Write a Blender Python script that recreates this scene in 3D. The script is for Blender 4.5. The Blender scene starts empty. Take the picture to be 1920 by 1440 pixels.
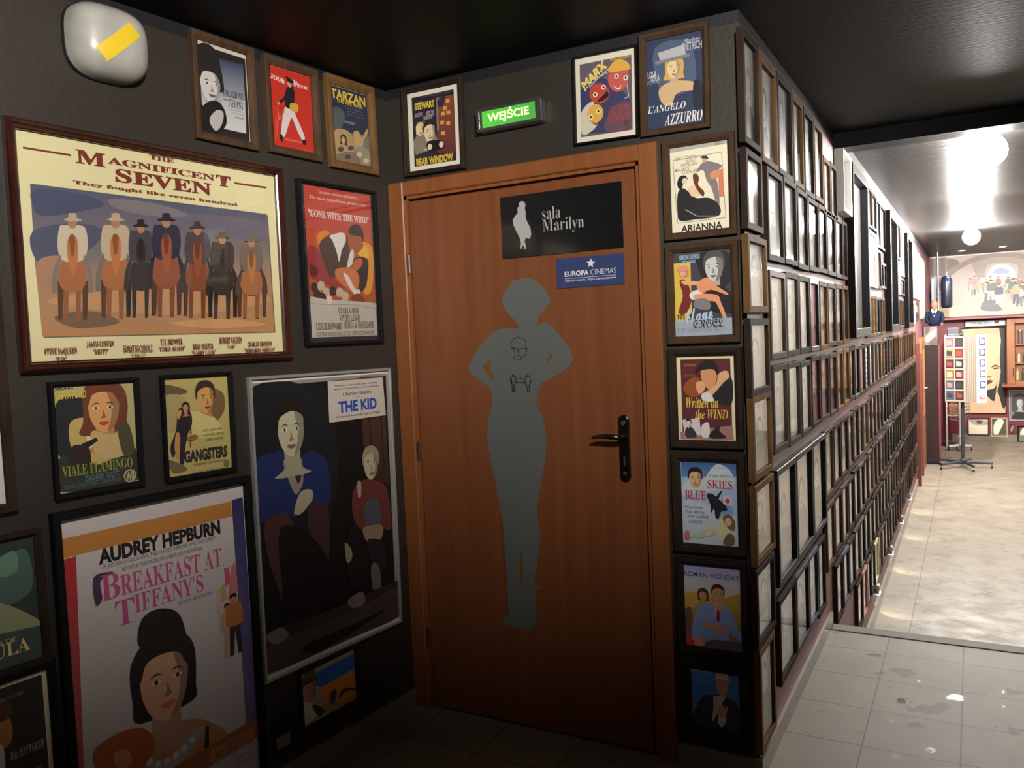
import bpy, math, random
from mathutils import Vector, Matrix, geometry
random.seed(7)
S = bpy.context.scene
COL = S.collection
PI = math.pi

# ------------------------------------------------------------------ camera, world, exposure, light
CAMZ = 1.4595
cam_data = bpy.data.cameras.new('camera'); cam = bpy.data.objects.new('camera', cam_data); COL.objects.link(cam)
cam_data.sensor_width = 36.0; cam_data.lens = 1543.98 / 1920 * 36.0; cam_data.clip_start = .05; cam_data.clip_end = 100
def camera_axes(yaw, pitch, roll):
    cy, sy, cp, sp, cr, sr = math.cos(yaw), math.sin(yaw), math.cos(pitch), math.sin(pitch), math.cos(roll), math.sin(roll)
    f = Vector((-sy, cy, 0)); r = Vector((cy, sy, 0)); u = Vector((0, 0, 1))
    f2 = f*cp + u*sp; u2 = u*cp - f*sp
    return r*cr + u2*sr, u2*cr - r*sr, f2
_r, _u, _f = camera_axes(.5115, -.0575, -.0448)
cam.matrix_world = Matrix(((_r.x, _u.x, -_f.x, 0), (_r.y, _u.y, -_f.y, 0), (_r.z, _u.z, -_f.z, CAMZ), (0, 0, 0, 1)))
S.camera = cam
S.view_settings.view_transform = 'Standard'
try: S.view_settings.look = 'None'
except Exception: pass
S.view_settings.exposure = 0.0; S.view_settings.gamma = 1.0; S.view_settings.use_curve_mapping = False
world = bpy.data.worlds.new('world'); S.world = world; world.use_nodes = True
world.node_tree.nodes['Background'].inputs[0].default_value = (.0, .0, .0, 1)
world.node_tree.nodes['Background'].inputs[1].default_value = 0

def spot_light(name, loc, aim, watts, angle, blend, colour, radius):
    d = bpy.data.lights.new(name, 'SPOT'); d.energy = watts; d.spot_size = math.radians(angle); d.spot_blend = blend
    d.color = colour; d.shadow_soft_size = radius
    o = bpy.data.objects.new(name, d); COL.objects.link(o); o.location = loc
    o.rotation_euler = (Vector(aim) - Vector(loc)).to_track_quat('-Z', 'Y').to_euler()
    return o
WARM = (1, .945, .86)
spot_light('left_wall_spotlight', (-.15, .35, 2.38), (-2.05, 1.30, 2.15), 220, 78, 1, WARM, .05)
spot_light('door_wall_spotlight', (.10, .55, 2.38), (-1.12, 2.60, 2.06), 250, 74, 1, WARM, .05)
GLOBE_STRENGTH = 460

# ------------------------------------------------------------------ room dimensions (metres)
A, B, C_, T1 = 1.9723, 2.6177, -.615, .0726          # corner of the dark walls at (-A, B); side wall of photos at x = C_
CEIL, CEIL2, LOW, STEP = 2.4287, 2.467, -.6, 4.14
YBACK, XR, YREAR = 15.5, 3.4, -3.0
L1 = math.hypot(1, T1); D1 = Vector((T1/L1, 1/L1, 0)); N1 = Vector((1/L1, -T1/L1, 0))
ROT1 = math.atan2(1, T1)

# ------------------------------------------------------------------ materials
def nt(m): return m.node_tree.nodes, m.node_tree.links
MATS = {}
def mat(name, c, rough=.5, metal=0, coat=0, emit=None, es=0, spec=.5, bump=None, vary=None, grain=None):
    """bump=(scale,strength[,stretch]) ; vary=(scale,amount) brightness noise ; grain=(colour, scale, stretch xyz)"""
    if name in MATS: return MATS[name]
    m = bpy.data.materials.new(name); m.use_nodes = True; N, K = nt(m); p = N['Principled BSDF']
    p.inputs['Base Color'].default_value = (*c, 1); p.inputs['Roughness'].default_value = rough; p.inputs['Metallic'].default_value = metal
    p.inputs['Coat Weight'].default_value = coat; p.inputs['Coat Roughness'].default_value = .06; p.inputs['Specular IOR Level'].default_value = spec
    if emit: p.inputs['Emission Color'].default_value = (*emit, 1); p.inputs['Emission Strength'].default_value = es
    tc = N.new('ShaderNodeTexCoord')
    def noise(scale, stretch=(1, 1, 1), detail=4):
        mp = N.new('ShaderNodeMapping'); mp.inputs['Scale'].default_value = stretch; K.new(tc.outputs['Object'], mp.inputs[0])
        n = N.new('ShaderNodeTexNoise'); n.inputs['Scale'].default_value = scale; n.inputs['Detail'].default_value = detail; K.new(mp.outputs[0], n.inputs['Vector'])
        return n
    if grain or vary:
        n = noise(grain[1], grain[2], 6) if grain else noise(vary[0])
        r = N.new('ShaderNodeValToRGB'); r.color_ramp.elements[0].position = .3; r.color_ramp.elements[1].position = .7
        c2 = grain[0] if grain else tuple(v*(1-vary[1]) for v in c)
        r.color_ramp.elements[0].color = (*c2, 1); r.color_ramp.elements[1].color = (*c, 1)
        K.new(n.outputs['Fac'], r.inputs[0]); K.new(r.outputs[0], p.inputs['Base Color'])
    if bump:
        n = noise(bump[0], bump[2] if len(bump) > 2 else (1, 1, 1)); b = N.new('ShaderNodeBump'); b.inputs['Strength'].default_value = bump[1]; b.inputs['Distance'].default_value = .01
        K.new(n.outputs['Fac'], b.inputs['Height']); K.new(b.outputs[0], p.inputs['Normal'])
    MATS[name] = m
    return m
def wall_paint(name, c, dark=(.010, .010, .0125)):
    """wall paint with a band of black ceiling paint along its top"""
    m = mat(name, c, .55, bump=(60, .12), vary=(1.3, .25)); N, K = nt(m); p = N['Principled BSDF']
    g = N.new('ShaderNodeNewGeometry'); s = N.new('ShaderNodeSeparateXYZ'); K.new(g.outputs['Position'], s.inputs[0])
    gt = N.new('ShaderNodeMath'); gt.operation = 'GREATER_THAN'; gt.inputs[1].default_value = 2.391; K.new(s.outputs['Z'], gt.inputs[0])
    mx = N.new('ShaderNodeMix'); mx.data_type = 'RGBA'; mx.inputs[7].default_value = (*dark, 1)
    src = p.inputs['Base Color'].links[0].from_socket
    K.new(gt.outputs[0], mx.inputs[0]); K.new(src, mx.inputs[6]); K.new(mx.outputs[2], p.inputs['Base Color'])
    return m
def tile_floor(name, c, size, origin, diagonal=False, border=None, stains=()):
    m = mat(name, c, .3, bump=(9, .05), spec=.2); N, K = nt(m); p = N['Principled BSDF']
    def M(op, a, b=None):
        n = N.new('ShaderNodeMath'); n.operation = op
        for i, v in enumerate((a, b)):
            if v is None: continue
            if isinstance(v, (int, float)): n.inputs[i].default_value = v
            else: K.new(v, n.inputs[i])
        return n.outputs[0]
    g = N.new('ShaderNodeNewGeometry'); s = N.new('ShaderNodeSeparateXYZ'); K.new(g.outputs['Position'], s.inputs[0])
    X, Y = s.outputs['X'], s.outputs['Y']
    def lines(v, o, w=.0022):
        q = M('DIVIDE', M('SUBTRACT', v, o), size); fr = M('FRACT', q); d = M('ABSOLUTE', M('SUBTRACT', fr, .5))
        return M('GREATER_THAN', d, .5 - w/size)
    if diagonal:
        u = M('MULTIPLY', M('ADD', X, Y), .70711); v = M('MULTIPLY', M('SUBTRACT', X, Y), .70711)
        inner = M('MAXIMUM', lines(u, origin[0]), lines(v, origin[1]))
        isb = M('LESS_THAN', X, border); edge = M('LESS_THAN', M('ABSOLUTE', M('SUBTRACT', X, border)), .0025)
        bl = lines(Y, 0)
        grout = M('MAXIMUM', edge, M('ADD', M('MULTIPLY', inner, M('SUBTRACT', 1, isb)), M('MULTIPLY', bl, isb)))
    else:
        grout = M('MAXIMUM', lines(X, origin[0]), lines(Y, origin[1]))
    no = N.new('ShaderNodeTexNoise'); no.inputs['Scale'].default_value = 4; no.inputs['Detail'].default_value = 8; K.new(g.outputs['Position'], no.inputs['Vector'])
    r = N.new('ShaderNodeValToRGB'); r.color_ramp.elements[0].position = .35; r.color_ramp.elements[1].position = .7
    r.color_ramp.elements[0].color = (*[v*.86 for v in c], 1); r.color_ramp.elements[1].color = (*[min(1, v*1.06) for v in c], 1); K.new(no.outputs['Fac'], r.inputs[0])
    # scuffs and dried puddles
    n2 = N.new('ShaderNodeTexNoise'); n2.inputs['Scale'].default_value = 7 if diagonal else 11; n2.inputs['Detail'].default_value = 5; n2.inputs['Roughness'].default_value = .6; K.new(g.outputs['Position'], n2.inputs['Vector'])
    blob = M('GREATER_THAN', n2.outputs['Fac'], .60 if diagonal else .7)
    if stains:
        near = None
        for x, y, rad in stains:
            dx = M('DIVIDE', M('SUBTRACT', X, x), rad*1.5); dy = M('DIVIDE', M('SUBTRACT', Y, y), rad)
            q = M('SUBTRACT', 1, M('SQRT', M('ADD', M('MULTIPLY', dx, dx), M('MULTIPLY', dy, dy))))
            near = q if near is None else M('MAXIMUM', near, q)
        blob = M('GREATER_THAN', M('ADD', M('MULTIPLY', near, .28), n2.outputs['Fac']), .68)
    mx0 = N.new('ShaderNodeMix'); mx0.data_type = 'RGBA'; mx0.inputs[7].default_value = (*[v*.42 for v in c], 1)
    K.new(M('MULTIPLY', blob, .45 if diagonal else .8), mx0.inputs[0]); K.new(r.outputs[0], mx0.inputs[6])
    mx = N.new('ShaderNodeMix'); mx.data_type = 'RGBA'; mx.inputs[7].default_value = (.06, .05, .04, 1)
    K.new(grout, mx.inputs[0]); K.new(mx0.outputs[2], mx.inputs[6]); K.new(mx.outputs[2], p.inputs['Base Color'])
    wet = N.new('ShaderNodeTexNoise'); wet.inputs['Scale'].default_value = 5 if diagonal else 9; wet.inputs['Detail'].default_value = 4; K.new(g.outputs['Position'], wet.inputs['Vector'])
    rr = N.new('ShaderNodeMapRange'); rr.inputs['From Min'].default_value = .4 if diagonal else .655; rr.inputs['From Max'].default_value = .62 if diagonal else .68; rr.inputs['To Min'].default_value = .6 if diagonal else .62; rr.inputs['To Max'].default_value = .42 if diagonal else .16
    K.new(wet.outputs['Fac'], rr.inputs[0]); K.new(rr.outputs[0], p.inputs['Roughness'])
    return m
def print_mat(name, rough, coat):
    m = mat(name, (1, 1, 1), rough, coat=coat); N, K = nt(m)
    a = N.new('ShaderNodeAttribute'); a.attribute_name = 'Col'; K.new(a.outputs['Color'], N['Principled BSDF'].inputs['Base Color'])
    return m
PRINT = print_mat('printed_paper', .5, .25)
PHOTO = print_mat('photographic_paper', .5, 0)
def glass_mat():
    m = bpy.data.materials.new('picture_glass'); m.use_nodes = True; N, K = nt(m); N.remove(N['Principled BSDF'])
    t = N.new('ShaderNodeBsdfTransparent'); g = N.new('ShaderNodeBsdfGlossy'); g.inputs['Roughness'].default_value = .04
    f = N.new('ShaderNodeFresnel'); f.inputs['IOR'].default_value = 1.55; x = N.new('ShaderNodeMixShader')
    ge = N.new('ShaderNodeNewGeometry'); mu = N.new('ShaderNodeMath'); mu.operation = 'MULTIPLY'; inv = N.new('ShaderNodeMath'); inv.operation = 'SUBTRACT'; inv.inputs[0].default_value = 1
    K.new(ge.outputs['Backfacing'], inv.inputs[1]); K.new(f.outputs[0], mu.inputs[0]); K.new(inv.outputs[0], mu.inputs[1])
    K.new(mu.outputs[0], x.inputs[0]); K.new(t.outputs[0], x.inputs[1]); K.new(g.outputs[0], x.inputs[2]); K.new(x.outputs[0], N['Material Output'].inputs[0])
    return m
GLASS = glass_mat()
def wood(name, c, dark, rough=.4, stretch=(1, 1, .06), scale=40, coat=0, spec=.5):
    return mat(name, c, rough, grain=(dark, scale, stretch), coat=coat, spec=spec)
BROWN = wall_paint('dark_brown_paint', (.033, .026, .021))
RED = wall_paint('dark_red_paint', (.15, .045, .052))
BLACKP = mat('black_ceiling_paint', (.0075, .0085, .011), .5, spec=.12, bump=(14, .25, (1, 6, 1)))
BLACKF = mat('grey_black_ceiling_paint', (.0095, .0095, .0102), .36, spec=.07, bump=(5, .2, (1, 8, 1)))
TILE_C = (.22, .187, .145)
TILE = tile_floor('beige_floor_tiles', TILE_C, .2985, (-.05, 3.861), stains=((-.31, 3.66, .1), (-.16, 3.36, .1), (-.2, 3.2, .05), (.1, 3.3, .08), (.12, 3.62, .06)))
TILE2 = tile_floor('diagonal_beige_floor_tiles', TILE_C, .33, (.03, .1), True, -.385)
SKIRT = mat('beige_skirting_tile', (.22, .19, .155), .3, vary=(6, .15))
DOORW = wood('door_veneer', (.215, .072, .026), (.165, .052, .018), .38, (1, 1, .04), 26)
CASEW = wood('door_casing_wood', (.26, .088, .028), (.215, .068, .02), .4, (1, 1, .05), 26)
BLACK = mat('black_plastic', (.012, .012, .013), .35)
GLOSSB = mat('black_gloss_lacquer', (.010, .010, .011), .15, coat=.5)
STEEL = mat('brushed_steel', (.45, .46, .47), .35, 1)
CHROME = mat('chrome', (.7, .7, .7), .15, 1)
BRONZE = mat('dark_bronze', (.09, .075, .055), .3, 1)
WHITE = mat('white_paint', (.7, .69, .66), .4)
SHOPRED = mat('shop_red_paint', (.17, .022, .034), .5)
ORANGEW = wood('orange_pine', (.30, .115, .042), (.235, .08, .028), .4, (1, 1, .05), 18)
FW = {
 'mahogany': wood('mahogany_frame', (.050, .012, .008), (.030, .008, .006), .22, (1, 1, 1), 18, .5),
 'walnut': wood('walnut_frame', (.085, .050, .030), (.055, .032, .020), .6, (1, 1, .3), 30, spec=.03),
 'oak': wood('oak_frame', (.17, .092, .038), (.115, .06, .024), .7, (1, 1, .3), 30, spec=.02),
 'umber': wood('umber_frame', (.042, .029, .023), (.027, .019, .015), .7, (1, 1, .3), 30, spec=.02),
 'grey': wood('grey_brown_frame', (.070, .055, .046), (.045, .036, .031), .7, (1, 1, .3), 30, spec=.02),
 'black': mat('black_frame', (.010, .010, .011), .5, spec=.08),
 'navy': mat('dark_blue_frame', (.016, .026, .05), .5, spec=.08),
 'red': mat('red_frame', (.30, .05, .04), .35),
 'silver': mat('silver_frame', (.52, .52, .50), .35, .6),
 'gold': wood('pale_gold_frame', (.52, .42, .22), (.42, .33, .16), .4, (1, 1, .3), 30),
 'white': mat('white_frame', (.72, .72, .68), .35),
}
WORD = {'mahogany': 'mahogany', 'walnut': 'walnut', 'oak': 'light oak', 'umber': 'dark brown', 'grey': 'grey-brown', 'black': 'black', 'navy': 'dark blue', 'red': 'red', 'silver': 'silver', 'gold': 'pale gold', 'white': 'white'}

# ------------------------------------------------------------------ mesh helpers
class MB:
    """collects polygons of one mesh object"""
    def __init__(s): s.v = []; s.f = []; s.mi = []
    def add(s, vs, fs, mi=0):
        o = len(s.v); s.v += [tuple(v) for v in vs]; s.f += [tuple(i+o for i in f) for f in fs]; s.mi += [mi]*len(fs); return s
    def box(s, x0, x1, y0, y1, z0, z1, mi=0, bev=0):
        if bev <= 0:
            vs = [(x, y, z) for x in (x0, x1) for y in (y0, y1) for z in (z0, z1)]
            return s.add(vs, [(0, 1, 3, 2), (4, 6, 7, 5), (0, 4, 5, 1), (2, 3, 7, 6), (0, 2, 6, 4), (1, 5, 7, 3)], mi)
        b = min(bev, (x1-x0)*.45, (y1-y0)*.45, (z1-z0)*.45); vs = []
        c = ((x0+x1)/2, (y0+y1)/2, (z0+z1)/2); h = ((x1-x0)/2, (y1-y0)/2, (z1-z0)/2); idx = {}
        for sx in (-1, 1):
            for sy in (-1, 1):
                for sz in (-1, 1):
                    for k in range(3):
                        q = [c[i] + sg*(h[i] - (0 if i == k else b)) for i, sg in enumerate((sx, sy, sz))]
                        idx[sx, sy, sz, k] = len(vs); vs.append(tuple(q))
        fs = []
        for k in range(3):
            i, j = [(1, 2), (2, 0), (0, 1)][k]
            for sg in (-1, 1):
                q = []
                for a, d in ((-1, -1), (1, -1), (1, 1), (-1, 1)):
                    t = [0, 0, 0]; t[k] = sg; t[i] = a; t[j] = d; q.append(idx[t[0], t[1], t[2], k])
                fs.append(tuple(q if sg > 0 else q[::-1]))
        for k in range(3):
            i, j = [(1, 2), (2, 0), (0, 1)][k]
            for a in (-1, 1):
                for d in (-1, 1):
                    t = [0, 0, 0]; t[i] = a; t[j] = d; q = []
                    for e, kk in ((-1, i), (1, i), (1, j), (-1, j)):
                        t[k] = e; q.append(idx[t[0], t[1], t[2], kk])
                    fs.append(tuple(q))
        for sx in (-1, 1):
            for sy in (-1, 1):
                for sz in (-1, 1): fs.append(tuple(idx[sx, sy, sz, k] for k in range(3)))
        return s.add(vs, fs, mi)
    def ring(s, w, h, bw, prof, mi=0):
        """mitred picture moulding round a w x h opening edge; prof = (inset from outer edge, height towards the viewer)"""
        n = len(prof); vs = []
        for sx, sz in ((-1, -1), (1, -1), (1, 1), (-1, 1)):
            for t, d in prof: vs.append((sx*(w/2 - t), -d, sz*(h/2 - t)))
        fs = []
        for c in range(4):
            for k in range(n):
                k2 = (k+1) % n; fs.append((c*n+k, ((c+1) % 4)*n+k, ((c+1) % 4)*n+k2, c*n+k2))
        return s.add(vs, fs, mi)
    def lathe(s, prof, seg=24, at=(0, 0, 0), axis='z', mi=0, close=True):
        vs = []; fs = []
        for r, z in prof:
            for k in range(seg):
                a = 2*PI*k/seg; p = (r*math.cos(a), r*math.sin(a), z)
                if axis == 'x': p = (p[2], p[0], p[1])
                if axis == 'y': p = (p[0], p[2], p[1])
                vs.append(tuple(p[i]+at[i] for i in range(3)))
        for i in range(len(prof)-1):
            for k in range(seg): fs.append((i*seg+k, i*seg+(k+1) % seg, (i+1)*seg+(k+1) % seg, (i+1)*seg+k))
        if close: fs += [tuple(range(seg))[::-1], tuple(range((len(prof)-1)*seg, len(prof)*seg))]
        return s.add(vs, fs, mi)
    def tube(s, pts, rad, seg=8, mi=0):
        pts = [Vector(p) for p in pts]; R = rad if isinstance(rad, (list, tuple)) else [rad]*len(pts); vs = []; fs = []
        for i, p in enumerate(pts):
            d = (pts[min(i+1, len(pts)-1)] - pts[max(i-1, 0)]).normalized()
            a = d.orthogonal().normalized() if i == 0 else (pa - d*pa.dot(d)).normalized()
            pa = a; b = d.cross(a)
            for k in range(seg): vs.append(tuple(p + (a*math.cos(2*PI*k/seg) + b*math.sin(2*PI*k/seg))*R[i]))
        for i in range(len(pts)-1):
            for k in range(seg): fs.append((i*seg+k, i*seg+(k+1) % seg, (i+1)*seg+(k+1) % seg, (i+1)*seg+k))
        fs += [tuple(range(seg))[::-1], tuple(range((len(pts)-1)*seg, len(pts)*seg))]
        return s.add(vs, fs, mi)
    def mesh(s, name, mats, smooth=False):
        me = bpy.data.meshes.new(name); me.from_pydata(s.v, [], s.f)
        for m in (mats if isinstance(mats, (list, tuple)) else [mats]): me.materials.append(m)
        if any(s.mi): me.polygons.foreach_set('material_index', s.mi)
        if smooth: me.polygons.foreach_set('use_smooth', [True]*len(me.polygons))
        me.update(); fix_normals(me)
        return me
    def obj(s, name, mats, parent=None, loc=None, smooth=False):
        return put(name, s.mesh(name, mats, smooth), parent, loc)
import bmesh
def fix_normals(me):
    bm = bmesh.new(); bm.from_mesh(me); bmesh.ops.recalc_face_normals(bm, faces=bm.faces); bm.to_mesh(me); bm.free()
def put(name, me, parent=None, loc=None):
    o = bpy.data.objects.new(name, me); COL.objects.link(o)
    if parent: o.parent = parent
    if loc: o.location = loc
    return o
def empty(name, loc=(0, 0, 0), rz=0):
    o = bpy.data.objects.new(name, None); COL.objects.link(o); o.location = loc; o.rotation_euler = (0, 0, rz); o.empty_display_size = .05
    return o
def tag(o, label, cat, group=None, kind=None):
    o['label'] = label; o['category'] = cat
    if group: o['group'] = group
    if kind: o['kind'] = kind
    return o
def struct(o, label=None):
    o['kind'] = 'structure'
    if label: o['label'] = label
    return o

# ------------------------------------------------------------------ flat printed artwork
MATHB = {}
def _seq(up, lo, holes={}):
    d = {}
    for i in range(26):
        d[chr(65+i)] = chr(up+i); d[chr(97+i)] = chr(lo+i)
    d.update(holes); return d
STY = {'serif': _seq(0x1D400, 0x1D41A), 'ital': _seq(0x1D468, 0x1D482), 'slab': _seq(0x1D400, 0x1D41A), 'frak': _seq(0x1D56C, 0x1D586), 'script': _seq(0x1D4D0, 0x1D4EA), 'mono': _seq(0x1D670, 0x1D68A)}
def text_polys(s, style='sans', bold=0):
    """glyph outlines of the built-in font as polygons scaled to a unit box"""
    key = (s, style, bold)
    if key in MATHB: return MATHB[key]
    if style in STY: s = ''.join(STY[style].get(ch, ch) for ch in s)
    cu = bpy.data.curves.new('t', 'FONT'); cu.body = s; cu.resolution_u = 3; cu.offset = bold
    ob = bpy.data.objects.new('t', cu); me = ob.to_mesh()
    vs = [(v.co.x, v.co.y) for v in me.vertices]; fs = [tuple(p.vertices) for p in me.polygons]
    ob.to_mesh_clear(); bpy.data.objects.remove(ob); bpy.data.curves.remove(cu)
    x0 = min(v[0] for v in vs); x1 = max(v[0] for v in vs); y0 = min(v[1] for v in vs); y1 = max(v[1] for v in vs)
    r = ([((x-x0)/(x1-x0), (y-y0)/(y1-y0)) for x, y in vs], fs, (x1-x0)/(y1-y0)); MATHB[key] = r
    return r
def smooth_ring(pts, n=4):
    out = []; m = len(pts)
    for i in range(m):
        p0, p1, p2, p3 = pts[i-1], pts[i], pts[(i+1) % m], pts[(i+2) % m]
        for k in range(n):
            t = k/n; out.append(tuple(.5*((2*p1[j]) + (-p0[j]+p2[j])*t + (2*p0[j]-5*p1[j]+4*p2[j]-p3[j])*t*t + (-p0[j]+3*p1[j]-3*p2[j]+p3[j])*t**3) for j in (0, 1)))
    return out
def fill(rings):
    vv = [[Vector((x, y, 0)) for x, y in r] for r in rings]
    flat = [p for r in rings for p in r]
    return flat, geometry.tessellate_polygon(vv)
class Print:
    """layers of ink on one sheet: x right, z up, the viewer at -y"""
    STEP = 7e-5
    def __init__(s, w, h): s.w, s.h, s.v, s.f, s.c, s.k = w, h, [], [], [], 0
    def P(s, u, v):
        u = min(1, max(0, u)); v = min(1, max(0, v))
        return ((u-.5)*s.w, -s.k*s.STEP, (.5-v)*s.h)
    def tris(s, pts, fs, cols):
        o = len(s.v); s.v += [s.P(*p) for p in pts]
        for f in fs: s.f.append(tuple(o+i for i in f)); s.c += [cols[i] if isinstance(cols, list) else cols for i in f]
        s.k += 1
    def draw(s, ops):
        for op in ops:
            t = op[0]
            if t == 'p' or t == 'b':
                pts, fs = fill([op[1] if t == 'p' else smooth_ring(op[1])]); s.tris(pts, fs, op[2])
            elif t == 'g': s.tris(op[1], [(0, 1, 2, 3)], [op[2], op[2], op[3], op[3]])
            elif t == 'e':
                _, u, v, ru, rv, rot, c = op; n = 14; pts = []
                for k in range(n):
                    a = 2*PI*k/n; x, y = ru*math.cos(a), rv*math.sin(a); pts.append((u + x*math.cos(rot) - y*math.sin(rot), v + x*math.sin(rot) + y*math.cos(rot)))
                s.tris(pts, [tuple(range(n))], c)
            elif t == 'l':
                _, pts, w, c = op; asp = s.w/s.h
                for (a, b), (d, e) in zip(pts, pts[1:]):
                    dx, dy = d-a, (e-b)/asp; L = math.hypot(dx, dy) or 1; nx, ny = -dy/L*w/2, dx/L*w/2*asp
                    s.tris([(a+nx, b+ny), (d+nx, e+ny), (d-nx, e-ny), (a-nx, b-ny)], [(0, 1, 2, 3)], c); s.k -= 1
                s.k += 1
            elif t == 't':
                _, txt, u0, v0, u1, v1, c, st, bold, rot = op
                vs, fs, _a = text_polys(txt, st, bold)
                pts = []
                for x, y in vs:
                    X, Y = (x-.5)*(u1-u0), (.5-y)*(v1-v0)
                    if rot: X, Y = X*math.cos(rot) + Y*math.sin(rot), Y*math.cos(rot) - X*math.sin(rot)
                    pts.append(((u0+u1)/2+X, (v0+v1)/2+Y))
                s.tris(pts, fs, c)
    def mesh(s, name, m):
        me = bpy.data.meshes.new(name); me.from_pydata(s.v, [], s.f); me.materials.append(m)
        at = me.color_attributes.new('Col', 'FLOAT_COLOR', 'CORNER')
        li = [0]*len(me.loops); me.loops.foreach_get('vertex_index', li)
        flat = []
        for c in s.c: flat += [c[0], c[1], c[2], 1]
        at.data.foreach_set('color', flat)
        # all ink faces the viewer
        bm = bmesh.new(); bm.from_mesh(me)
        for f in bm.faces:
            if f.normal.y > 0: f.normal_flip()
        bm.to_mesh(me); bm.free(); me.update()
        return me
def print_mesh(name, ops, w, h, m=PRINT):
    p = Print(w, h); p.draw(ops); return p.mesh(name, m)
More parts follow.
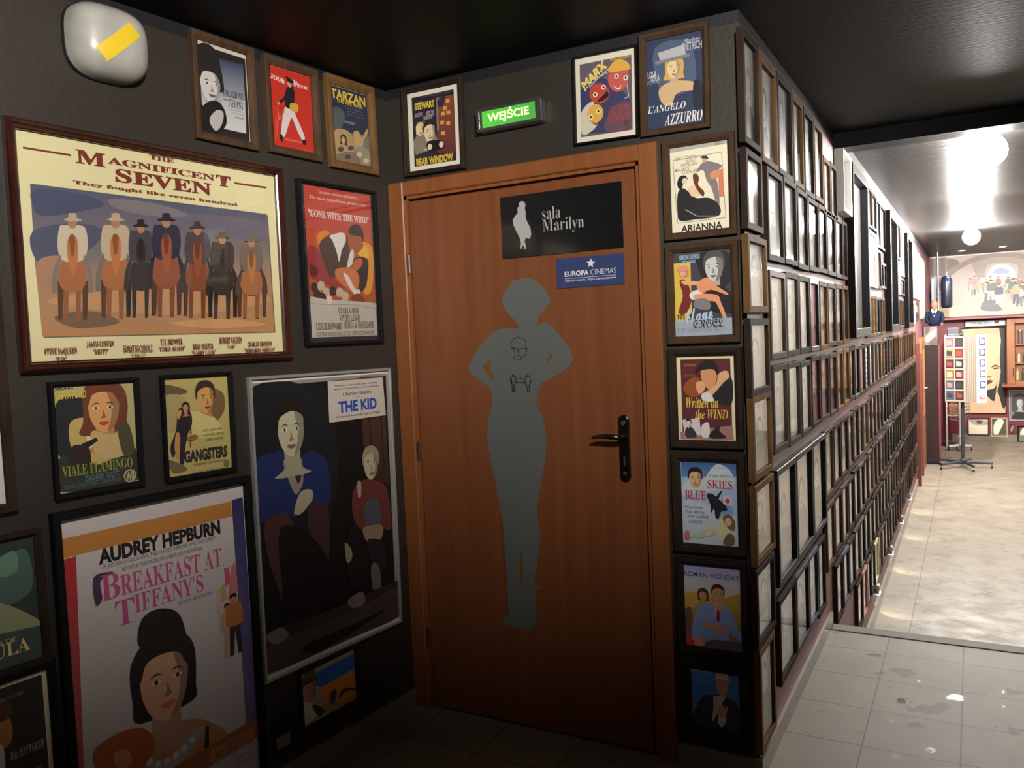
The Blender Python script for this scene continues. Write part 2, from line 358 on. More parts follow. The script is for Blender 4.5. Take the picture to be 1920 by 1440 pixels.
ART={'mag':[('p',[(0,0),(1,0),(1,1),(0,1)],(.705,.644,.365)),('p',[(.026,.071),(.174,.07),(.174,.079),(.025,.08)],(.171,.027,.018)),('p',[(.806,.072),(.958,.068),(.957,.079),(.805,.082)],(.171,.027,.018)),('t','THE',.45,.006,.547,.029,(.171,.027,.018),'slab',.02,0),('t','M',.188,.042,.288,.105,(.171,.027,.018),'slab',.02,0),('t','AGNIFICEN',.295,.052,.716,.085,(.171,.027,.018),'slab',.02,0),('t','T',.721,.048,.788,.106,(.171,.027,.018),'slab',.02,0),('t','SEVEN',.319,.1,.699,.165,(.171,.027,.018),'slab',.02,0),('t','They fought like seven hundred',.174,.185,.813,.206,(.171,.027,.018),'slab',.025,0),('p',[(.042,.231),(.959,.228),(.964,.89),(.048,.895)],(.171,.116,.073)),('g',[(.039,.226),(.953,.222),(.953,.446),(.037,.562)],(.089,.093,.147),(.196,.165,.165)),('g',[(.037,.562),(.953,.446),(.956,.575),(.039,.661)],(.196,.165,.165),(.375,.21,.116)),('g',[(.039,.661),(.956,.575),(.958,.884),(.044,.89)],(.375,.21,.116),(.446,.217,.089)),('b',[(.051,.248),(.184,.241),(.272,.278),(.186,.326),(.069,.361),(.042,.315)],(.064,.073,.136)),('b',[(.037,.431),(.177,.379),(.266,.402),(.21,.496),(.096,.549),(.04,.554)],(.077,.083,.136)),('b',[(.514,.296),(.762,.26),(.936,.278),(.932,.374),(.714,.368),(.55,.348)],(.142,.126,.165)),('b',[(.3,.247),(.478,.245),(.593,.285),(.438,.307),(.312,.29)],(.196,.171,.183)),('b',[(.045,.562),(.115,.531),(.168,.578),(.139,.665),(.049,.669)],(.365,.196,.126)),('b',[(.227,.688),(.498,.649),(.834,.655),(.936,.716),(.57,.792),(.21,.767),(.063,.735)],(.502,.261,.121)),('b',[(.084,.802),(.21,.776),(.301,.829),(.155,.854)],(.171,.093,.056)),('b',[(.489,.831),(.737,.812),(.921,.845),(.649,.862)],(.555,.298,.128)),('p',[(.119,.642),(.139,.641),(.126,.826),(.113,.826)],(.249,.09,.032)),('p',[(.159,.64),(.179,.639),(.166,.826),(.152,.826)],(.249,.09,.032)),('p',[(.102,.643),(.122,.642),(.109,.816),(.096,.816)],(.081,.031,.012)),('p',[(.181,.639),(.202,.638),(.189,.816),(.175,.816)],(.081,.031,.012)),('b',[(.107,.603),(.137,.522),(.176,.518),(.197,.597),(.185,.669),(.147,.691),(.112,.672)],(.356,.126,.044)),('b',[(.119,.405),(.137,.393),(.186,.387),(.205,.405),(.207,.485),(.184,.548),(.124,.553),(.109,.495)],(.555,.468,.356)),('b',[(.119,.523),(.092,.594),(.081,.683),(.097,.692),(.104,.618)],(.193,.164,.126)),('b',[(.192,.517),(.214,.586),(.217,.678),(.199,.689),(.199,.613)],(.193,.164,.126)),('b',[(.14,.551),(.139,.482),(.15,.441),(.169,.439),(.175,.478),(.168,.564),(.15,.62)],(.458,.16,.055)),('b',[(.149,.441),(.167,.439),(.16,.52),(.15,.521)],(.218,.079,.029)),('b',[(.149,.367),(.176,.363),(.173,.394),(.16,.405),(.149,.397)],(.395,.196,.111)),('b',[(.132,.369),(.15,.357),(.152,.338),(.176,.335),(.177,.353),(.194,.363),(.162,.373)],(.446,.356,.269)),('p',[(.262,.627),(.284,.625),(.27,.814),(.256,.814)],(.262,.093,.032)),('p',[(.305,.624),(.328,.623),(.314,.814),(.299,.814)],(.262,.093,.032)),('p',[(.243,.628),(.265,.626),(.252,.804),(.238,.804)],(.085,.032,.012)),('p',[(.33,.623),(.353,.622),(.339,.804),(.325,.804)],(.085,.032,.012)),('b',[(.249,.587),(.282,.504),(.324,.5),(.346,.581),(.333,.654),(.293,.676),(.255,.657)],(.375,.131,.044)),('b',[(.262,.386),(.281,.373),(.333,.366),(.353,.384),(.356,.466),(.332,.53),(.267,.536),(.251,.477)],(.502,.395,.277)),('b',[(.262,.506),(.234,.578),(.223,.669),(.24,.678),(.247,.602)],(.175,.139,.1)),('b',[(.34,.499),(.363,.569),(.367,.663),(.348,.674),(.347,.596)],(.175,.139,.1)),('b',[(.285,.534),(.283,.463),(.296,.422),(.315,.419),(.322,.459),(.314,.547),(.296,.604)],(.483,.167,.055)),('b',[(.294,.422),(.314,.42),(.306,.502),(.296,.503)],(.23,.082,.029)),('b',[(.294,.346),(.322,.342),(.32,.373),(.306,.385),(.294,.376)],(.395,.196,.111)),('b',[(.276,.349),(.294,.336),(.297,.317),(.322,.313),(.324,.332),(.342,.342),(.308,.352)],(.468,.356,.238)),('p',[(.353,.628),(.372,.627),(.359,.806),(.347,.806)],(.017,.012,.013)),('p',[(.399,.626),(.418,.625),(.405,.806),(.393,.806)],(.017,.012,.013)),('p',[(.333,.629),(.352,.628),(.34,.796),(.328,.796)],(.007,.005,.006)),('p',[(.425,.624),(.445,.623),(.432,.796),(.419,.796)],(.007,.005,.006)),('b',[(.346,.59),(.374,.512),(.411,.508),(.431,.585),(.419,.654),(.384,.675),(.351,.657)],(.023,.016,.018)),('b',[(.357,.399),(.374,.387),(.42,.381),(.438,.399),(.44,.477),(.419,.537),(.362,.541),(.348,.485)],(.059,.053,.069)),('b',[(.358,.513),(.332,.582),(.322,.668),(.337,.677),(.343,.605)],(.024,.021,.027)),('b',[(.426,.507),(.446,.574),(.449,.663),(.432,.673),(.432,.6)],(.024,.021,.027)),('b',[(.378,.54),(.376,.473),(.387,.433),(.404,.432),(.41,.47),(.403,.553),(.387,.607)],(.028,.02,.022)),('b',[(.386,.434),(.403,.432),(.396,.51),(.387,.511)],(.015,.011,.012)),('b',[(.386,.362),(.411,.358),(.408,.388),(.396,.399),(.386,.39)],(.395,.196,.111)),('b',[(.37,.364),(.386,.352),(.388,.334),(.411,.33),(.412,.348),(.428,.358),(.398,.367)],(.019,.016,.019)),('p',[(.448,.608),(.471,.607),(.457,.801),(.442,.801)],(.184,.047,.02)),('p',[(.496,.605),(.52,.604),(.506,.801),(.49,.801)],(.184,.047,.02)),('p',[(.427,.609),(.45,.608),(.436,.79),(.421,.79)],(.061,.018,.008)),('p',[(.524,.604),(.549,.602),(.534,.79),(.518,.79)],(.061,.018,.008)),('b',[(.434,.568),(.469,.482),(.515,.478),(.54,.56),(.526,.636),(.482,.659),(.441,.64)],(.261,.066,.027)),('b',[(.447,.36),(.468,.347),(.525,.34),(.547,.358),(.55,.442),(.524,.508),(.454,.514),(.436,.454)],(.029,.029,.053)),('b',[(.448,.484),(.418,.558),(.406,.651),(.424,.661),(.432,.583)],(.012,.012,.021)),('b',[(.533,.476),(.559,.548),(.563,.644),(.542,.656),(.541,.576)],(.012,.012,.021)),('b',[(.473,.513),(.471,.44),(.484,.397),(.505,.394),(.513,.436),(.505,.526),(.485,.585)],(.335,.083,.033)),('b',[(.483,.397),(.504,.395),(.496,.479),(.485,.48)],(.161,.042,.018)),('b',[(.482,.319),(.513,.315),(.51,.347),(.496,.359),(.482,.35)],(.395,.196,.111)),('b',[(.463,.322),(.483,.309),(.485,.289),(.513,.285),(.515,.304),(.535,.315),(.497,.325)],(.021,.019,.029)),('p',[(.572,.62),(.594,.619),(.581,.805),(.566,.805)],(.153,.045,.02)),('p',[(.624,.617),(.647,.616),(.633,.805),(.618,.805)],(.153,.045,.02)),('p',[(.55,.621),(.572,.62),(.559,.795),(.544,.795)],(.051,.017,.008)),('p',[(.654,.616),(.677,.614),(.664,.795),(.649,.795)],(.051,.017,.008)),('b',[(.563,.581),(.596,.499),(.639,.495),(.662,.574),(.649,.647),(.608,.668),(.569,.65)],(.217,.062,.027)),('b',[(.575,.381),(.595,.369),(.648,.363),(.669,.38),(.672,.461),(.648,.525),(.581,.53),(.564,.472)],(.073,.056,.062)),('b',[(.576,.5),(.547,.572),(.535,.661),(.553,.67),(.56,.596)],(.029,.022,.025)),('b',[(.656,.493),(.68,.563),(.684,.655),(.664,.666),(.664,.59)],(.029,.022,.025)),('b',[(.6,.528),(.598,.458),(.61,.417),(.63,.415),(.637,.455),(.629,.541),(.611,.598)],(.278,.078,.033)),('b',[(.609,.417),(.629,.415),(.621,.496),(.61,.497)],(.134,.04,.018)),('b',[(.608,.343),(.637,.339),(.635,.369),(.621,.381),(.608,.372)],(.395,.196,.111)),('b',[(.59,.345),(.608,.332),(.611,.313),(.637,.31),(.639,.328),(.657,.339),(.622,.348)],(.056,.041,.041)),('p',[(.677,.639),(.7,.638),(.686,.81),(.672,.81)],(.025,.017,.015)),('p',[(.732,.636),(.755,.635),(.742,.81),(.727,.81)],(.025,.017,.015)),('p',[(.653,.64),(.676,.639),(.663,.801),(.649,.801)],(.01,.007,.006)),('p',[(.764,.635),(.788,.634),(.775,.801),(.759,.801)],(.01,.007,.006)),('b',[(.669,.602),(.702,.526),(.746,.522),(.77,.596),(.756,.663),(.715,.684),(.676,.666)],(.034,.023,.019)),('b',[(.681,.417),(.701,.405),(.754,.399),(.776,.416),(.779,.491),(.755,.55),(.688,.555),(.67,.5)],(.05,.038,.034)),('b',[(.682,.527),(.653,.594),(.642,.677),(.66,.685),(.667,.616)],(.02,.016,.014)),('b',[(.763,.521),(.787,.586),(.792,.672),(.772,.682),(.771,.611)],(.02,.016,.014)),('b',[(.706,.553),(.704,.488),(.716,.45),(.736,.448),(.744,.485),(.736,.565),(.718,.618)],(.042,.028,.024)),('b',[(.715,.45),(.735,.448),(.727,.524),(.717,.525)],(.022,.015,.013)),('b',[(.714,.381),(.743,.377),(.741,.406),(.727,.416),(.714,.408)],(.395,.196,.111)),('b',[(.695,.383),(.714,.371),(.716,.353),(.743,.35),(.745,.368),(.764,.377),(.728,.386)],(.111,.069,.044)),('p',[(.81,.638),(.833,.637),(.819,.807),(.805,.807)],(.23,.09,.034)),('p',[(.869,.635),(.893,.634),(.879,.807),(.864,.807)],(.23,.09,.034)),('p',[(.784,.639),(.807,.638),(.794,.798),(.78,.798)],(.075,.031,.013)),('p',[(.903,.634),(.927,.632),(.914,.798),(.899,.798)],(.075,.031,.013)),('b',[(.803,.601),(.836,.526),(.881,.523),(.906,.596),(.892,.662),(.85,.682),(.81,.665)],(.328,.126,.047)),('b',[(.814,.418),(.835,.407),(.89,.402),(.911,.418),(.915,.492),(.89,.55),(.822,.555),(.804,.501)],(.165,.121,.097)),('b',[(.816,.528),(.787,.593),(.775,.675),(.793,.684),(.8,.615)],(.061,.046,.037)),('b',[(.898,.522),(.924,.586),(.928,.67),(.908,.68),(.907,.61)],(.061,.046,.037)),('b',[(.841,.553),(.838,.489),(.85,.452),(.871,.45),(.879,.486),(.871,.565),(.853,.617)],(.422,.16,.058)),('b',[(.849,.452),(.87,.45),(.862,.524),(.851,.525)],(.202,.079,.03)),('b',[(.848,.383),(.878,.38),(.876,.408),(.862,.418),(.848,.41)],(.395,.196,.111)),('b',[(.829,.385),(.849,.374),(.851,.356),(.878,.352),(.88,.37),(.899,.38),(.863,.388)],(.177,.121,.077)),('t','STEVE McQUEEN',.043,.941,.146,.972,(.171,.027,.018),'slab',.02,0),('t','"VIN"',.076,.98,.112,.999,(.171,.027,.018),'slab',.02,0),('t','JAMES COBURN',.178,.914,.272,.942,(.171,.027,.018),'slab',.02,0),('t','"BRITT"',.199,.951,.251,.972,(.171,.027,.018),'slab',.02,0),('t','HORST BUCHHOLZ',.303,.938,.411,.971,(.171,.027,.018),'slab',.02,0),('t','"CHICO"',.331,.978,.383,.999,(.171,.027,.018),'slab',.02,0),('t','YUL BRYNNER',.442,.912,.531,.94,(.171,.027,.018),'slab',.02,0),('t','"CHRIS ADAMS"',.434,.949,.539,.971,(.171,.027,.018),'slab',.02,0),('t','BRAD DEXTER',.571,.939,.659,.967,(.171,.027,.018),'slab',.02,0),('t','"HARRY LUCK"',.566,.975,.668,.998,(.171,.027,.018),'slab',.02,0),('t','ROBERT VAUGHN',.687,.909,.79,.942,(.171,.027,.018),'slab',.02,0),('t','"LEE"',.72,.951,.758,.969,(.171,.027,.018),'slab',.02,0),('t','CHARLES BRONSON',.816,.936,.935,.964,(.171,.027,.018),'slab',.02,0),('t','"BERNARDO O\'REILLY"',.8,.973,.949,.997,(.171,.027,.018),'slab',.02,0)],
'cola':[('p',[(0,0),(1,0),(1,1),(0,1)],(.488,.462,.388)),('p',[(.019,.046),(.979,.046),(.983,.997),(-.008,.993)],(.016,.013,.014)),('g',[(.422,.131),(.928,.118),(.93,.529),(.409,.555)],(.027,.039,.086),(.244,.262,.301)),('g',[(.409,.555),(.93,.529),(.915,.906),(.419,.91)],(.356,.365,.374),(.488,.488,.488)),('g',[(.037,.291),(.421,.14),(.454,.879),(.039,.696)],(.15,.156,.179),(.412,.412,.422)),('b',[(-.009,.506),(-.035,.335),(.007,.215),(-.035,.094),(.173,.009),(.381,.06),(.443,.197),(.485,.352),(.459,.506)],(.016,.013,.014)),('b',[(.121,.541),(.329,.541),(.35,.729),(.485,.798),(-.035,.798),(.1,.729)],(.343,.329,.314)),('b',[(.027,.403),(.053,.307),(.225,.266),(.397,.307),(.423,.403),(.402,.523),(.329,.616),(.225,.65),(.121,.616),(.048,.523)],(.494,.472,.452)),('b',[(.312,.3),(.402,.318),(.425,.403),(.402,.523),(.329,.616),(.256,.644),(.344,.541),(.354,.438)],(.238,.228,.218)),('b',[(.007,.438),(.007,.318),(.121,.232),(.329,.232),(.443,.318),(.443,.438),(.402,.386),(.339,.328),(.199,.314),(.09,.335),(.043,.403)],(.016,.013,.014)),('e',.162,.445,.039,.011,0,(.665,.633,.602)),('e',.162,.445,.0182,.0117,0,(.027,.026,.025)),('b',[(.214,.414),(.162,.4),(.104,.421),(.162,.41)],(.027,.026,.025)),('e',.338,.445,.039,.011,0,(.665,.633,.602)),('e',.338,.445,.0182,.0117,0,(.027,.026,.025)),('b',[(.286,.414),(.338,.4),(.396,.421),(.338,.41)],(.027,.026,.025)),('b',[(.245,.455),(.276,.513),(.286,.527),(.224,.53),(.219,.52),(.24,.506)],(.197,.189,.181)),('b',[(.182,.568),(.224,.558),(.25,.563),(.276,.558),(.318,.568),(.276,.589),(.224,.589)],(.125,.064,.068)),('b',[(.033,.748),(.198,.639),(.386,.628),(.501,.732),(.487,.874),(.286,.98),(.039,.978)],(.008,.007,.008)),('b',[(.163,.849),(.313,.725),(.454,.731),(.408,.868),(.273,.955)],(.393,.374,.365)),('t','COLAZIONE',.476,.461,.886,.535,(.02,.017,.016),'serif',0,0),('t','da',.469,.554,.542,.587,(.02,.017,.016),'ital',0,0),('t','TIFFANY',.558,.558,.882,.643,(.02,.017,.016),'serif',0,0),('t','REGIA DI BLAKE EDWARDS',.605,.665,.879,.672,(.064,.061,.061),'sans',0,0),('t','MUSICHE DI HENRY MANCINI',.62,.701,.882,.707,(.082,.078,.078),'sans',0,0),('t','PARAMOUNT',.694,.74,.884,.757,(.082,.078,.078),'sans',0,0)],
'jour':[('p',[(0,0),(1,0),(1,1),(0,1)],(.442,.026,.014)),('p',[(0,-0),(1,-0),(.999,.008),(-.001,.007)],(.573,.179,.036)),('t','JOUR',.029,.123,.36,.183,(.602,.544,.488),'slab',.03,-.08),('t','de',.544,.098,.677,.145,(.602,.544,.488),'slab',.02,0),('t','FÊTE',.567,.133,.923,.179,(.602,.544,.488),'slab',.03,0),('b',[(.325,.491),(.502,.467),(.607,.588),(.773,.802),(.725,.866),(.608,.762),(.487,.603),(.399,.691),(.283,.858),(.197,.868),(.23,.712)],(.549,.494,.494)),('b',[(.393,.235),(.533,.195),(.582,.283),(.53,.463),(.364,.485),(.336,.394)],(.013,.009,.014)),('p',[(.396,.272),(.336,.394),(.192,.48),(.17,.446),(.3,.371)],(.013,.009,.014)),('e',.184,.457,.035,.02,0,(.488,.244,.125)),('b',[(.469,.414),(.647,.408),(.62,.509),(.459,.501)],(.494,.281,.036)),('e',.469,.176,.05,.04,0,(.488,.281,.15)),('b',[(.395,.084),(.504,.105),(.579,.131),(.498,.162),(.415,.137)],(.014,.009,.01)),('b',[(.169,.843),(.243,.863),(.229,.925),(.168,.919)],(.017,.007,.008)),('b',[(.719,.847),(.809,.847),(.773,.91),(.714,.897)],(.017,.007,.008)),('l',[(.151,.514),(.171,.662),(.318,.549)],.012,(.602,.21,.15)),('l',[(.189,.509),(.318,.549)],.01,(.15,.017,.014)),('b',[(.083,.673),(.153,.661),(.085,.919),(.056,.903)],(.516,.064,.036)),('t','JACQUES TATI',.28,.878,.68,.911,(.608,.244,.15),'sans',.01,0)],
'tarz':[('p',[(0,0),(1,0),(1,1),(0,1)],(.15,.15,.125)),('p',[(.012,.019),(.989,.018),(.991,.555),(-.01,.631)],(.02,.024,.055)),('t','TARZAN',.009,.049,.946,.177,(.584,.393,.039),'sans',.04,0),('t','THE APE MAN',.142,.166,.829,.219,(.584,.393,.039),'sans',.02,0),('t','JOHNNY WEISSMULLER',.377,.232,.794,.235,(.347,.374,.412),'sans',0,0),('t','NEIL HAMILTON',.419,.268,.853,.262,(.347,.374,.412),'sans',0,0),('t','C. AUBREY SMITH',.416,.305,.85,.299,(.347,.374,.412),'sans',0,0),('t',"MAUREEN O'SULLIVAN",.413,.342,.856,.348,(.347,.374,.412),'sans',0,0),('t','EDGAR RICE BURROUGHS',.328,.436,.601,.469,(.347,.374,.412),'sans',0,0),('b',[(.032,.327),(.214,.287),(.342,.374),(.238,.546),(.052,.625),(.008,.509)],(.064,.086,.086)),('b',[(.03,.627),(.281,.562),(.505,.622),(.533,.843),(.294,.964),(.026,.946)],(.347,.244,.111)),('b',[(.555,.576),(.698,.542),(.785,.616),(.94,.477),(.959,.537),(.83,.653),(.773,.761),(.583,.798)],(.442,.266,.102)),('b',[(.189,.704),(.192,.663),(.237,.634),(.301,.632),(.352,.663),(.365,.704),(.357,.745),(.368,.77),(.317,.775),(.221,.773),(.17,.765),(.186,.74)],(.036,.024,.019)),('b',[(.237,.734),(.301,.734),(.307,.791),(.349,.811),(.189,.811),(.231,.791)],(.343,.225,.106)),('b',[(.208,.694),(.216,.665),(.269,.653),(.322,.665),(.33,.694),(.323,.729),(.301,.757),(.269,.767),(.237,.757),(.215,.729)],(.494,.322,.15)),('b',[(.288,.663),(.323,.668),(.331,.694),(.323,.729),(.301,.757),(.279,.765),(.298,.734),(.301,.704)],(.238,.157,.075)),('b',[(.202,.704),(.202,.668),(.237,.642),(.301,.642),(.336,.668),(.336,.704),(.323,.688),(.304,.671),(.261,.667),(.227,.673),(.213,.694)],(.036,.024,.019)),('e',.242,.706,.012,.0033,0,(.665,.633,.602)),('e',.242,.706,.0056,.0035,0,(.027,.019,.01)),('b',[(.258,.697),(.242,.693),(.224,.699),(.242,.696)],(.027,.019,.01)),('e',.296,.706,.012,.0033,0,(.665,.633,.602)),('e',.296,.706,.0056,.0035,0,(.027,.019,.01)),('b',[(.28,.697),(.296,.693),(.314,.699),(.296,.696)],(.027,.019,.01)),('b',[(.267,.709),(.277,.726),(.28,.73),(.261,.731),(.259,.728),(.266,.724)],(.197,.13,.063)),('b',[(.248,.743),(.261,.74),(.269,.741),(.277,.74),(.29,.743),(.277,.749),(.261,.749)],(.244,.026,.026)),('b',[(.585,.777),(.775,.74),(.983,.804),(.983,.97),(.661,.975)],(.244,.21,.15)),('b',[(.028,.926),(.486,.847),(.707,.982),(.112,.989)],(.167,.125,.086)),('b',[(.097,.84),(.172,.806),(.251,.819),(.212,.866),(.113,.867)],(.049,.044,.058)),('b',[(.27,.926),(.345,.891),(.426,.905),(.386,.953),(.286,.953)],(.049,.044,.058)),('b',[(.596,.858),(.674,.823),(.757,.836),(.716,.885),(.613,.885)],(.494,.393,.244)),('b',[(.778,.925),(.857,.89),(.941,.903),(.899,.952),(.795,.952)],(.494,.393,.244)),('b',[(.371,.796),(.447,.761),(.529,.774),(.488,.822),(.387,.823)],(.049,.044,.058))],
'gwtw':[('p',[(0,0),(1,0),(1,1),(0,1)],(.445,.402,.352)),('g',[(-0,0),(1,0),(1.004,.272),(-.003,.296)],(.434,.048,.03),(.402,.054,.032)),('g',[(-.003,.296),(1.004,.272),(1.003,.789),(-.002,.762)],(.434,.068,.034),(.342,.08,.021)),('t','In new screen splendor...',.207,.02,.819,.049,(.631,.445,.392),'serif',0,0),('t','The most magnificent picture ever!',.071,.064,.93,.091,(.631,.445,.392),'serif',0,0),('l',[(.183,.137),(.826,.133)],.004,(.305,.045,.025)),('t','"GONE WITH THE WIND"',.043,.155,.955,.204,(.617,.491,.456),'slab',.03,0),('b',[(.162,.314),(.28,.282),(.335,.315),(.229,.391),(.155,.376)],(.578,.188,.021)),('b',[(.8,.348),(.972,.36),(1,.492),(.932,.684),(.802,.686),(.868,.496)],(.617,.262,.027)),('b',[(.75,.406),(.884,.363),(.918,.438),(.788,.442)],(.672,.371,.045)),('b',[(.01,.417),(.115,.396),(.201,.463),(.327,.548),(.397,.619),(.511,.671),(.237,.649),(.018,.591)],(.262,.032,.04)),('b',[(.017,.522),(.117,.536),(.131,.58),(.035,.6)],(.102,.021,.021)),('b',[(.172,.393),(.275,.326),(.456,.291),(.595,.311),(.671,.372),(.616,.485),(.444,.563),(.32,.602),(.234,.515)],(.061,.034,.027)),('b',[(.335,.315),(.537,.288),(.571,.34),(.502,.407),(.452,.49),(.421,.419),(.37,.349)],(.617,.578,.539)),('b',[(.618,.292),(.723,.286),(.802,.329),(.841,.365),(.749,.416),(.645,.41),(.608,.375)],(.305,.08,.034)),('b',[(.615,.282),(.666,.234),(.773,.218),(.853,.261),(.844,.337),(.806,.301),(.7,.297)],(.021,.013,.013)),('b',[(.646,.401),(.687,.409),(.656,.493),(.57,.523),(.598,.458)],(.578,.552,.515)),('b',[(.657,.484),(.746,.444),(.874,.449),(.911,.495),(.85,.648),(.738,.687),(.73,.575)],(.016,.012,.013)),('b',[(.679,.474),(.787,.452),(.815,.488),(.735,.537),(.662,.53)],(.402,.107,.048)),('b',[(.386,.547),(.509,.525),(.692,.539),(.749,.593),(.72,.659),(.633,.688),(.514,.653),(.399,.601)],(.479,.15,.054)),('b',[(.504,.562),(.583,.588),(.677,.669),(.75,.677),(.723,.724),(.651,.707),(.557,.634)],(.617,.552,.491)),('b',[(.629,.716),(.757,.705),(.813,.771),(.624,.762)],(.188,.032,.016)),('b',[(.017,.661),(.059,.634),(.115,.649),(.107,.69),(.035,.696)],(.032,.018,.014)),('b',[(.111,.651),(.154,.624),(.212,.638),(.203,.679),(.13,.686)],(.456,.352,.262)),('b',[(.182,.694),(.226,.667),(.284,.682),(.275,.723),(.201,.729)],(.456,.352,.262)),('b',[(.28,.684),(.324,.656),(.383,.672),(.374,.713),(.299,.719)],(.032,.018,.014)),('b',[(.377,.691),(.422,.664),(.482,.679),(.473,.721),(.396,.727)],(.456,.352,.262)),('b',[(.453,.718),(.499,.69),(.56,.706),(.551,.748),(.473,.754)],(.456,.352,.262)),('b',[(.121,.73),(.164,.703),(.221,.718),(.213,.759),(.14,.765)],(.032,.018,.014)),('b',[(.048,.713),(.09,.686),(.147,.701),(.138,.742),(.066,.748)],(.032,.018,.014)),('b',[(.002,.731),(.226,.747),(.542,.754),(1.001,.77),(1.001,.808),(.663,.781),(.28,.782),(.001,.77)],(.445,.402,.352)),('b',[(.227,.738),(.287,.72),(.312,.755),(.26,.782)],(.61,.515,.434)),('t','CLARK GABLE',.4,.8,.711,.842,(.061,.048,.042),'serif',0,0),('t','VIVIEN LEIGH',.406,.849,.722,.891,(.061,.048,.042),'serif',0,0),('t','LESLIE HOWARD',.059,.904,.438,.949,(.061,.048,.042),'serif',0,0),('t','OLIVIA de HAVILLAND',.464,.897,.94,.947,(.061,.048,.042),'serif',0,0),('t','A SELZNICK INTERNATIONAL PICTURE   METRO GOLDWYN MAYER',.052,.964,.939,.993,(.156,.127,.112),'sans',0,0)],
'craw':[('p',[(0,0),(1,0),(1,1),(0,1)],(.437,.382,.169)),('b',[(.02,.168),(.215,.096),(.42,.172),(.452,.402),(.339,.568),(.172,.625),(.043,.66),(-.001,.532)],(.011,.017,.023)),('b',[(.196,.329),(.425,.323),(.581,.49),(.817,.618),(.73,.819),(.391,.751),(.204,.629),(.153,.474)],(.534,.382,.127)),('b',[(.382,.446),(.582,.478),(.678,.578),(.535,.64),(.387,.598)],(.794,.671,.332)),('b',[(.01,.681),(.236,.632),(.491,.776),(.977,.662),(.99,.985),(.017,.978)],(.027,.032,.023)),('b',[(.339,.221),(.349,.059),(.495,-.053),(.703,-.061),(.869,.059),(.911,.221),(.885,.382),(.921,.483),(.755,.503),(.443,.495),(.277,.463),(.329,.362)],(.15,.04,.019)),('b',[(.495,.342),(.703,.342),(.724,.563),(.859,.644),(.339,.644),(.474,.563)],(.467,.233,.091)),('b',[(.401,.18),(.427,.068),(.599,.019),(.771,.068),(.797,.18),(.776,.321),(.703,.43),(.599,.471),(.495,.43),(.422,.321)],(.671,.332,.127)),('b',[(.649,.059),(.776,.08),(.799,.18),(.776,.321),(.703,.43),(.63,.463),(.68,.342),(.691,.221)],(.323,.163,.065)),('b',[(.381,.221),(.381,.08),(.495,-.021),(.703,-.021),(.817,.08),(.817,.221),(.776,.16),(.713,.092),(.573,.076),(.464,.1),(.417,.18)],(.15,.04,.019)),('e',.498,.229,.039,.0129,0,(.82,.781,.743)),('e',.498,.229,.0182,.0137,0,(.037,.021,.01)),('b',[(.55,.192),(.498,.176),(.441,.201),(.498,.188)],(.037,.021,.01)),('e',.675,.229,.039,.0129,0,(.82,.781,.743)),('e',.675,.229,.0182,.0137,0,(.037,.021,.01)),('b',[(.623,.192),(.675,.176),(.732,.201),(.675,.188)],(.037,.021,.01)),('b',[(.581,.241),(.613,.309),(.623,.325),(.561,.33),(.555,.317),(.576,.301)],(.267,.136,.055)),('b',[(.519,.374),(.561,.362),(.587,.368),(.613,.362),(.654,.374),(.613,.398),(.561,.398)],(.437,.056,.04)),('b',[(.415,.449),(.684,.5),(.869,.413),(.943,.631),(.809,.723),(.495,.713)],(.56,.382,.169)),('b',[(.76,.429),(.905,.416),(.957,.686),(.81,.71)],(.067,.059,.027)),('p',[(.477,.512),(.5,.54),(.335,.618),(.236,.632),(.223,.593),(.308,.552)],(.01,.008,.008)),('b',[(.125,.62),(.226,.556),(.37,.597),(.397,.676),(.373,.775),(.164,.736)],(.023,.013,.01)),('t','JOAN',.015,.0105,.231,.0375,(.023,.021,.014),'sans',.02,0),('t','CRAWFORD',.015,.0425,.388,.1205,(.6,.472,.059),'sans',.03,0),('t','VIALE FLAMINGO',.043,.746,.924,.849,(.285,.303,.043),'serif',0,0),('t','ZACHARY SCOTT',.309,.8605,.741,.9165,(.127,.219,.235),'sans',.01,0),('t','SYDNEY GREENSTREET   DAVID BRIAN',.051,.921,.757,.964,(.083,.15,.169),'sans',0,0),('e',.88,.93,.085,.066,0,(.472,.426,.204)),('e',.88,.93,.07,.052,0,(.067,.059,.03)),('t','WB',.825,.889,.939,.976,(.472,.426,.204),'sans',.03,0)],
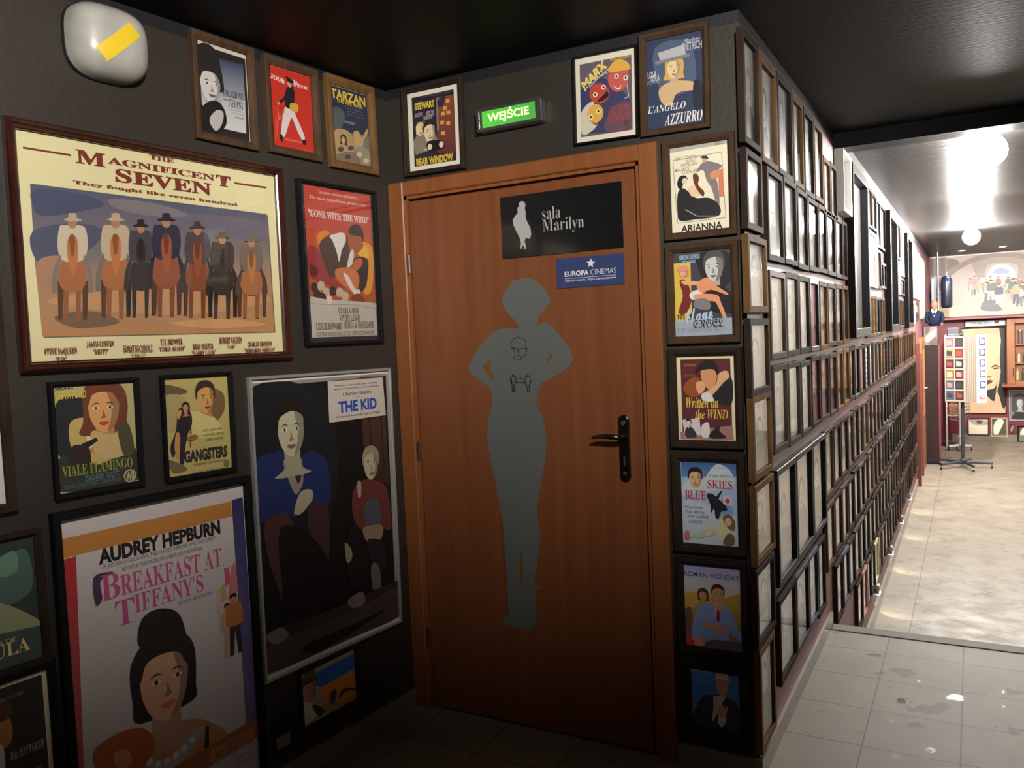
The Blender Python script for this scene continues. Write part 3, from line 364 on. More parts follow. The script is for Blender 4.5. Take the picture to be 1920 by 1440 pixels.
'gang':[('p',[(0,0),(1,0),(1,1),(0,1)],(.472,.382,.139)),('b',[(.006,.055),(.294,.111),(.332,.155),(.085,.182),(.005,.136)],(.116,.092,.04)),('b',[(-.004,.177),(.288,.194),(.349,.464),(.056,.551),(-.007,.381)],(.382,.312,.127)),('b',[(.717,.148),(.913,.188),(.922,.363),(.778,.483),(.63,.414)],(.176,.101,.043)),('b',[(.334,.392),(.612,.37),(.864,.533),(.81,.645),(.422,.61)],(.614,.496,.19)),('b',[(.55,.297),(.694,.297),(.708,.449),(.802,.504),(.442,.504),(.536,.449)],(.427,.233,.073)),('b',[(.485,.187),(.503,.109),(.622,.076),(.741,.109),(.759,.187),(.744,.283),(.694,.358),(.622,.386),(.55,.358),(.5,.283)],(.614,.332,.101)),('b',[(.691,.104),(.744,.118),(.761,.187),(.744,.283),(.694,.358),(.644,.38),(.713,.297),(.72,.214)],(.297,.163,.052)),('b',[(.471,.228),(.464,.132),(.532,.049),(.676,.038),(.773,.104),(.777,.228),(.752,.209),(.744,.143),(.64,.109),(.514,.143),(.492,.209)],(.046,.023,.013)),('e',.587,.22,.027,.0088,0,(.82,.781,.743)),('e',.587,.22,.0126,.0094,0,(.034,.021,.008)),('b',[(.623,.195),(.587,.184),(.547,.201),(.587,.192)],(.034,.021,.008)),('e',.709,.22,.027,.0088,0,(.82,.781,.743)),('e',.709,.22,.0126,.0094,0,(.034,.021,.008)),('b',[(.673,.195),(.709,.184),(.749,.201),(.709,.192)],(.034,.021,.008)),('b',[(.644,.228),(.666,.275),(.673,.286),(.63,.289),(.626,.281),(.641,.27)],(.245,.136,.044)),('b',[(.601,.319),(.63,.311),(.648,.315),(.666,.311),(.695,.319),(.666,.336),(.63,.336)],(.332,.035,.035)),('b',[(.338,.351),(.61,.398),(.799,.499),(.813,.616),(.466,.586)],(.628,.521,.212)),('b',[(.196,.313),(.359,.338),(.391,.467),(.32,.573),(.268,.709),(.234,.873),(.173,.867),(.166,.699),(.076,.801),(.045,.688),(.138,.53)],(.011,.011,.017)),('b',[(.248,.305),(.25,.271),(.281,.247),(.325,.245),(.36,.271),(.369,.305),(.364,.338),(.371,.359),(.336,.364),(.27,.362),(.235,.355),(.246,.334)],(.017,.01,.01)),('b',[(.281,.33),(.325,.33),(.329,.376),(.358,.393),(.248,.393),(.277,.376)],(.418,.201,.069)),('b',[(.261,.296),(.267,.272),(.303,.262),(.339,.272),(.345,.296),(.34,.326),(.325,.348),(.303,.357),(.281,.348),(.266,.326)],(.6,.285,.096)),('b',[(.316,.271),(.34,.275),(.345,.296),(.34,.326),(.325,.348),(.31,.355),(.323,.33),(.325,.305)],(.29,.141,.05)),('b',[(.257,.305),(.257,.275),(.281,.254),(.325,.254),(.349,.275),(.349,.305),(.34,.292),(.327,.278),(.298,.274),(.274,.279),(.264,.296)],(.017,.01,.01)),('e',.284,.306,.0083,.0027,0,(.82,.781,.743)),('e',.284,.306,.0039,.0029,0,(.033,.018,.008)),('b',[(.295,.299),(.284,.295),(.272,.3),(.284,.298)],(.033,.018,.008)),('e',.322,.306,.0083,.0027,0,(.82,.781,.743)),('e',.322,.306,.0039,.0029,0,(.033,.018,.008)),('b',[(.311,.299),(.322,.295),(.334,.3),(.322,.298)],(.033,.018,.008)),('b',[(.302,.309),(.308,.323),(.311,.327),(.298,.327),(.296,.325),(.301,.321)],(.24,.117,.042)),('b',[(.289,.337),(.298,.334),(.303,.335),(.308,.334),(.317,.337),(.308,.342),(.298,.342)],(.332,.035,.035)),('b',[(.136,.558),(.195,.591),(.155,.837),(.103,.721)],(.534,.243,.079)),('b',[(.174,.339),(.236,.33),(.21,.397),(.171,.422)],(.6,.285,.096)),('l',[(.354,.408),(.361,.577)],.02,(.023,.016,.016)),('e',.379,.624,.09,.03,-.1,(.285,.116,.035)),('l',[(.346,.646),(.34,.716)],.02,(.111,.049,.017)),('t','AVA GARDNER',.55,.5475,.863,.5755,(.127,.096,.04),'sans',0,0),('t',"EDMOND O'BRIEN",.559,.5965,.882,.6245,(.127,.096,.04),'sans',0,0),('t','ROBERT SIODMAK',.59,.6505,.877,.6755,(.127,.096,.04),'sans',0,0),('t','GANGSTERS',.243,.749,.926,.874,(.027,.019,.023),'sans',.05,0),('b',[(.004,.821),(.192,.883),(.27,.948),(.064,.952)],(.15,.116,.049)),('t','DI ERNEST HEMINGWAY',.378,.894,.881,.918,(.139,.101,.043),'sans',0,0),('t','UNIVERSAL INTERNATIONAL',.356,.9785,.851,.9995,(.169,.127,.052),'sans',0,0),('e',.904,.945,.05,.04,0,(.204,.15,.067))],
'tiff':[('p',[(0,0),(1,0),(1,1),(0,1)],(.639,.588,.588)),('p',[(-.001,.052),(.917,.053),(.917,.103),(-.004,.106)],(.555,.222,.046)),('g',[(.92,.05),(.993,.047),(1.005,.807),(.925,.802)],(.035,.029,.131),(.195,.161,.366)),('g',[(-.005,.109),(.069,.108),(.031,.788),(-.048,.825)],(.477,.024,.039),(.477,.111,.111)),('t','AUDREY HEPBURN',.171,.1045,.838,.1495,(.015,.009,.011),'sans',.05,0),('t','PLAYS HOLLY GOLIGHTLY, THE CRAZIEST HEROINE WHO EVER CREPT',.193,.152,.804,.166,(.082,.058,.067),'sans',0,0),('t','BETWEEN THE PAGES OF A BEST-SELLING NOVEL!',.281,.1725,.724,.1845,(.082,.058,.067),'sans',0,0),('b',[(.141,.18),(.229,.177),(.228,.185),(.173,.196),(.176,.246),(.142,.26)],(.082,.039,.082)),('t','B',.173,.181,.266,.255,(.571,.088,.252),'serif',0,0),('t','REAKFAST AT',.269,.194,.834,.255,(.571,.088,.252),'serif',0,0),('t','T',.233,.267,.332,.34,(.571,.088,.252),'serif',0,0),('t',"IFFANY'S",.333,.2595,.714,.3175,(.571,.088,.252),'serif',0,0),('t','JUROW-SHEPHERD',.562,.3245,.767,.3375,(.232,.195,.213),'ital',0,0),('p',[(.845,.264),(.877,.265),(.88,.317),(.849,.326)],(.555,.111,.186)),('p',[(.889,.264),(.922,.252),(.925,.351),(.859,.369)],(.639,.213,.232)),('p',[(.814,.321),(.847,.312),(.853,.368),(.816,.376)],(.639,.406,.146)),('p',[(.789,.331),(.814,.328),(.811,.472),(.787,.399)],(.639,.477,.477)),('p',[(.821,.467),(.879,.467),(.885,.558),(.862,.558),(.85,.488),(.836,.558),(.812,.558)],(.555,.392,.252)),('b',[(.812,.41),(.888,.41),(.899,.461),(.879,.474),(.821,.474),(.801,.461)],(.555,.392,.252)),('b',[(.833,.386),(.867,.386),(.87,.4),(.85,.41),(.83,.4)],(.731,.284,.146)),('b',[(.83,.393),(.836,.381),(.864,.381),(.87,.393),(.85,.389)],(.039,.019,.015)),('p',[(.858,.454),(.924,.454),(.931,.558),(.904,.558),(.891,.478),(.874,.558),(.848,.558)],(.039,.029,.032)),('b',[(.848,.39),(.934,.39),(.947,.448),(.924,.462),(.858,.462),(.835,.448)],(.523,.177,.054)),('b',[(.871,.362),(.911,.362),(.914,.378),(.891,.39),(.868,.378)],(.639,.232,.111)),('b',[(.868,.37),(.874,.356),(.908,.356),(.914,.37),(.891,.366)],(.032,.017,.017)),('b',[(.337,.703),(.456,.685),(.647,.715),(.79,.793),(.797,.846),(.551,.902),(.321,.824),(.257,.782)],(.555,.252,.131)),('p',[(.674,.745),(.693,.747),(.684,.826),(.653,.823)],(.024,.017,.019)),('b',[(.331,.4),(.364,.339),(.455,.326),(.556,.356),(.595,.429),(.61,.527),(.584,.626),(.54,.59),(.343,.568),(.31,.589),(.32,.497),(.358,.45)],(.017,.011,.013)),('b',[(.288,.583),(.288,.468),(.391,.403),(.529,.403),(.633,.468),(.633,.593),(.605,.646),(.315,.646)],(.017,.011,.013)),('b',[(.391,.604),(.529,.604),(.543,.719),(.633,.76),(.288,.76),(.377,.719)],(.524,.296,.186)),('b',[(.329,.52),(.346,.462),(.46,.437),(.574,.462),(.591,.52),(.577,.593),(.529,.65),(.46,.671),(.391,.65),(.343,.593)],(.75,.42,.262)),('b',[(.514,.458),(.577,.468),(.593,.52),(.577,.593),(.529,.65),(.481,.666),(.535,.604),(.541,.541)],(.365,.208,.133)),('b',[(.315,.541),(.315,.468),(.391,.416),(.529,.416),(.605,.468),(.605,.541),(.577,.51),(.536,.474),(.443,.466),(.37,.478),(.339,.52)],(.017,.011,.013)),('e',.414,.545,.0259,.0067,0,(.82,.781,.743)),('e',.414,.545,.0121,.0071,0,(.044,.028,.019)),('b',[(.448,.526),(.414,.518),(.376,.531),(.414,.524)],(.044,.028,.019)),('e',.531,.545,.0259,.0067,0,(.82,.781,.743)),('e',.531,.545,.0121,.0071,0,(.044,.028,.019)),('b',[(.497,.526),(.531,.518),(.569,.531),(.531,.524)],(.044,.028,.019)),('b',[(.469,.552),(.49,.587),(.497,.595),(.455,.598),(.452,.591),(.466,.583)],(.303,.174,.111)),('b',[(.428,.62),(.455,.614),(.472,.617),(.49,.614),(.517,.62),(.49,.633),(.455,.633)],(.712,.169,.153)),('b',[(.319,.747),(.444,.787),(.595,.74),(.662,.746),(.602,.784),(.5,.82),(.37,.806)],(.477,.42,.448)),('e',.351,.768,.016,.01,0,(.82,.771,.791)),('e',.395,.791,.016,.01,0,(.82,.771,.791)),('e',.443,.794,.016,.01,0,(.82,.771,.791)),('e',.491,.79,.016,.01,0,(.82,.771,.791)),('e',.541,.779,.016,.01,0,(.82,.771,.791)),('e',.591,.768,.016,.01,0,(.82,.771,.791)),('b',[(.081,.671),(.185,.645),(.319,.658),(.382,.712),(.352,.761),(.257,.782),(.125,.754)],(.477,.099,.029)),('b',[(.178,.698),(.244,.704),(.261,.749),(.193,.748)],(.639,.284,.146)),('p',[(.391,.828),(.999,.798),(.998,.865),(.529,.883),(.386,.866)],(.433,.139,.046)),('t','MICKEY ROONEY',.681,.8275,.975,.8755,(.604,.252,.111),'sans',.03,0),('t','Buddy Ebsen',.555,.8455,.659,.8705,(.604,.252,.111),'ital',0,0),('t','A PARAMOUNT RELEASE',.844,.895,.943,.904,(.186,.161,.169),'sans',0,0),('t','TECHNICOLOR',.842,.916,.947,.925,(.186,.161,.169),'sans',0,0)],
'kid':[('p',[(0,0),(1,0),(1,1),(0,1)],(.265,.235,.207)),('p',[(.012,.015),(.985,.01),(.982,.985),(.012,.988)],(.003,.004,.005)),('g',[(.765,.006),(.964,.011),(.971,.451),(.773,.39)],(.081,.034,.024),(.039,.018,.014)),('l',[(.822,.027),(.835,.36)],.012,(.018,.009,.007)),('l',[(.921,.032),(.934,.39)],.012,(.022,.011,.009)),('b',[(.016,.011),(.338,.02),(.537,.082),(.5,.518),(0,.478)],(.006,.009,.011)),('b',[(.013,.271),(.128,.243),(.204,.258),(.274,.366),(.315,.27),(.433,.273),(.499,.359),(.477,.47),(.35,.444),(.263,.484),(.123,.455),(.009,.463)],(.009,.022,.102)),('b',[(.178,.281),(.233,.286),(.298,.276),(.308,.354),(.28,.393),(.239,.396)],(.265,.228,.175)),('b',[(.24,.3),(.288,.301),(.292,.352),(.266,.365)],(.024,.022,.024)),('b',[(.195,.216),(.289,.216),(.298,.304),(.36,.335),(.124,.335),(.186,.304)],(.334,.312,.214)),('b',[(.153,.152),(.164,.107),(.242,.088),(.32,.107),(.331,.152),(.322,.208),(.289,.251),(.242,.267),(.195,.251),(.162,.208)],(.48,.448,.306)),('b',[(.267,.104),(.322,.112),(.332,.152),(.322,.208),(.289,.251),(.256,.264),(.281,.216),(.286,.168)],(.232,.217,.15)),('b',[(.143,.176),(.139,.12),(.183,.072),(.277,.066),(.341,.104),(.343,.176),(.327,.165),(.322,.127),(.254,.107),(.172,.127),(.157,.165)],(.008,.006,.006)),('e',.199,.171,.0176,.0051,0,(.722,.688,.655)),('e',.199,.171,.0082,.0054,0,(.027,.025,.018)),('b',[(.223,.157),(.199,.151),(.173,.16),(.199,.155)],(.027,.025,.018)),('e',.279,.171,.0176,.0051,0,(.722,.688,.655)),('e',.279,.171,.0082,.0054,0,(.027,.025,.018)),('b',[(.256,.157),(.279,.151),(.305,.16),(.279,.155)],(.027,.025,.018)),('b',[(.237,.176),(.251,.203),(.256,.21),(.227,.211),(.225,.206),(.234,.2)],(.192,.18,.124)),('b',[(.209,.229),(.227,.224),(.239,.226),(.251,.224),(.27,.229),(.251,.238),(.227,.238)],(.163,.089,.07)),('b',[(.279,.401),(.354,.398),(.368,.43),(.297,.471),(.248,.477),(.233,.462)],(.387,.35,.228)),('b',[(.037,.483),(.092,.459),(.185,.464),(.227,.529),(.184,.64),(.133,.766),(.099,.708),(.048,.599)],(.06,.024,.028)),('b',[(.332,.459),(.434,.456),(.475,.497),(.449,.688),(.338,.581)],(.047,.02,.024)),('b',[(.133,.514),(.291,.539),(.451,.67),(.472,.836),(.166,.841),(.13,.715)],(.003,.003,.004)),('b',[(.662,.45),(.732,.408),(.85,.418),(.949,.468),(.968,.625),(.876,.611),(.755,.611),(.663,.551)],(.12,.03,.026)),('b',[(.764,.5),(.864,.495),(.876,.611),(.757,.583)],(.06,.07,.093)),('b',[(.703,.41),(.732,.413),(.727,.468),(.704,.465)],(.306,.265,.207)),('b',[(.762,.337),(.77,.308),(.821,.295),(.872,.308),(.88,.337),(.874,.374),(.852,.402),(.821,.413),(.79,.402),(.768,.374)],(.437,.387,.265)),('b',[(.841,.305),(.874,.311),(.881,.337),(.874,.374),(.852,.402),(.83,.411),(.851,.379),(.854,.347)],(.212,.188,.13)),('b',[(.756,.353),(.753,.316),(.782,.284),(.844,.28),(.886,.305),(.888,.353),(.877,.345),(.874,.32),(.829,.308),(.774,.32),(.765,.345)],(.265,.25,.158)),('e',.797,.35,.0116,.0034,0,(.722,.688,.655)),('e',.797,.35,.0054,.0036,0,(.025,.022,.016)),('b',[(.812,.34),(.797,.336),(.779,.342),(.797,.339)],(.025,.022,.016)),('e',.849,.35,.0116,.0034,0,(.722,.688,.655)),('e',.849,.35,.0054,.0036,0,(.025,.022,.016)),('b',[(.834,.34),(.849,.336),(.866,.342),(.849,.339)],(.025,.022,.016)),('b',[(.821,.353),(.831,.371),(.834,.375),(.815,.376),(.814,.373),(.82,.369)],(.176,.156,.108)),('b',[(.803,.387),(.815,.384),(.823,.386),(.831,.384),(.843,.387),(.831,.394),(.815,.394)],(.194,.089,.07)),('b',[(.726,.597),(.816,.592),(.896,.609),(.872,.658),(.771,.66)],(.265,.188,.12)),('b',[(.623,.572),(.716,.605),(.744,.741),(.66,.819),(.59,.741)],(.008,.007,.008)),('b',[(.752,.648),(.891,.671),(.905,.769),(.822,.774)],(.014,.014,.017)),('b',[(.581,.629),(.626,.655),(.632,.693),(.59,.704)],(.265,.235,.163)),('b',[(.783,.748),(.843,.758),(.857,.848),(.786,.843)],(.136,.111,.102)),('b',[(.017,.85),(.263,.854),(.581,.858),(1.005,.847),(1.006,.897),(.614,.912),(.257,.913),(.019,.908)],(.03,.02,.022)),('b',[(.021,.892),(.309,.899),(.732,.89),(1.007,.877),(.998,.995),(.607,.994),(.006,.989)],(.066,.042,.042)),('b',[(.254,.948),(.611,.948),(.891,.942),(.608,.976),(.318,.99)],(.011,.009,.01)),('b',[(.008,.864),(.102,.852),(.154,.889),(.066,.903)],(.163,.141,.141)),('b',[(.581,.849),(.697,.835),(.713,.886),(.616,.884)],(.194,.141,.12)),('p',[(.516,.015),(.955,.017),(.972,.171),(.512,.169)],(.018,.015,.014)),('p',[(.511,.014),(.951,.015),(.964,.167),(.509,.167)],(.537,.48,.427)),('t','This is the great picture upon which the',.56,.0295,.905,.0375,(.018,.015,.017),'sans',.02,0),('t','famous comedian has worked a whole year',.553,.043,.916,.05,(.018,.015,.017),'sans',.02,0),('t','Charles Chaplin',.622,.059,.851,.076,(.015,.013,.014),'ital',0,0),('t','in',.729,.078,.748,.085,(.015,.013,.014),'sans',0,0),('t','THE KID',.583,.0925,.89,.1355,(.014,.066,.378),'sans',.04,0),('t','Written and directed by Charles Chaplin',.56,.147,.916,.155,(.018,.015,.017),'sans',.02,0)],
'drac':[('p',[(0,0),(1,0),(1,1),(0,1)],(.026,.042,.039)),('b',[(.189,.127),(.648,.134),(.911,.1),(.943,.422),(.617,.508),(.192,.424)],(.069,.13,.109)),('b',[(.589,.148),(.796,.089),(.812,.249),(.636,.271)],(.137,.255,.195)),('b',[(.334,.439),(.62,.469),(.981,.686),(.964,.745),(.308,.754)],(.288,.312,.169)),('e',.477,.454,.04,.03,0,(.703,.61,.312)),('b',[(.348,.619),(.467,.572),(.483,.733),(.338,.738)],(.525,.177,.064)),('p',[(-.001,.671),(1.006,.739),(1.003,1),(-.014,.959)],(.05,.074,.069)),('t','LES CICATRICES DE',-.038,.764,.743,.803,(.703,.525,.204),'sans',0,0),('t','DRACULA',-.014,.797,.872,.906,(.82,.624,.248),'serif',0,0)],
'rita':[('p',[(0,0),(1,0),(1,1),(0,1)],(.82,.711,.487)),('p',[(.05,.035),(.94,.04),(.94,.97),(.05,.97)],(.02,.015,.015)),('b',[(.338,.294),(.478,.251),(.566,.307),(.555,.453),(.414,.494),(.327,.437)],(.47,.162,.044)),('b',[(.3,.193),(.444,.095),(.598,.203),(.522,.279),(.386,.267)],(.08,.029,.017)),('b',[(.325,.473),(.462,.468),(.439,.754),(.304,.757)],(.656,.656,.54)),('t','Rita HAYWORTH',.525,.534,.909,.597,(.47,.346,.256),'ital',0,0),('t','Glenn FORD',.57,.725,.868,.787,(.47,.346,.256),'ital',0,0),('t','una produzione COLUMBIA',.306,.1145,.722,.1415,(.39,.292,.201),'sans',0,0)],
'yel':[('p',[(0,0),(1,0),(1,1),(0,1)],(.428,.361,.264)),('p',[(-.007,.107),(.995,.097),(1,.396),(.309,.42),(.002,.442)],(.044,.145,.61)),('p',[(.309,.437),(.995,.413),(1.003,.982),(.379,.936)],(.82,.287,.032)),('p',[(.383,.833),(1.008,.888),(1.002,1.001),(.379,.936)],(.501,.32,.057)),('b',[(-.003,.338),(.091,.252),(.327,.429),(.379,.936),(.068,.918),(-.004,.873)],(.428,.361,.301)),('b',[(.006,.579),(.145,.625),(.274,.873),(.067,.951),(.002,.927)],(.731,.731,.639)),('b',[(.023,.301),(.038,.191),(.137,.143),(.236,.191),(.251,.301),(.239,.439),(.197,.546),(.137,.585),(.077,.546),(.035,.439)],(.554,.282,.171)),('b',[(.177,.183),(.239,.203),(.252,.301),(.239,.439),(.197,.546),(.155,.577),(.195,.459),(.201,.341)],(.287,.152,.096)),('b',[(.029,.222),(.038,.045),(.107,.005),(.182,.005),(.239,.045),(.248,.222)],(.133,.1,.057)),('b',[(-.043,.238),(.047,.183),(.227,.183),(.323,.246),(.227,.246),(.047,.246)],(.073,.056,.034)),('e',.09,.348,.0225,.0126,0,(.82,.781,.743)),('e',.09,.348,.0105,.0134,0,(.047,.03,.022)),('b',[(.12,.313),(.09,.297),(.057,.321),(.09,.309)],(.047,.03,.022)),('e',.192,.348,.0225,.0126,0,(.82,.781,.743)),('e',.192,.348,.0105,.0134,0,(.047,.03,.022)),('b',[(.162,.313),(.192,.297),(.225,.321),(.192,.309)],(.047,.03,.022)),('b',[(.138,.36),(.156,.427),(.162,.443),(.126,.447),(.123,.435),(.135,.419)],(.242,.13,.083)),('b',[(.102,.49),(.126,.479),(.141,.484),(.156,.479),(.18,.49),(.156,.514),(.126,.514)],(.82,.086,.086)),('b',[(.212,.681),(.381,.884),(.271,.941),(.159,.702)],(.065,.057,.05)),('b',[(.503,.614),(.6,.593),(.613,.747),(.55,.857),(.477,.78)],(.133,.1,.065)),('b',[(.651,.768),(.755,.675),(.959,.765),(.977,.833),(.813,.744),(.688,.807)],(.081,.065,.044)),('t','LE GENDARME',.317,.225,.756,.393,(.069,.234,.82),'sans',.03,0)],
'rear':[('p',[(0,0),(1,0),(1,1),(0,1)],(.019,.015,.03)),('g',[(.586,.072),(.993,.075),(.982,.887),(.562,.853)],(.221,.064,.03),(.109,.025,.03)),('p',[(.691,.286),(.781,.284),(.78,.34),(.691,.336)],(.649,.309,.057)),('p',[(.807,.12),(.897,.119),(.896,.174),(.807,.171)],(.649,.309,.057)),('p',[(.813,.285),(.902,.284),(.902,.339),(.813,.336)],(.649,.309,.057)),('p',[(.66,.409),(.75,.408),(.749,.463),(.66,.46)],(.649,.309,.057)),('p',[(.8,.435),(.889,.433),(.889,.488),(.8,.485)],(.649,.309,.057)),('p',[(.738,.214),(.828,.213),(.827,.269),(.738,.265)],(.649,.309,.057)),('p',[(.668,.561),(.757,.559),(.757,.614),(.668,.611)],(.649,.309,.057)),('p',[(.586,.072),(.635,.072),(.622,.532),(.581,.533)],(.221,.183,.15)),('p',[(.606,.125),(.751,.063),(.809,.095),(.738,.214),(.616,.203)],(.025,.021,.057)),('t','JAMES',.087,.08,.254,.101,(.606,.473,.072),'sans',0,0),('t','STEWART',.069,.091,.543,.192,(.68,.524,.064),'sans',.04,0),('t','GRACE KELLY',.066,.235,.259,.291,(.414,.38,.338),'sans',.02,0),('t','WENDELL COREY',.334,.233,.531,.309,(.414,.38,.338),'sans',.02,0),('t','THELMA RITTER',.262,.3035,.485,.3515,(.414,.38,.338),'sans',.02,0),('t','TECHNICOLOR',.107,.366,.447,.386,(.359,.328,.29),'sans',0,0),('t','A FILM BY ALFRED HITCHCOCK',.219,.007,.974,.033,(.12,.12,.183),'sans',0,0),('b',[(.026,.605),(.304,.503),(.506,.547),(.571,.753),(.155,.819),(.039,.809)],(.221,.191,.138)),('b',[(.08,.507),(.08,.426),(.14,.38),(.22,.38),(.28,.426),(.28,.514),(.264,.551),(.096,.551)],(.649,.537,.221)),('b',[(.104,.463),(.114,.421),(.18,.404),(.246,.421),(.256,.463),(.248,.514),(.22,.554),(.18,.569),(.14,.554),(.112,.514)],(.68,.592,.359)),('b',[(.209,.418),(.248,.426),(.257,.463),(.248,.514),(.22,.554),(.192,.566),(.221,.521),(.225,.477)],(.328,.287,.176)),('b',[(.096,.477),(.096,.426),(.14,.389),(.22,.389),(.264,.426),(.264,.477),(.248,.455),(.224,.43),(.17,.424),(.128,.433),(.11,.463)],(.649,.537,.221)),('e',.151,.48,.015,.0047,0,(.82,.781,.743)),('e',.151,.48,.007,.005,0,(.038,.033,.022)),('b',[(.171,.467),(.151,.461),(.129,.47),(.151,.465)],(.038,.033,.022)),('e',.219,.48,.015,.0047,0,(.82,.781,.743)),('e',.219,.48,.007,.005,0,(.038,.033,.022)),('b',[(.199,.467),(.219,.461),(.241,.47),(.219,.465)],(.038,.033,.022)),('b',[(.183,.485),(.195,.51),(.199,.516),(.175,.517),(.173,.513),(.181,.507)],(.271,.237,.147)),('b',[(.159,.533),(.175,.529),(.185,.531),(.195,.529),(.211,.533),(.195,.542),(.175,.542)],(.359,.038,.038)),('b',[(.335,.6),(.471,.6),(.485,.738),(.573,.788),(.233,.788),(.321,.738)],(.483,.403,.252)),('b',[(.274,.5),(.291,.43),(.403,.4),(.515,.43),(.532,.5),(.519,.588),(.471,.655),(.403,.68),(.335,.655),(.287,.588)],(.695,.578,.359)),('b',[(.456,.425),(.519,.437),(.534,.5),(.519,.588),(.471,.655),(.423,.675),(.476,.6),(.483,.525)],(.335,.28,.176)),('b',[(.26,.537),(.253,.45),(.318,.375),(.454,.365),(.546,.425),(.549,.537),(.525,.52),(.519,.46),(.42,.43),(.301,.46),(.281,.52)],(.021,.015,.015)),('e',.357,.53,.0255,.008,0,(.82,.781,.743)),('e',.357,.53,.0119,.0085,0,(.038,.033,.022)),('b',[(.391,.507),(.357,.497),(.32,.512),(.357,.505)],(.038,.033,.022)),('e',.473,.53,.0255,.008,0,(.82,.781,.743)),('e',.473,.53,.0119,.0085,0,(.038,.033,.022)),('b',[(.439,.507),(.473,.497),(.51,.512),(.473,.505)],(.038,.033,.022)),('b',[(.412,.537),(.432,.58),(.439,.59),(.398,.593),(.395,.585),(.408,.575)],(.277,.232,.147)),('b',[(.371,.62),(.398,.613),(.415,.616),(.432,.613),(.459,.62),(.432,.635),(.398,.635)],(.359,.038,.038)),('b',[(.33,.695),(.414,.664),(.658,.681),(.735,.73),(.708,.802),(.363,.798)],(.009,.007,.009)),('e',.399,.751,.055,.045,0,(.68,.606,.414)),('e',.673,.745,.055,.045,0,(.68,.606,.414)),('t','REAR WINDOW',.058,.8875,.938,1.0015,(.606,.414,.047),'sans',.05,0)],
'marx':[('p',[(0,0),(1,0),(1,1),(0,1)],(.119,.099,.13)),('b',[(.008,.366),(.371,.235),(.576,.305),(.964,.602),(.975,.975),(.467,.982),(.013,.899)],(.041,.044,.119)),('b',[(-.01,.68),(.248,.534),(.337,.829),(.153,.958),(.01,.948)],(.613,.546,.447)),('t','MARX',.016,.104,.551,.25,(.747,.572,.173),'sans',.06,.55),('t','BROTHERS',.602,-.009,.974,.033,(.572,.339,.089),'sans',.03,0),('l',[(.052,.346),(.3,.251),(.513,.203)],.014,(.014,.011,.014)),('l',[(.096,.343),(.336,.236),(.535,.177)],.014,(.686,.642,.613)),('l',[(.139,.34),(.372,.221),(.557,.151)],.014,(.014,.011,.014)),('l',[(.182,.338),(.408,.206),(.58,.125)],.014,(.686,.642,.613)),('e',.377,.439,.2,.14,.2,(.482,.061,.033)),('e',.748,.276,.2,.19,0,(.546,.099,.085)),('b',[(.55,.159),(.695,.034),(.896,.069),(.982,.185),(.821,.19),(.685,.198)],(.686,.391,.061)),('e',.291,.706,.16,.13,0,(.686,.391,.061)),('e',.296,.448,.045,.034,0,(.795,.716,.613)),('e',.296,.448,.02,.018,0,(.014,.01,.011)),('e',.461,.369,.045,.034,0,(.795,.716,.613)),('e',.461,.369,.02,.018,0,(.014,.01,.011)),('e',.716,.254,.045,.034,0,(.795,.716,.613)),('e',.716,.254,.02,.018,0,(.014,.01,.011)),('e',.889,.296,.045,.034,0,(.795,.716,.613)),('e',.889,.296,.02,.018,0,(.014,.01,.011)),('e',.201,.746,.045,.034,0,(.795,.716,.613)),('e',.201,.746,.02,.018,0,(.014,.01,.011)),('e',.352,.683,.045,.034,0,(.795,.716,.613)),('e',.352,.683,.02,.018,0,(.014,.01,.011)),('b',[(.336,.543),(.444,.482),(.534,.431),(.55,.504),(.423,.551)],(.014,.009,.01)),('b',[(.641,.359),(.74,.416),(.81,.377),(.746,.44)],(.82,.74,.623)),('b',[(.215,.807),(.3,.862),(.391,.798),(.308,.839)],(.291,.05,.024)),('b',[(.623,.664),(.963,.625),(.975,.975),(.468,.959)],(.13,.061,.099)),('t','UNA NOTTE',.549,.648,.967,.784,(.339,.057,.038),'ital',0,0),('t',"all'opera",.557,.748,.967,.881,(.339,.057,.038),'ital',0,0),('e',.893,.894,.055,.045,0,(.068,.061,.05)),('l',[(.917,.388),(.94,.553),(.866,.57)],.014,(.642,.613,.572))],
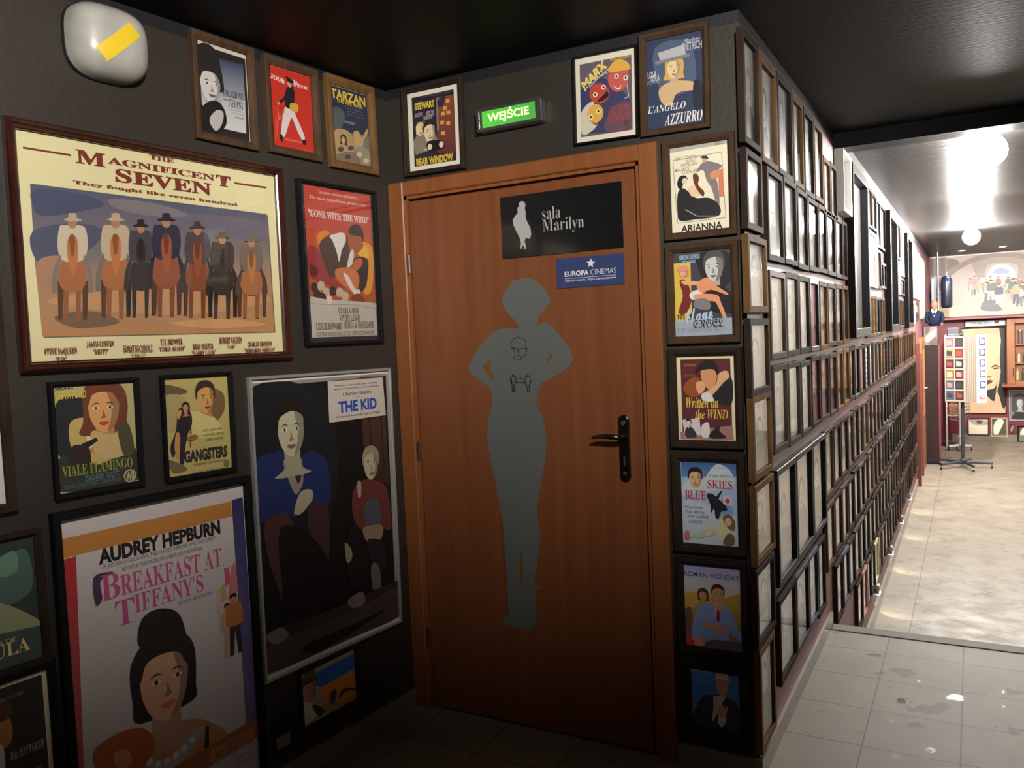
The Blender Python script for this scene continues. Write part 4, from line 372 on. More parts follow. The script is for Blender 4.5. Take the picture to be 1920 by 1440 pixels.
'ang':[('p',[(0,0),(1,0),(1,1),(0,1)],(.028,.041,.099)),('b',[(.148,.1),(.766,.103),(.839,.594),(.27,.594)],(.076,.103,.18)),('b',[(.338,.344),(.344,.264),(.428,.208),(.548,.204),(.644,.264),(.668,.344),(.653,.424),(.674,.474),(.578,.484),(.398,.48),(.302,.464),(.332,.414)],(.613,.391,.089)),('b',[(.428,.404),(.548,.404),(.56,.514),(.638,.554),(.338,.554),(.416,.514)],(.541,.399,.238)),('b',[(.374,.324),(.389,.268),(.488,.244),(.587,.268),(.602,.324),(.59,.394),(.548,.448),(.488,.468),(.428,.448),(.386,.394)],(.779,.572,.339)),('b',[(.528,.264),(.59,.274),(.603,.324),(.59,.394),(.548,.448),(.506,.464),(.546,.404),(.552,.344)],(.374,.277,.167)),('b',[(.362,.344),(.362,.274),(.428,.224),(.548,.224),(.614,.274),(.614,.344),(.59,.314),(.554,.28),(.473,.272),(.41,.284),(.383,.324)],(.613,.391,.089)),('e',.441,.348,.0225,.0064,0,(.82,.781,.743)),('e',.441,.348,.0105,.0068,0,(.042,.032,.021)),('b',[(.471,.33),(.441,.322),(.408,.334),(.441,.328)],(.042,.032,.021)),('e',.543,.348,.0225,.0064,0,(.82,.781,.743)),('e',.543,.348,.0105,.0068,0,(.042,.032,.021)),('b',[(.513,.33),(.543,.322),(.576,.334),(.543,.328)],(.042,.032,.021)),('b',[(.489,.354),(.507,.388),(.513,.396),(.477,.398),(.474,.392),(.486,.384)],(.309,.229,.139)),('b',[(.453,.42),(.477,.414),(.492,.417),(.507,.414),(.531,.42),(.507,.432),(.477,.432)],(.339,.035,.035)),('b',[(.224,.559),(.482,.496),(.841,.546),(.932,.634),(.552,.636),(.433,.761),(.265,.713)],(.613,.412,.224)),('p',[(.212,.155),(.67,.118),(.721,.256),(.264,.269)],(.447,.447,.482)),('p',[(.152,.245),(.779,.226),(.778,.262),(.169,.283)],(.209,.209,.248)),('t','Marlene',.673,.057,.959,.1,(.482,.482,.546),'ital',0,0),('t','DIETRICH',.651,.103,.986,.193,(.482,.482,.546),'sans',.02,0),('t','LOLA',.025,.346,.183,.423,(.572,.572,.613),'sans',.02,0),('t','LOLA',.08,.388,.238,.464,(.572,.572,.613),'sans',.02,0),('t','EMIL JANNINGS',.012,.447,.236,.506,(.291,.319,.412),'sans',0,0),('t',"L'ANGELO",.01,.734,.69,.817,(.812,.763,.716),'ital',0,0),('t','AZZURRO',.307,.8545,.978,.9795,(.812,.763,.716),'ital',0,0),('b',[(.841,.534),(.991,.598),(.979,.848),(.829,.809)],(.014,.018,.035))],
'ari':[('p',[(0,0),(1,0),(1,1),(0,1)],(.82,.774,.594)),('p',[(0,-0),(1,0),(1.001,.043),(.001,.052)],(.423,.401,.37)),('l',[(.05,.149),(.896,.128),(.935,.883),(.098,.887),(.05,.149)],.008,(.108,.093,.08)),('t','NOLEGGIO',.794,.009,.928,.044,(.108,.098,.093),'sans',0,0),('t','GARY COOPER',.075,.115,.475,.153,(.321,.235,.184),'sans',.01,0),('t','AUDREY',.277,.159,.468,.194,(.321,.235,.184),'sans',.01,0),('t','HEPBURN',.194,.198,.478,.236,(.321,.235,.184),'sans',.01,0),('t','MAURICE',.087,.2465,.337,.2845,(.321,.235,.184),'sans',.01,0),('t','CHEVALIER',.209,.279,.48,.321,(.321,.235,.184),'sans',.01,0),('p',[(.831,.33),(.916,.318),(.917,.638),(.833,.64)],(.65,.198,.108)),('b',[(.551,.229),(.666,.211),(.89,.278),(.831,.33),(.774,.343),(.824,.517),(.838,.725),(.787,.721),(.71,.527),(.629,.425),(.577,.307),(.462,.316)],(.227,.184,.191)),('e',.604,.186,.045,.035,0,(.65,.37,.235)),('b',[(.542,.161),(.56,.144),(.64,.146),(.668,.173),(.661,.186)],(.034,.029,.031)),('b',[(.688,.364),(.775,.325),(.873,.343),(.828,.414),(.715,.418)],(.65,.276,.134)),('b',[(.12,.535),(.224,.486),(.365,.574),(.449,.619),(.677,.637),(.842,.745),(.81,.855),(.44,.865),(.151,.862),(.103,.763)],(.011,.011,.014)),('b',[(.31,.493),(.427,.465),(.51,.529),(.508,.586),(.364,.593)],(.785,.581,.401)),('b',[(.116,.42),(.159,.347),(.258,.34),(.3,.388),(.233,.411),(.195,.484),(.137,.479)],(.01,.008,.011)),('e',.25,.403,.05,.035,0,(.801,.581,.401)),('b',[(.397,.348),(.461,.335),(.501,.395),(.484,.47),(.581,.554),(.564,.609),(.481,.546),(.413,.445)],(.146,.027,.015)),('l',[(.243,.736),(.441,.827),(.81,.855)],.012,(.48,.457,.412)),('t','ARIANNA',.161,.9195,.877,1.0005,(.01,.008,.01),'sans',.02,0)],
'bla':[('p',[(0,0),(1,0),(1,1),(0,1)],(.053,.053,.064)),('p',[(.002,.124),(.301,.122),(.298,.72),(.054,.888),(.002,.866)],(.726,.537,.072)),('b',[(.391,.07),(.651,.01),(.983,.068),(.996,.369),(.712,.469),(.52,.345)],(.015,.015,.019)),('b',[(.627,.279),(.795,.279),(.812,.437),(.921,.495),(.501,.495),(.61,.437)],(.422,.422,.403)),('b',[(.551,.165),(.572,.084),(.711,.05),(.85,.084),(.871,.165),(.854,.265),(.795,.343),(.711,.371),(.627,.343),(.568,.265)],(.606,.606,.578)),('b',[(.746,.078),(.854,.093),(.873,.165),(.854,.265),(.795,.343),(.736,.366),(.771,.279),(.78,.193)],(.198,.198,.189)),('b',[(.535,.208),(.526,.107),(.606,.021),(.774,.009),(.887,.078),(.892,.208),(.862,.188),(.854,.119),(.732,.084),(.585,.119),(.56,.188)],(.072,.072,.076)),('e',.624,.199,.0315,.0092,0,(.82,.781,.743)),('e',.624,.199,.0147,.0098,0,(.034,.034,.033)),('b',[(.666,.173),(.624,.162),(.578,.179),(.624,.17)],(.034,.034,.033)),('e',.767,.199,.0315,.0092,0,(.82,.781,.743)),('e',.767,.199,.0147,.0098,0,(.034,.034,.033)),('b',[(.725,.173),(.767,.162),(.813,.179),(.767,.17)],(.034,.034,.033)),('b',[(.692,.208),(.717,.256),(.725,.268),(.675,.271),(.671,.262),(.687,.251)],(.243,.243,.232)),('b',[(.641,.302),(.675,.294),(.696,.298),(.717,.294),(.75,.302),(.717,.32),(.675,.32)],(.15,.138,.138)),('b',[(.573,.424),(.854,.437),(1.015,.558),(1.006,.746),(.616,.694)],(.011,.011,.015)),('t','MARLENE DIETRICH',.107,.0335,.467,.0905,(.359,.511,.68),'sans',.03,0),('t','EMIL JANNINGS',.156,.1005,.389,.1465,(.359,.511,.68),'sans',.02,0),('b',[(.099,.343),(.202,.329),(.284,.449),(.306,.566),(.211,.717),(.064,.712),(.148,.52)],(.191,.021,.019)),('b',[(.143,.336),(.433,.36),(.488,.401),(.199,.387)],(.82,.395,.211)),('b',[(.098,.263),(.098,.199),(.149,.163),(.217,.163),(.268,.199),(.268,.268),(.254,.297),(.112,.297)],(.726,.263,.072)),('b',[(.118,.228),(.127,.195),(.183,.181),(.239,.195),(.248,.228),(.241,.268),(.217,.3),(.183,.311),(.149,.3),(.125,.268)],(.82,.442,.246)),('b',[(.207,.193),(.241,.199),(.248,.228),(.241,.268),(.217,.3),(.193,.309),(.218,.274),(.221,.239)],(.421,.231,.131)),('b',[(.112,.239),(.112,.199),(.149,.17),(.217,.17),(.254,.199),(.254,.239),(.241,.222),(.22,.202),(.174,.198),(.139,.205),(.124,.228)],(.726,.263,.072)),('e',.158,.242,.0128,.0037,0,(.82,.781,.743)),('e',.158,.242,.006,.004,0,(.047,.028,.017)),('b',[(.175,.231),(.158,.227),(.139,.234),(.158,.23)],(.047,.028,.017)),('e',.216,.242,.0128,.0037,0,(.82,.781,.743)),('e',.216,.242,.006,.004,0,(.047,.028,.017)),('b',[(.199,.231),(.216,.227),(.235,.234),(.216,.23)],(.047,.028,.017)),('b',[(.185,.245),(.196,.265),(.199,.27),(.179,.271),(.177,.267),(.184,.263)],(.348,.191,.109)),('b',[(.165,.284),(.179,.28),(.187,.282),(.196,.28),(.209,.284),(.196,.291),(.179,.291)],(.359,.038,.038)),('b',[(.063,.186),(.124,.151),(.268,.197),(.237,.225),(.076,.225)],(.726,.309,.221)),('b',[(.281,.487),(.457,.457),(.509,.555),(.306,.566)],(.808,.758,.726)),('b',[(.402,.397),(.578,.319),(.77,.433),(.934,.517),(.905,.534),(.656,.466),(.483,.496)],(.808,.309,.15)),('b',[(.367,.511),(.738,.527),(.817,.625),(.907,.8),(.863,.827),(.759,.661),(.678,.601),(.392,.589)],(.791,.328,.17)),('b',[(.379,.569),(.593,.578),(.616,.694),(.359,.665)],(.221,.205,.221)),('p',[(-.001,.807),(1.009,.803),(1,1),(-0,1)],(.359,.425,.511)),('t','DER',.039,.734,.183,.794,(.015,.012,.011),'frak',0,0),('t','blaue',.179,.658,.666,.841,(.473,.606,.791),'script',.02,.12),('t','ENGEL',.316,.8075,.837,.9085,(.012,.009,.009),'frak',0,0),('t','KURT GERRON  ROSA VALETTI',.041,.899,.885,.955,(.183,.205,.237),'sans',0,0)],
'wri':[('p',[(0,0),(1,0),(1,1),(0,1)],(.82,.74,.468)),('p',[(.07,.035),(.935,.035),(.935,.97),(.07,.97)],(.118,.024,.028)),('b',[(.644,.411),(.938,.251),(.938,.57),(.69,.554)],(.017,.017,.026)),('b',[(.444,.142),(.631,.126),(.705,.233),(.618,.393),(.487,.358),(.426,.25)],(.736,.328,.156)),('b',[(.322,.178),(.448,.071),(.634,.055),(.734,.162),(.705,.233),(.642,.161),(.443,.169),(.348,.205)],(.021,.012,.012)),('b',[(.108,.394),(.195,.285),(.359,.25),(.461,.358),(.43,.448),(.24,.485)],(.35,.091,.024)),('b',[(.329,.322),(.463,.304),(.486,.393),(.376,.448)],(.82,.429,.221)),('b',[(.456,.447),(.673,.34),(.732,.215),(.863,.18),(.912,.251),(.805,.322),(.615,.465),(.48,.519)],(.82,.453,.246)),('b',[(.43,.448),(.563,.438),(.638,.536),(.453,.529)],(.767,.767,.82)),('t','ROCK HUDSON',.129,.09,.333,.12,(.687,.298,.082),'sans',0,0),('t','LAUREN BACALL',.107,.209,.332,.242,(.407,.118,.06),'sans',0,0),('t','Written on',.147,.489,.714,.618,(.82,.577,.091),'ital',0,0),('t','the WIND',.303,.633,.87,.749,(.82,.577,.091),'ital',0,0),('p',[(.076,.76),(.376,.734),(.401,.937),(.112,.968)],(.736,.687,.736)),('b',[(.129,.795),(.225,.776),(.226,.867),(.325,.957),(.123,.964)],(.043,.039,.053)),('e',.169,.813,.05,.04,0,(.82,.733,.684)),('p',[(.027,.907),(.94,.819),(.959,.988),(.036,.99)],(.407,.208,.185)),('b',[(.412,.828),(.534,.789),(.54,.952),(.419,.964)],(.82,.733,.7)),('b',[(.54,.934),(.705,.823),(.728,.894),(.83,.964),(.592,.978)],(.028,.015,.019)),('p',[(.076,.76),(.376,.734),(.401,.937),(.112,.968)],(.736,.687,.736)),('b',[(.134,.86),(.227,.84),(.325,.957),(.123,.964)],(.043,.039,.053)),('b',[(.139,.792),(.145,.769),(.185,.759),(.225,.769),(.231,.792),(.226,.821),(.209,.844),(.185,.852),(.161,.844),(.144,.821)],(.82,.733,.684)),('b',[(.199,.768),(.226,.772),(.231,.792),(.226,.821),(.209,.844),(.192,.85),(.207,.826),(.209,.801)],(.397,.356,.332)),('b',[(.135,.805),(.132,.776),(.155,.751),(.203,.748),(.235,.768),(.237,.805),(.228,.799),(.226,.779),(.191,.769),(.149,.779),(.142,.799)],(.028,.024,.026)),('e',.165,.802,.009,.0026,0,(.82,.781,.743)),('e',.165,.802,.0042,.0028,0,(.045,.041,.039)),('b',[(.177,.795),(.165,.792),(.151,.797),(.165,.794)],(.045,.041,.039)),('e',.205,.802,.009,.0026,0,(.82,.781,.743)),('e',.205,.802,.0042,.0028,0,(.045,.041,.039)),('b',[(.193,.795),(.205,.792),(.219,.797),(.205,.794)],(.045,.041,.039)),('b',[(.184,.805),(.191,.819),(.193,.822),(.179,.823),(.178,.821),(.183,.817)],(.328,.294,.275)),('b',[(.169,.832),(.179,.83),(.185,.831),(.191,.83),(.201,.832),(.191,.837),(.179,.837)],(.407,.043,.043))],
'sky':[('p',[(0,0),(1,0),(1,1),(0,1)],(.474,.606,.82)),('g',[(.008,.009),(1,.004),(1.001,.165),(.007,.202)],(.05,.13,.324),(.122,.277,.575)),('b',[(.007,.313),(.178,.214),(.369,.243),(.623,.034),(.837,.063),(.94,.168),(.909,.277),(.61,.344),(.28,.375),(.029,.422)],(.694,.746,.82)),('b',[(.009,.534),(.275,.486),(.6,.563),(.757,.684),(.974,.637),(.987,.982),(.015,.99)],(.647,.721,.82)),('b',[(.631,.47),(.821,.462),(.921,.621),(.622,.69)],(.221,.45,.82)),('b',[(.146,.18),(.161,.123),(.26,.099),(.359,.123),(.374,.18),(.362,.25),(.32,.305),(.26,.325),(.2,.305),(.158,.25)],(.82,.527,.295)),('b',[(.3,.119),(.362,.129),(.376,.18),(.362,.25),(.32,.305),(.278,.321),(.318,.26),(.324,.2)],(.487,.317,.182)),('b',[(.134,.21),(.128,.139),(.185,.079),(.305,.071),(.386,.119),(.389,.21),(.368,.196),(.362,.147),(.275,.123),(.17,.147),(.152,.196)],(.023,.016,.018)),('e',.213,.204,.0225,.0065,0,(.82,.781,.743)),('e',.213,.204,.0105,.0069,0,(.057,.04,.025)),('b',[(.243,.186),(.213,.178),(.18,.19),(.213,.184)],(.057,.04,.025)),('e',.315,.204,.0225,.0065,0,(.82,.781,.743)),('e',.315,.204,.0105,.0069,0,(.057,.04,.025)),('b',[(.285,.186),(.315,.178),(.348,.19),(.315,.184)],(.057,.04,.025)),('b',[(.261,.21),(.279,.244),(.285,.252),(.249,.254),(.246,.248),(.258,.24)],(.404,.264,.152)),('b',[(.225,.276),(.249,.27),(.264,.273),(.279,.27),(.303,.276),(.279,.289),(.249,.289)],(.61,.064,.064)),('t',"Irving Berlin's",.51,.147,.913,.183,(.122,.177,.312),'ital',0,0),('t','PARAMOUNT PRESENTS',.514,.056,.853,.077,(.312,.446,.665),'sans',0,0),('t','SKIES',.483,.217,.918,.318,(.61,.042,.05),'serif',0,0),('t','BLUE',.064,.3535,.448,.4615,(.61,.042,.05),'serif',0,0),('b',[(.458,.395),(.554,.382),(.66,.433),(.791,.518),(.816,.571),(.707,.595),(.663,.67),(.609,.663),(.586,.564),(.53,.612),(.521,.512)],(.021,.021,.032)),('p',[(.606,.435),(.718,.339),(.739,.353),(.645,.47)],(.021,.021,.032)),('p',[(.764,.401),(.903,.422),(.888,.514),(.749,.492)],(.82,.783,.765)),('e',.829,.458,.045,.03,0,(.703,.064,.074)),('t','Bing Crosby',.04,.542,.395,.576,(.16,.195,.277),'ital',0,0),('t','Fred Astaire',.054,.592,.411,.63,(.16,.195,.277),'ital',0,0),('t','Joan Caulfield',.09,.646,.485,.689,(.16,.195,.277),'ital',0,0),('t','OLGA SAN JUAN BILLY DE WOLFE',.115,.715,.372,.761,(.122,.255,.61),'sans',0,0),('b',[(.647,.726),(.76,.629),(.92,.658),(.959,.765),(.859,.825),(.719,.942),(.64,.891)],(.82,.765,.453)),('b',[(.731,.667),(.841,.616),(.945,.693),(.941,.802),(.834,.79)],(.277,.122,.064)),('e',.832,.707,.06,.05,0,(.82,.577,.382)),('b',[(.747,.922),(.832,.844),(.925,.876),(.92,.977),(.745,.987)],(.204,.13,.079)),('b',[(.034,.886),(.105,.845),(.142,.946),(.044,.96)],(.61,.234,.145)),('b',[(.144,.918),(.48,.808),(.614,.856),(.337,.926)],(.61,.646,.575)),('b',[(.426,.792),(.509,.769),(.532,.86),(.435,.884)],(.82,.72,.422))],
'rom':[('p',[(0,0),(1,0),(1,1),(0,1)],(.587,.609,.82)),('g',[(0,0),(1,0),(1.001,.198),(-.003,.237)],(.402,.42,.82),(.705,.705,.82)),('g',[(-.003,.237),(1.001,.198),(1.003,.371),(-.003,.376)],(.705,.705,.82),(.82,.623,.352)),('g',[(-.003,.376),(1.003,.371),(1,1),(0,1)],(.772,.422,.076),(.215,.152,.084)),('b',[(-.006,.376),(.222,.338),(.245,.495),(.003,.556)],(.82,.467,.093)),('b',[(.684,.418),(.886,.323),(1.004,.333),(.999,.527),(.71,.514)],(.659,.402,.076)),('b',[(-.013,.578),(.123,.545),(.112,.809),(-.004,.82)],(.215,.141,.101)),('b',[(.002,.901),(.111,.829),(.198,.882),(.14,.99),(0,1)],(.82,.057,.07)),('b',[(.11,.85),(.213,.538),(.364,.465),(.568,.447),(.796,.486),(.906,.653),(.993,.802),(.986,.882),(.788,.783),(.756,.906),(.344,.968),(.258,.876),(.227,.919),(.121,.93)],(.324,.432,.82)),('p',[(.524,.451),(.626,.442),(.595,.682),(.56,.686)],(.752,.752,.82)),('p',[(.578,.49),(.619,.486),(.631,.639),(.584,.675),(.561,.646)],(.292,.038,.076)),('b',[(.243,.391),(.243,.32),(.3,.28),(.376,.28),(.433,.32),(.433,.397),(.418,.429),(.258,.429)],(.062,.038,.038)),('b',[(.266,.352),(.275,.316),(.338,.301),(.401,.316),(.41,.352),(.403,.397),(.376,.432),(.338,.445),(.3,.432),(.273,.397)],(.82,.366,.203)),('b',[(.363,.314),(.403,.32),(.411,.352),(.403,.397),(.376,.432),(.349,.442),(.374,.404),(.378,.365)],(.617,.284,.163)),('b',[(.258,.365),(.258,.32),(.3,.288),(.376,.288),(.418,.32),(.418,.365),(.403,.346),(.38,.324),(.328,.319),(.289,.327),(.272,.352)],(.062,.038,.038)),('e',.308,.368,.0142,.0041,0,(.82,.781,.743)),('e',.308,.368,.0067,.0044,0,(.08,.043,.029)),('b',[(.327,.356),(.308,.351),(.287,.359),(.308,.355)],(.08,.043,.029)),('e',.373,.368,.0142,.0041,0,(.82,.781,.743)),('e',.373,.368,.0067,.0044,0,(.08,.043,.029)),('b',[(.354,.356),(.373,.351),(.393,.359),(.373,.355)],(.08,.043,.029)),('b',[(.338,.372),(.35,.393),(.354,.399),(.331,.4),(.329,.396),(.336,.391)],(.514,.239,.138)),('b',[(.316,.414),(.331,.41),(.34,.412),(.35,.41),(.365,.414),(.35,.422),(.331,.422)],(.743,.152,.13)),('b',[(.552,.382),(.66,.382),(.671,.483),(.741,.519),(.471,.519),(.541,.483)],(.82,.4,.212)),('b',[(.503,.31),(.517,.258),(.606,.237),(.695,.258),(.709,.31),(.698,.373),(.66,.423),(.606,.441),(.552,.423),(.514,.373)],(.82,.395,.206)),('b',[(.648,.255),(.698,.264),(.71,.31),(.698,.373),(.66,.423),(.622,.437),(.664,.382),(.67,.328)],(.674,.334,.18)),('b',[(.493,.337),(.487,.273),(.538,.218),(.646,.211),(.719,.255),(.722,.337),(.703,.324),(.698,.28),(.619,.258),(.525,.28),(.509,.324)],(.055,.033,.033)),('e',.57,.331,.0203,.0058,0,(.82,.781,.743)),('e',.57,.331,.0095,.0062,0,(.086,.049,.031)),('b',[(.597,.315),(.57,.308),(.54,.319),(.57,.313)],(.086,.049,.031)),('e',.662,.331,.0203,.0058,0,(.82,.781,.743)),('e',.662,.331,.0095,.0062,0,(.086,.049,.031)),('b',[(.635,.315),(.662,.308),(.691,.319),(.662,.313)],(.086,.049,.031)),('b',[(.613,.337),(.629,.368),(.635,.375),(.602,.377),(.6,.372),(.61,.364)],(.561,.28,.153)),('b',[(.581,.397),(.602,.392),(.616,.394),(.629,.392),(.651,.397),(.629,.408),(.602,.408)],(.82,.224,.173)),('b',[(.355,.695),(.559,.706),(.761,.726),(.746,.767),(.557,.776),(.367,.744)],(.82,.335,.192)),('b',[(.315,.951),(.553,.886),(.985,.902),(1,1),(.343,1.001)],(.12,.12,.176)),('b',[(.152,.907),(.258,.876),(.346,.928),(.314,.982),(.164,.987)],(.82,.376,.225)),('t','ROMAN HOLIDAY',.005,.082,.997,.141,(.201,.152,.422),'sans',.01,0),('t','GREGORY PECK  AUDREY HEPBURN',.206,.025,.752,.056,(.612,.612,.82),'sans',0,0),('t','WILLIAM WYLER',.491,.156,.918,.159,(.587,.546,.82),'sans',0,0)],
'hat':[('p',[(0,0),(1,0),(1,1),(0,1)],(.074,.253,.82)),('b',[(-.003,.603),(.157,.613),(.169,.711),(-.004,.814)],(.1,.31,.82)),('l',[(-.003,.603),(.163,.62)],.012,(.446,.604,.82)),('b',[(0,1),(-.016,.842),(.198,.499),(.444,.417),(.716,.408),(.994,.548),(1,.979),(.489,1.006)],(.044,.04,.06)),('p',[(.461,.428),(.733,.406),(.574,.604),(.444,.829)],(.82,.755,.723)),('p',[(.484,.463),(.545,.47),(.518,.637),(.441,.824),(.414,.807)],(.762,.612,.395)),('b',[(.524,.228),(.541,.159),(.653,.129),(.765,.159),(.782,.228),(.769,.315),(.721,.382),(.653,.407),(.585,.382),(.537,.315)],(.82,.417,.263)),('b',[(.69,.154),(.769,.166),(.784,.228),(.769,.315),(.721,.382),(.673,.402),(.71,.328),(.717,.253)],(.757,.398,.259)),('b',[(.531,.179),(.541,.067),(.619,.042),(.704,.042),(.769,.067),(.779,.179)],(.82,.674,.405)),('b',[(.449,.189),(.551,.154),(.755,.154),(.864,.194),(.755,.194),(.551,.194)],(.476,.395,.246)),('e',.591,.258,.0255,.0079,0,(.82,.781,.743)),('e',.591,.258,.0119,.0084,0,(.11,.068,.05)),('b',[(.625,.236),(.591,.226),(.554,.241),(.591,.233)],(.11,.068,.05)),('e',.707,.258,.0255,.0079,0,(.82,.781,.743)),('e',.707,.258,.0119,.0084,0,(.11,.068,.05)),('b',[(.673,.236),(.707,.226),(.744,.241),(.707,.233)],(.11,.068,.05)),('b',[(.646,.266),(.666,.308),(.673,.318),(.632,.32),(.629,.313),(.642,.303)],(.635,.337,.221)),('b',[(.605,.347),(.632,.34),(.649,.344),(.666,.34),(.693,.347),(.666,.362),(.632,.362)],(.82,.222,.187)),('b',[(.539,.609),(.644,.544),(.693,.588),(.772,.54),(.728,.66),(.67,.771),(.551,.762)],(.82,.428,.285)),('b',[(.533,.777),(.725,.75),(.614,.895)],(.82,.789,.789)),('t','FRANK SINATRA',.012,.042,.444,.095,(.551,.647,.82),'sans',.02,0),('t','Come Fly',.019,.162,.352,.18,(.536,.637,.82),'script',0,0),('t','WITH ME',.072,.212,.336,.233,(.536,.637,.82),'sans',0,0)],
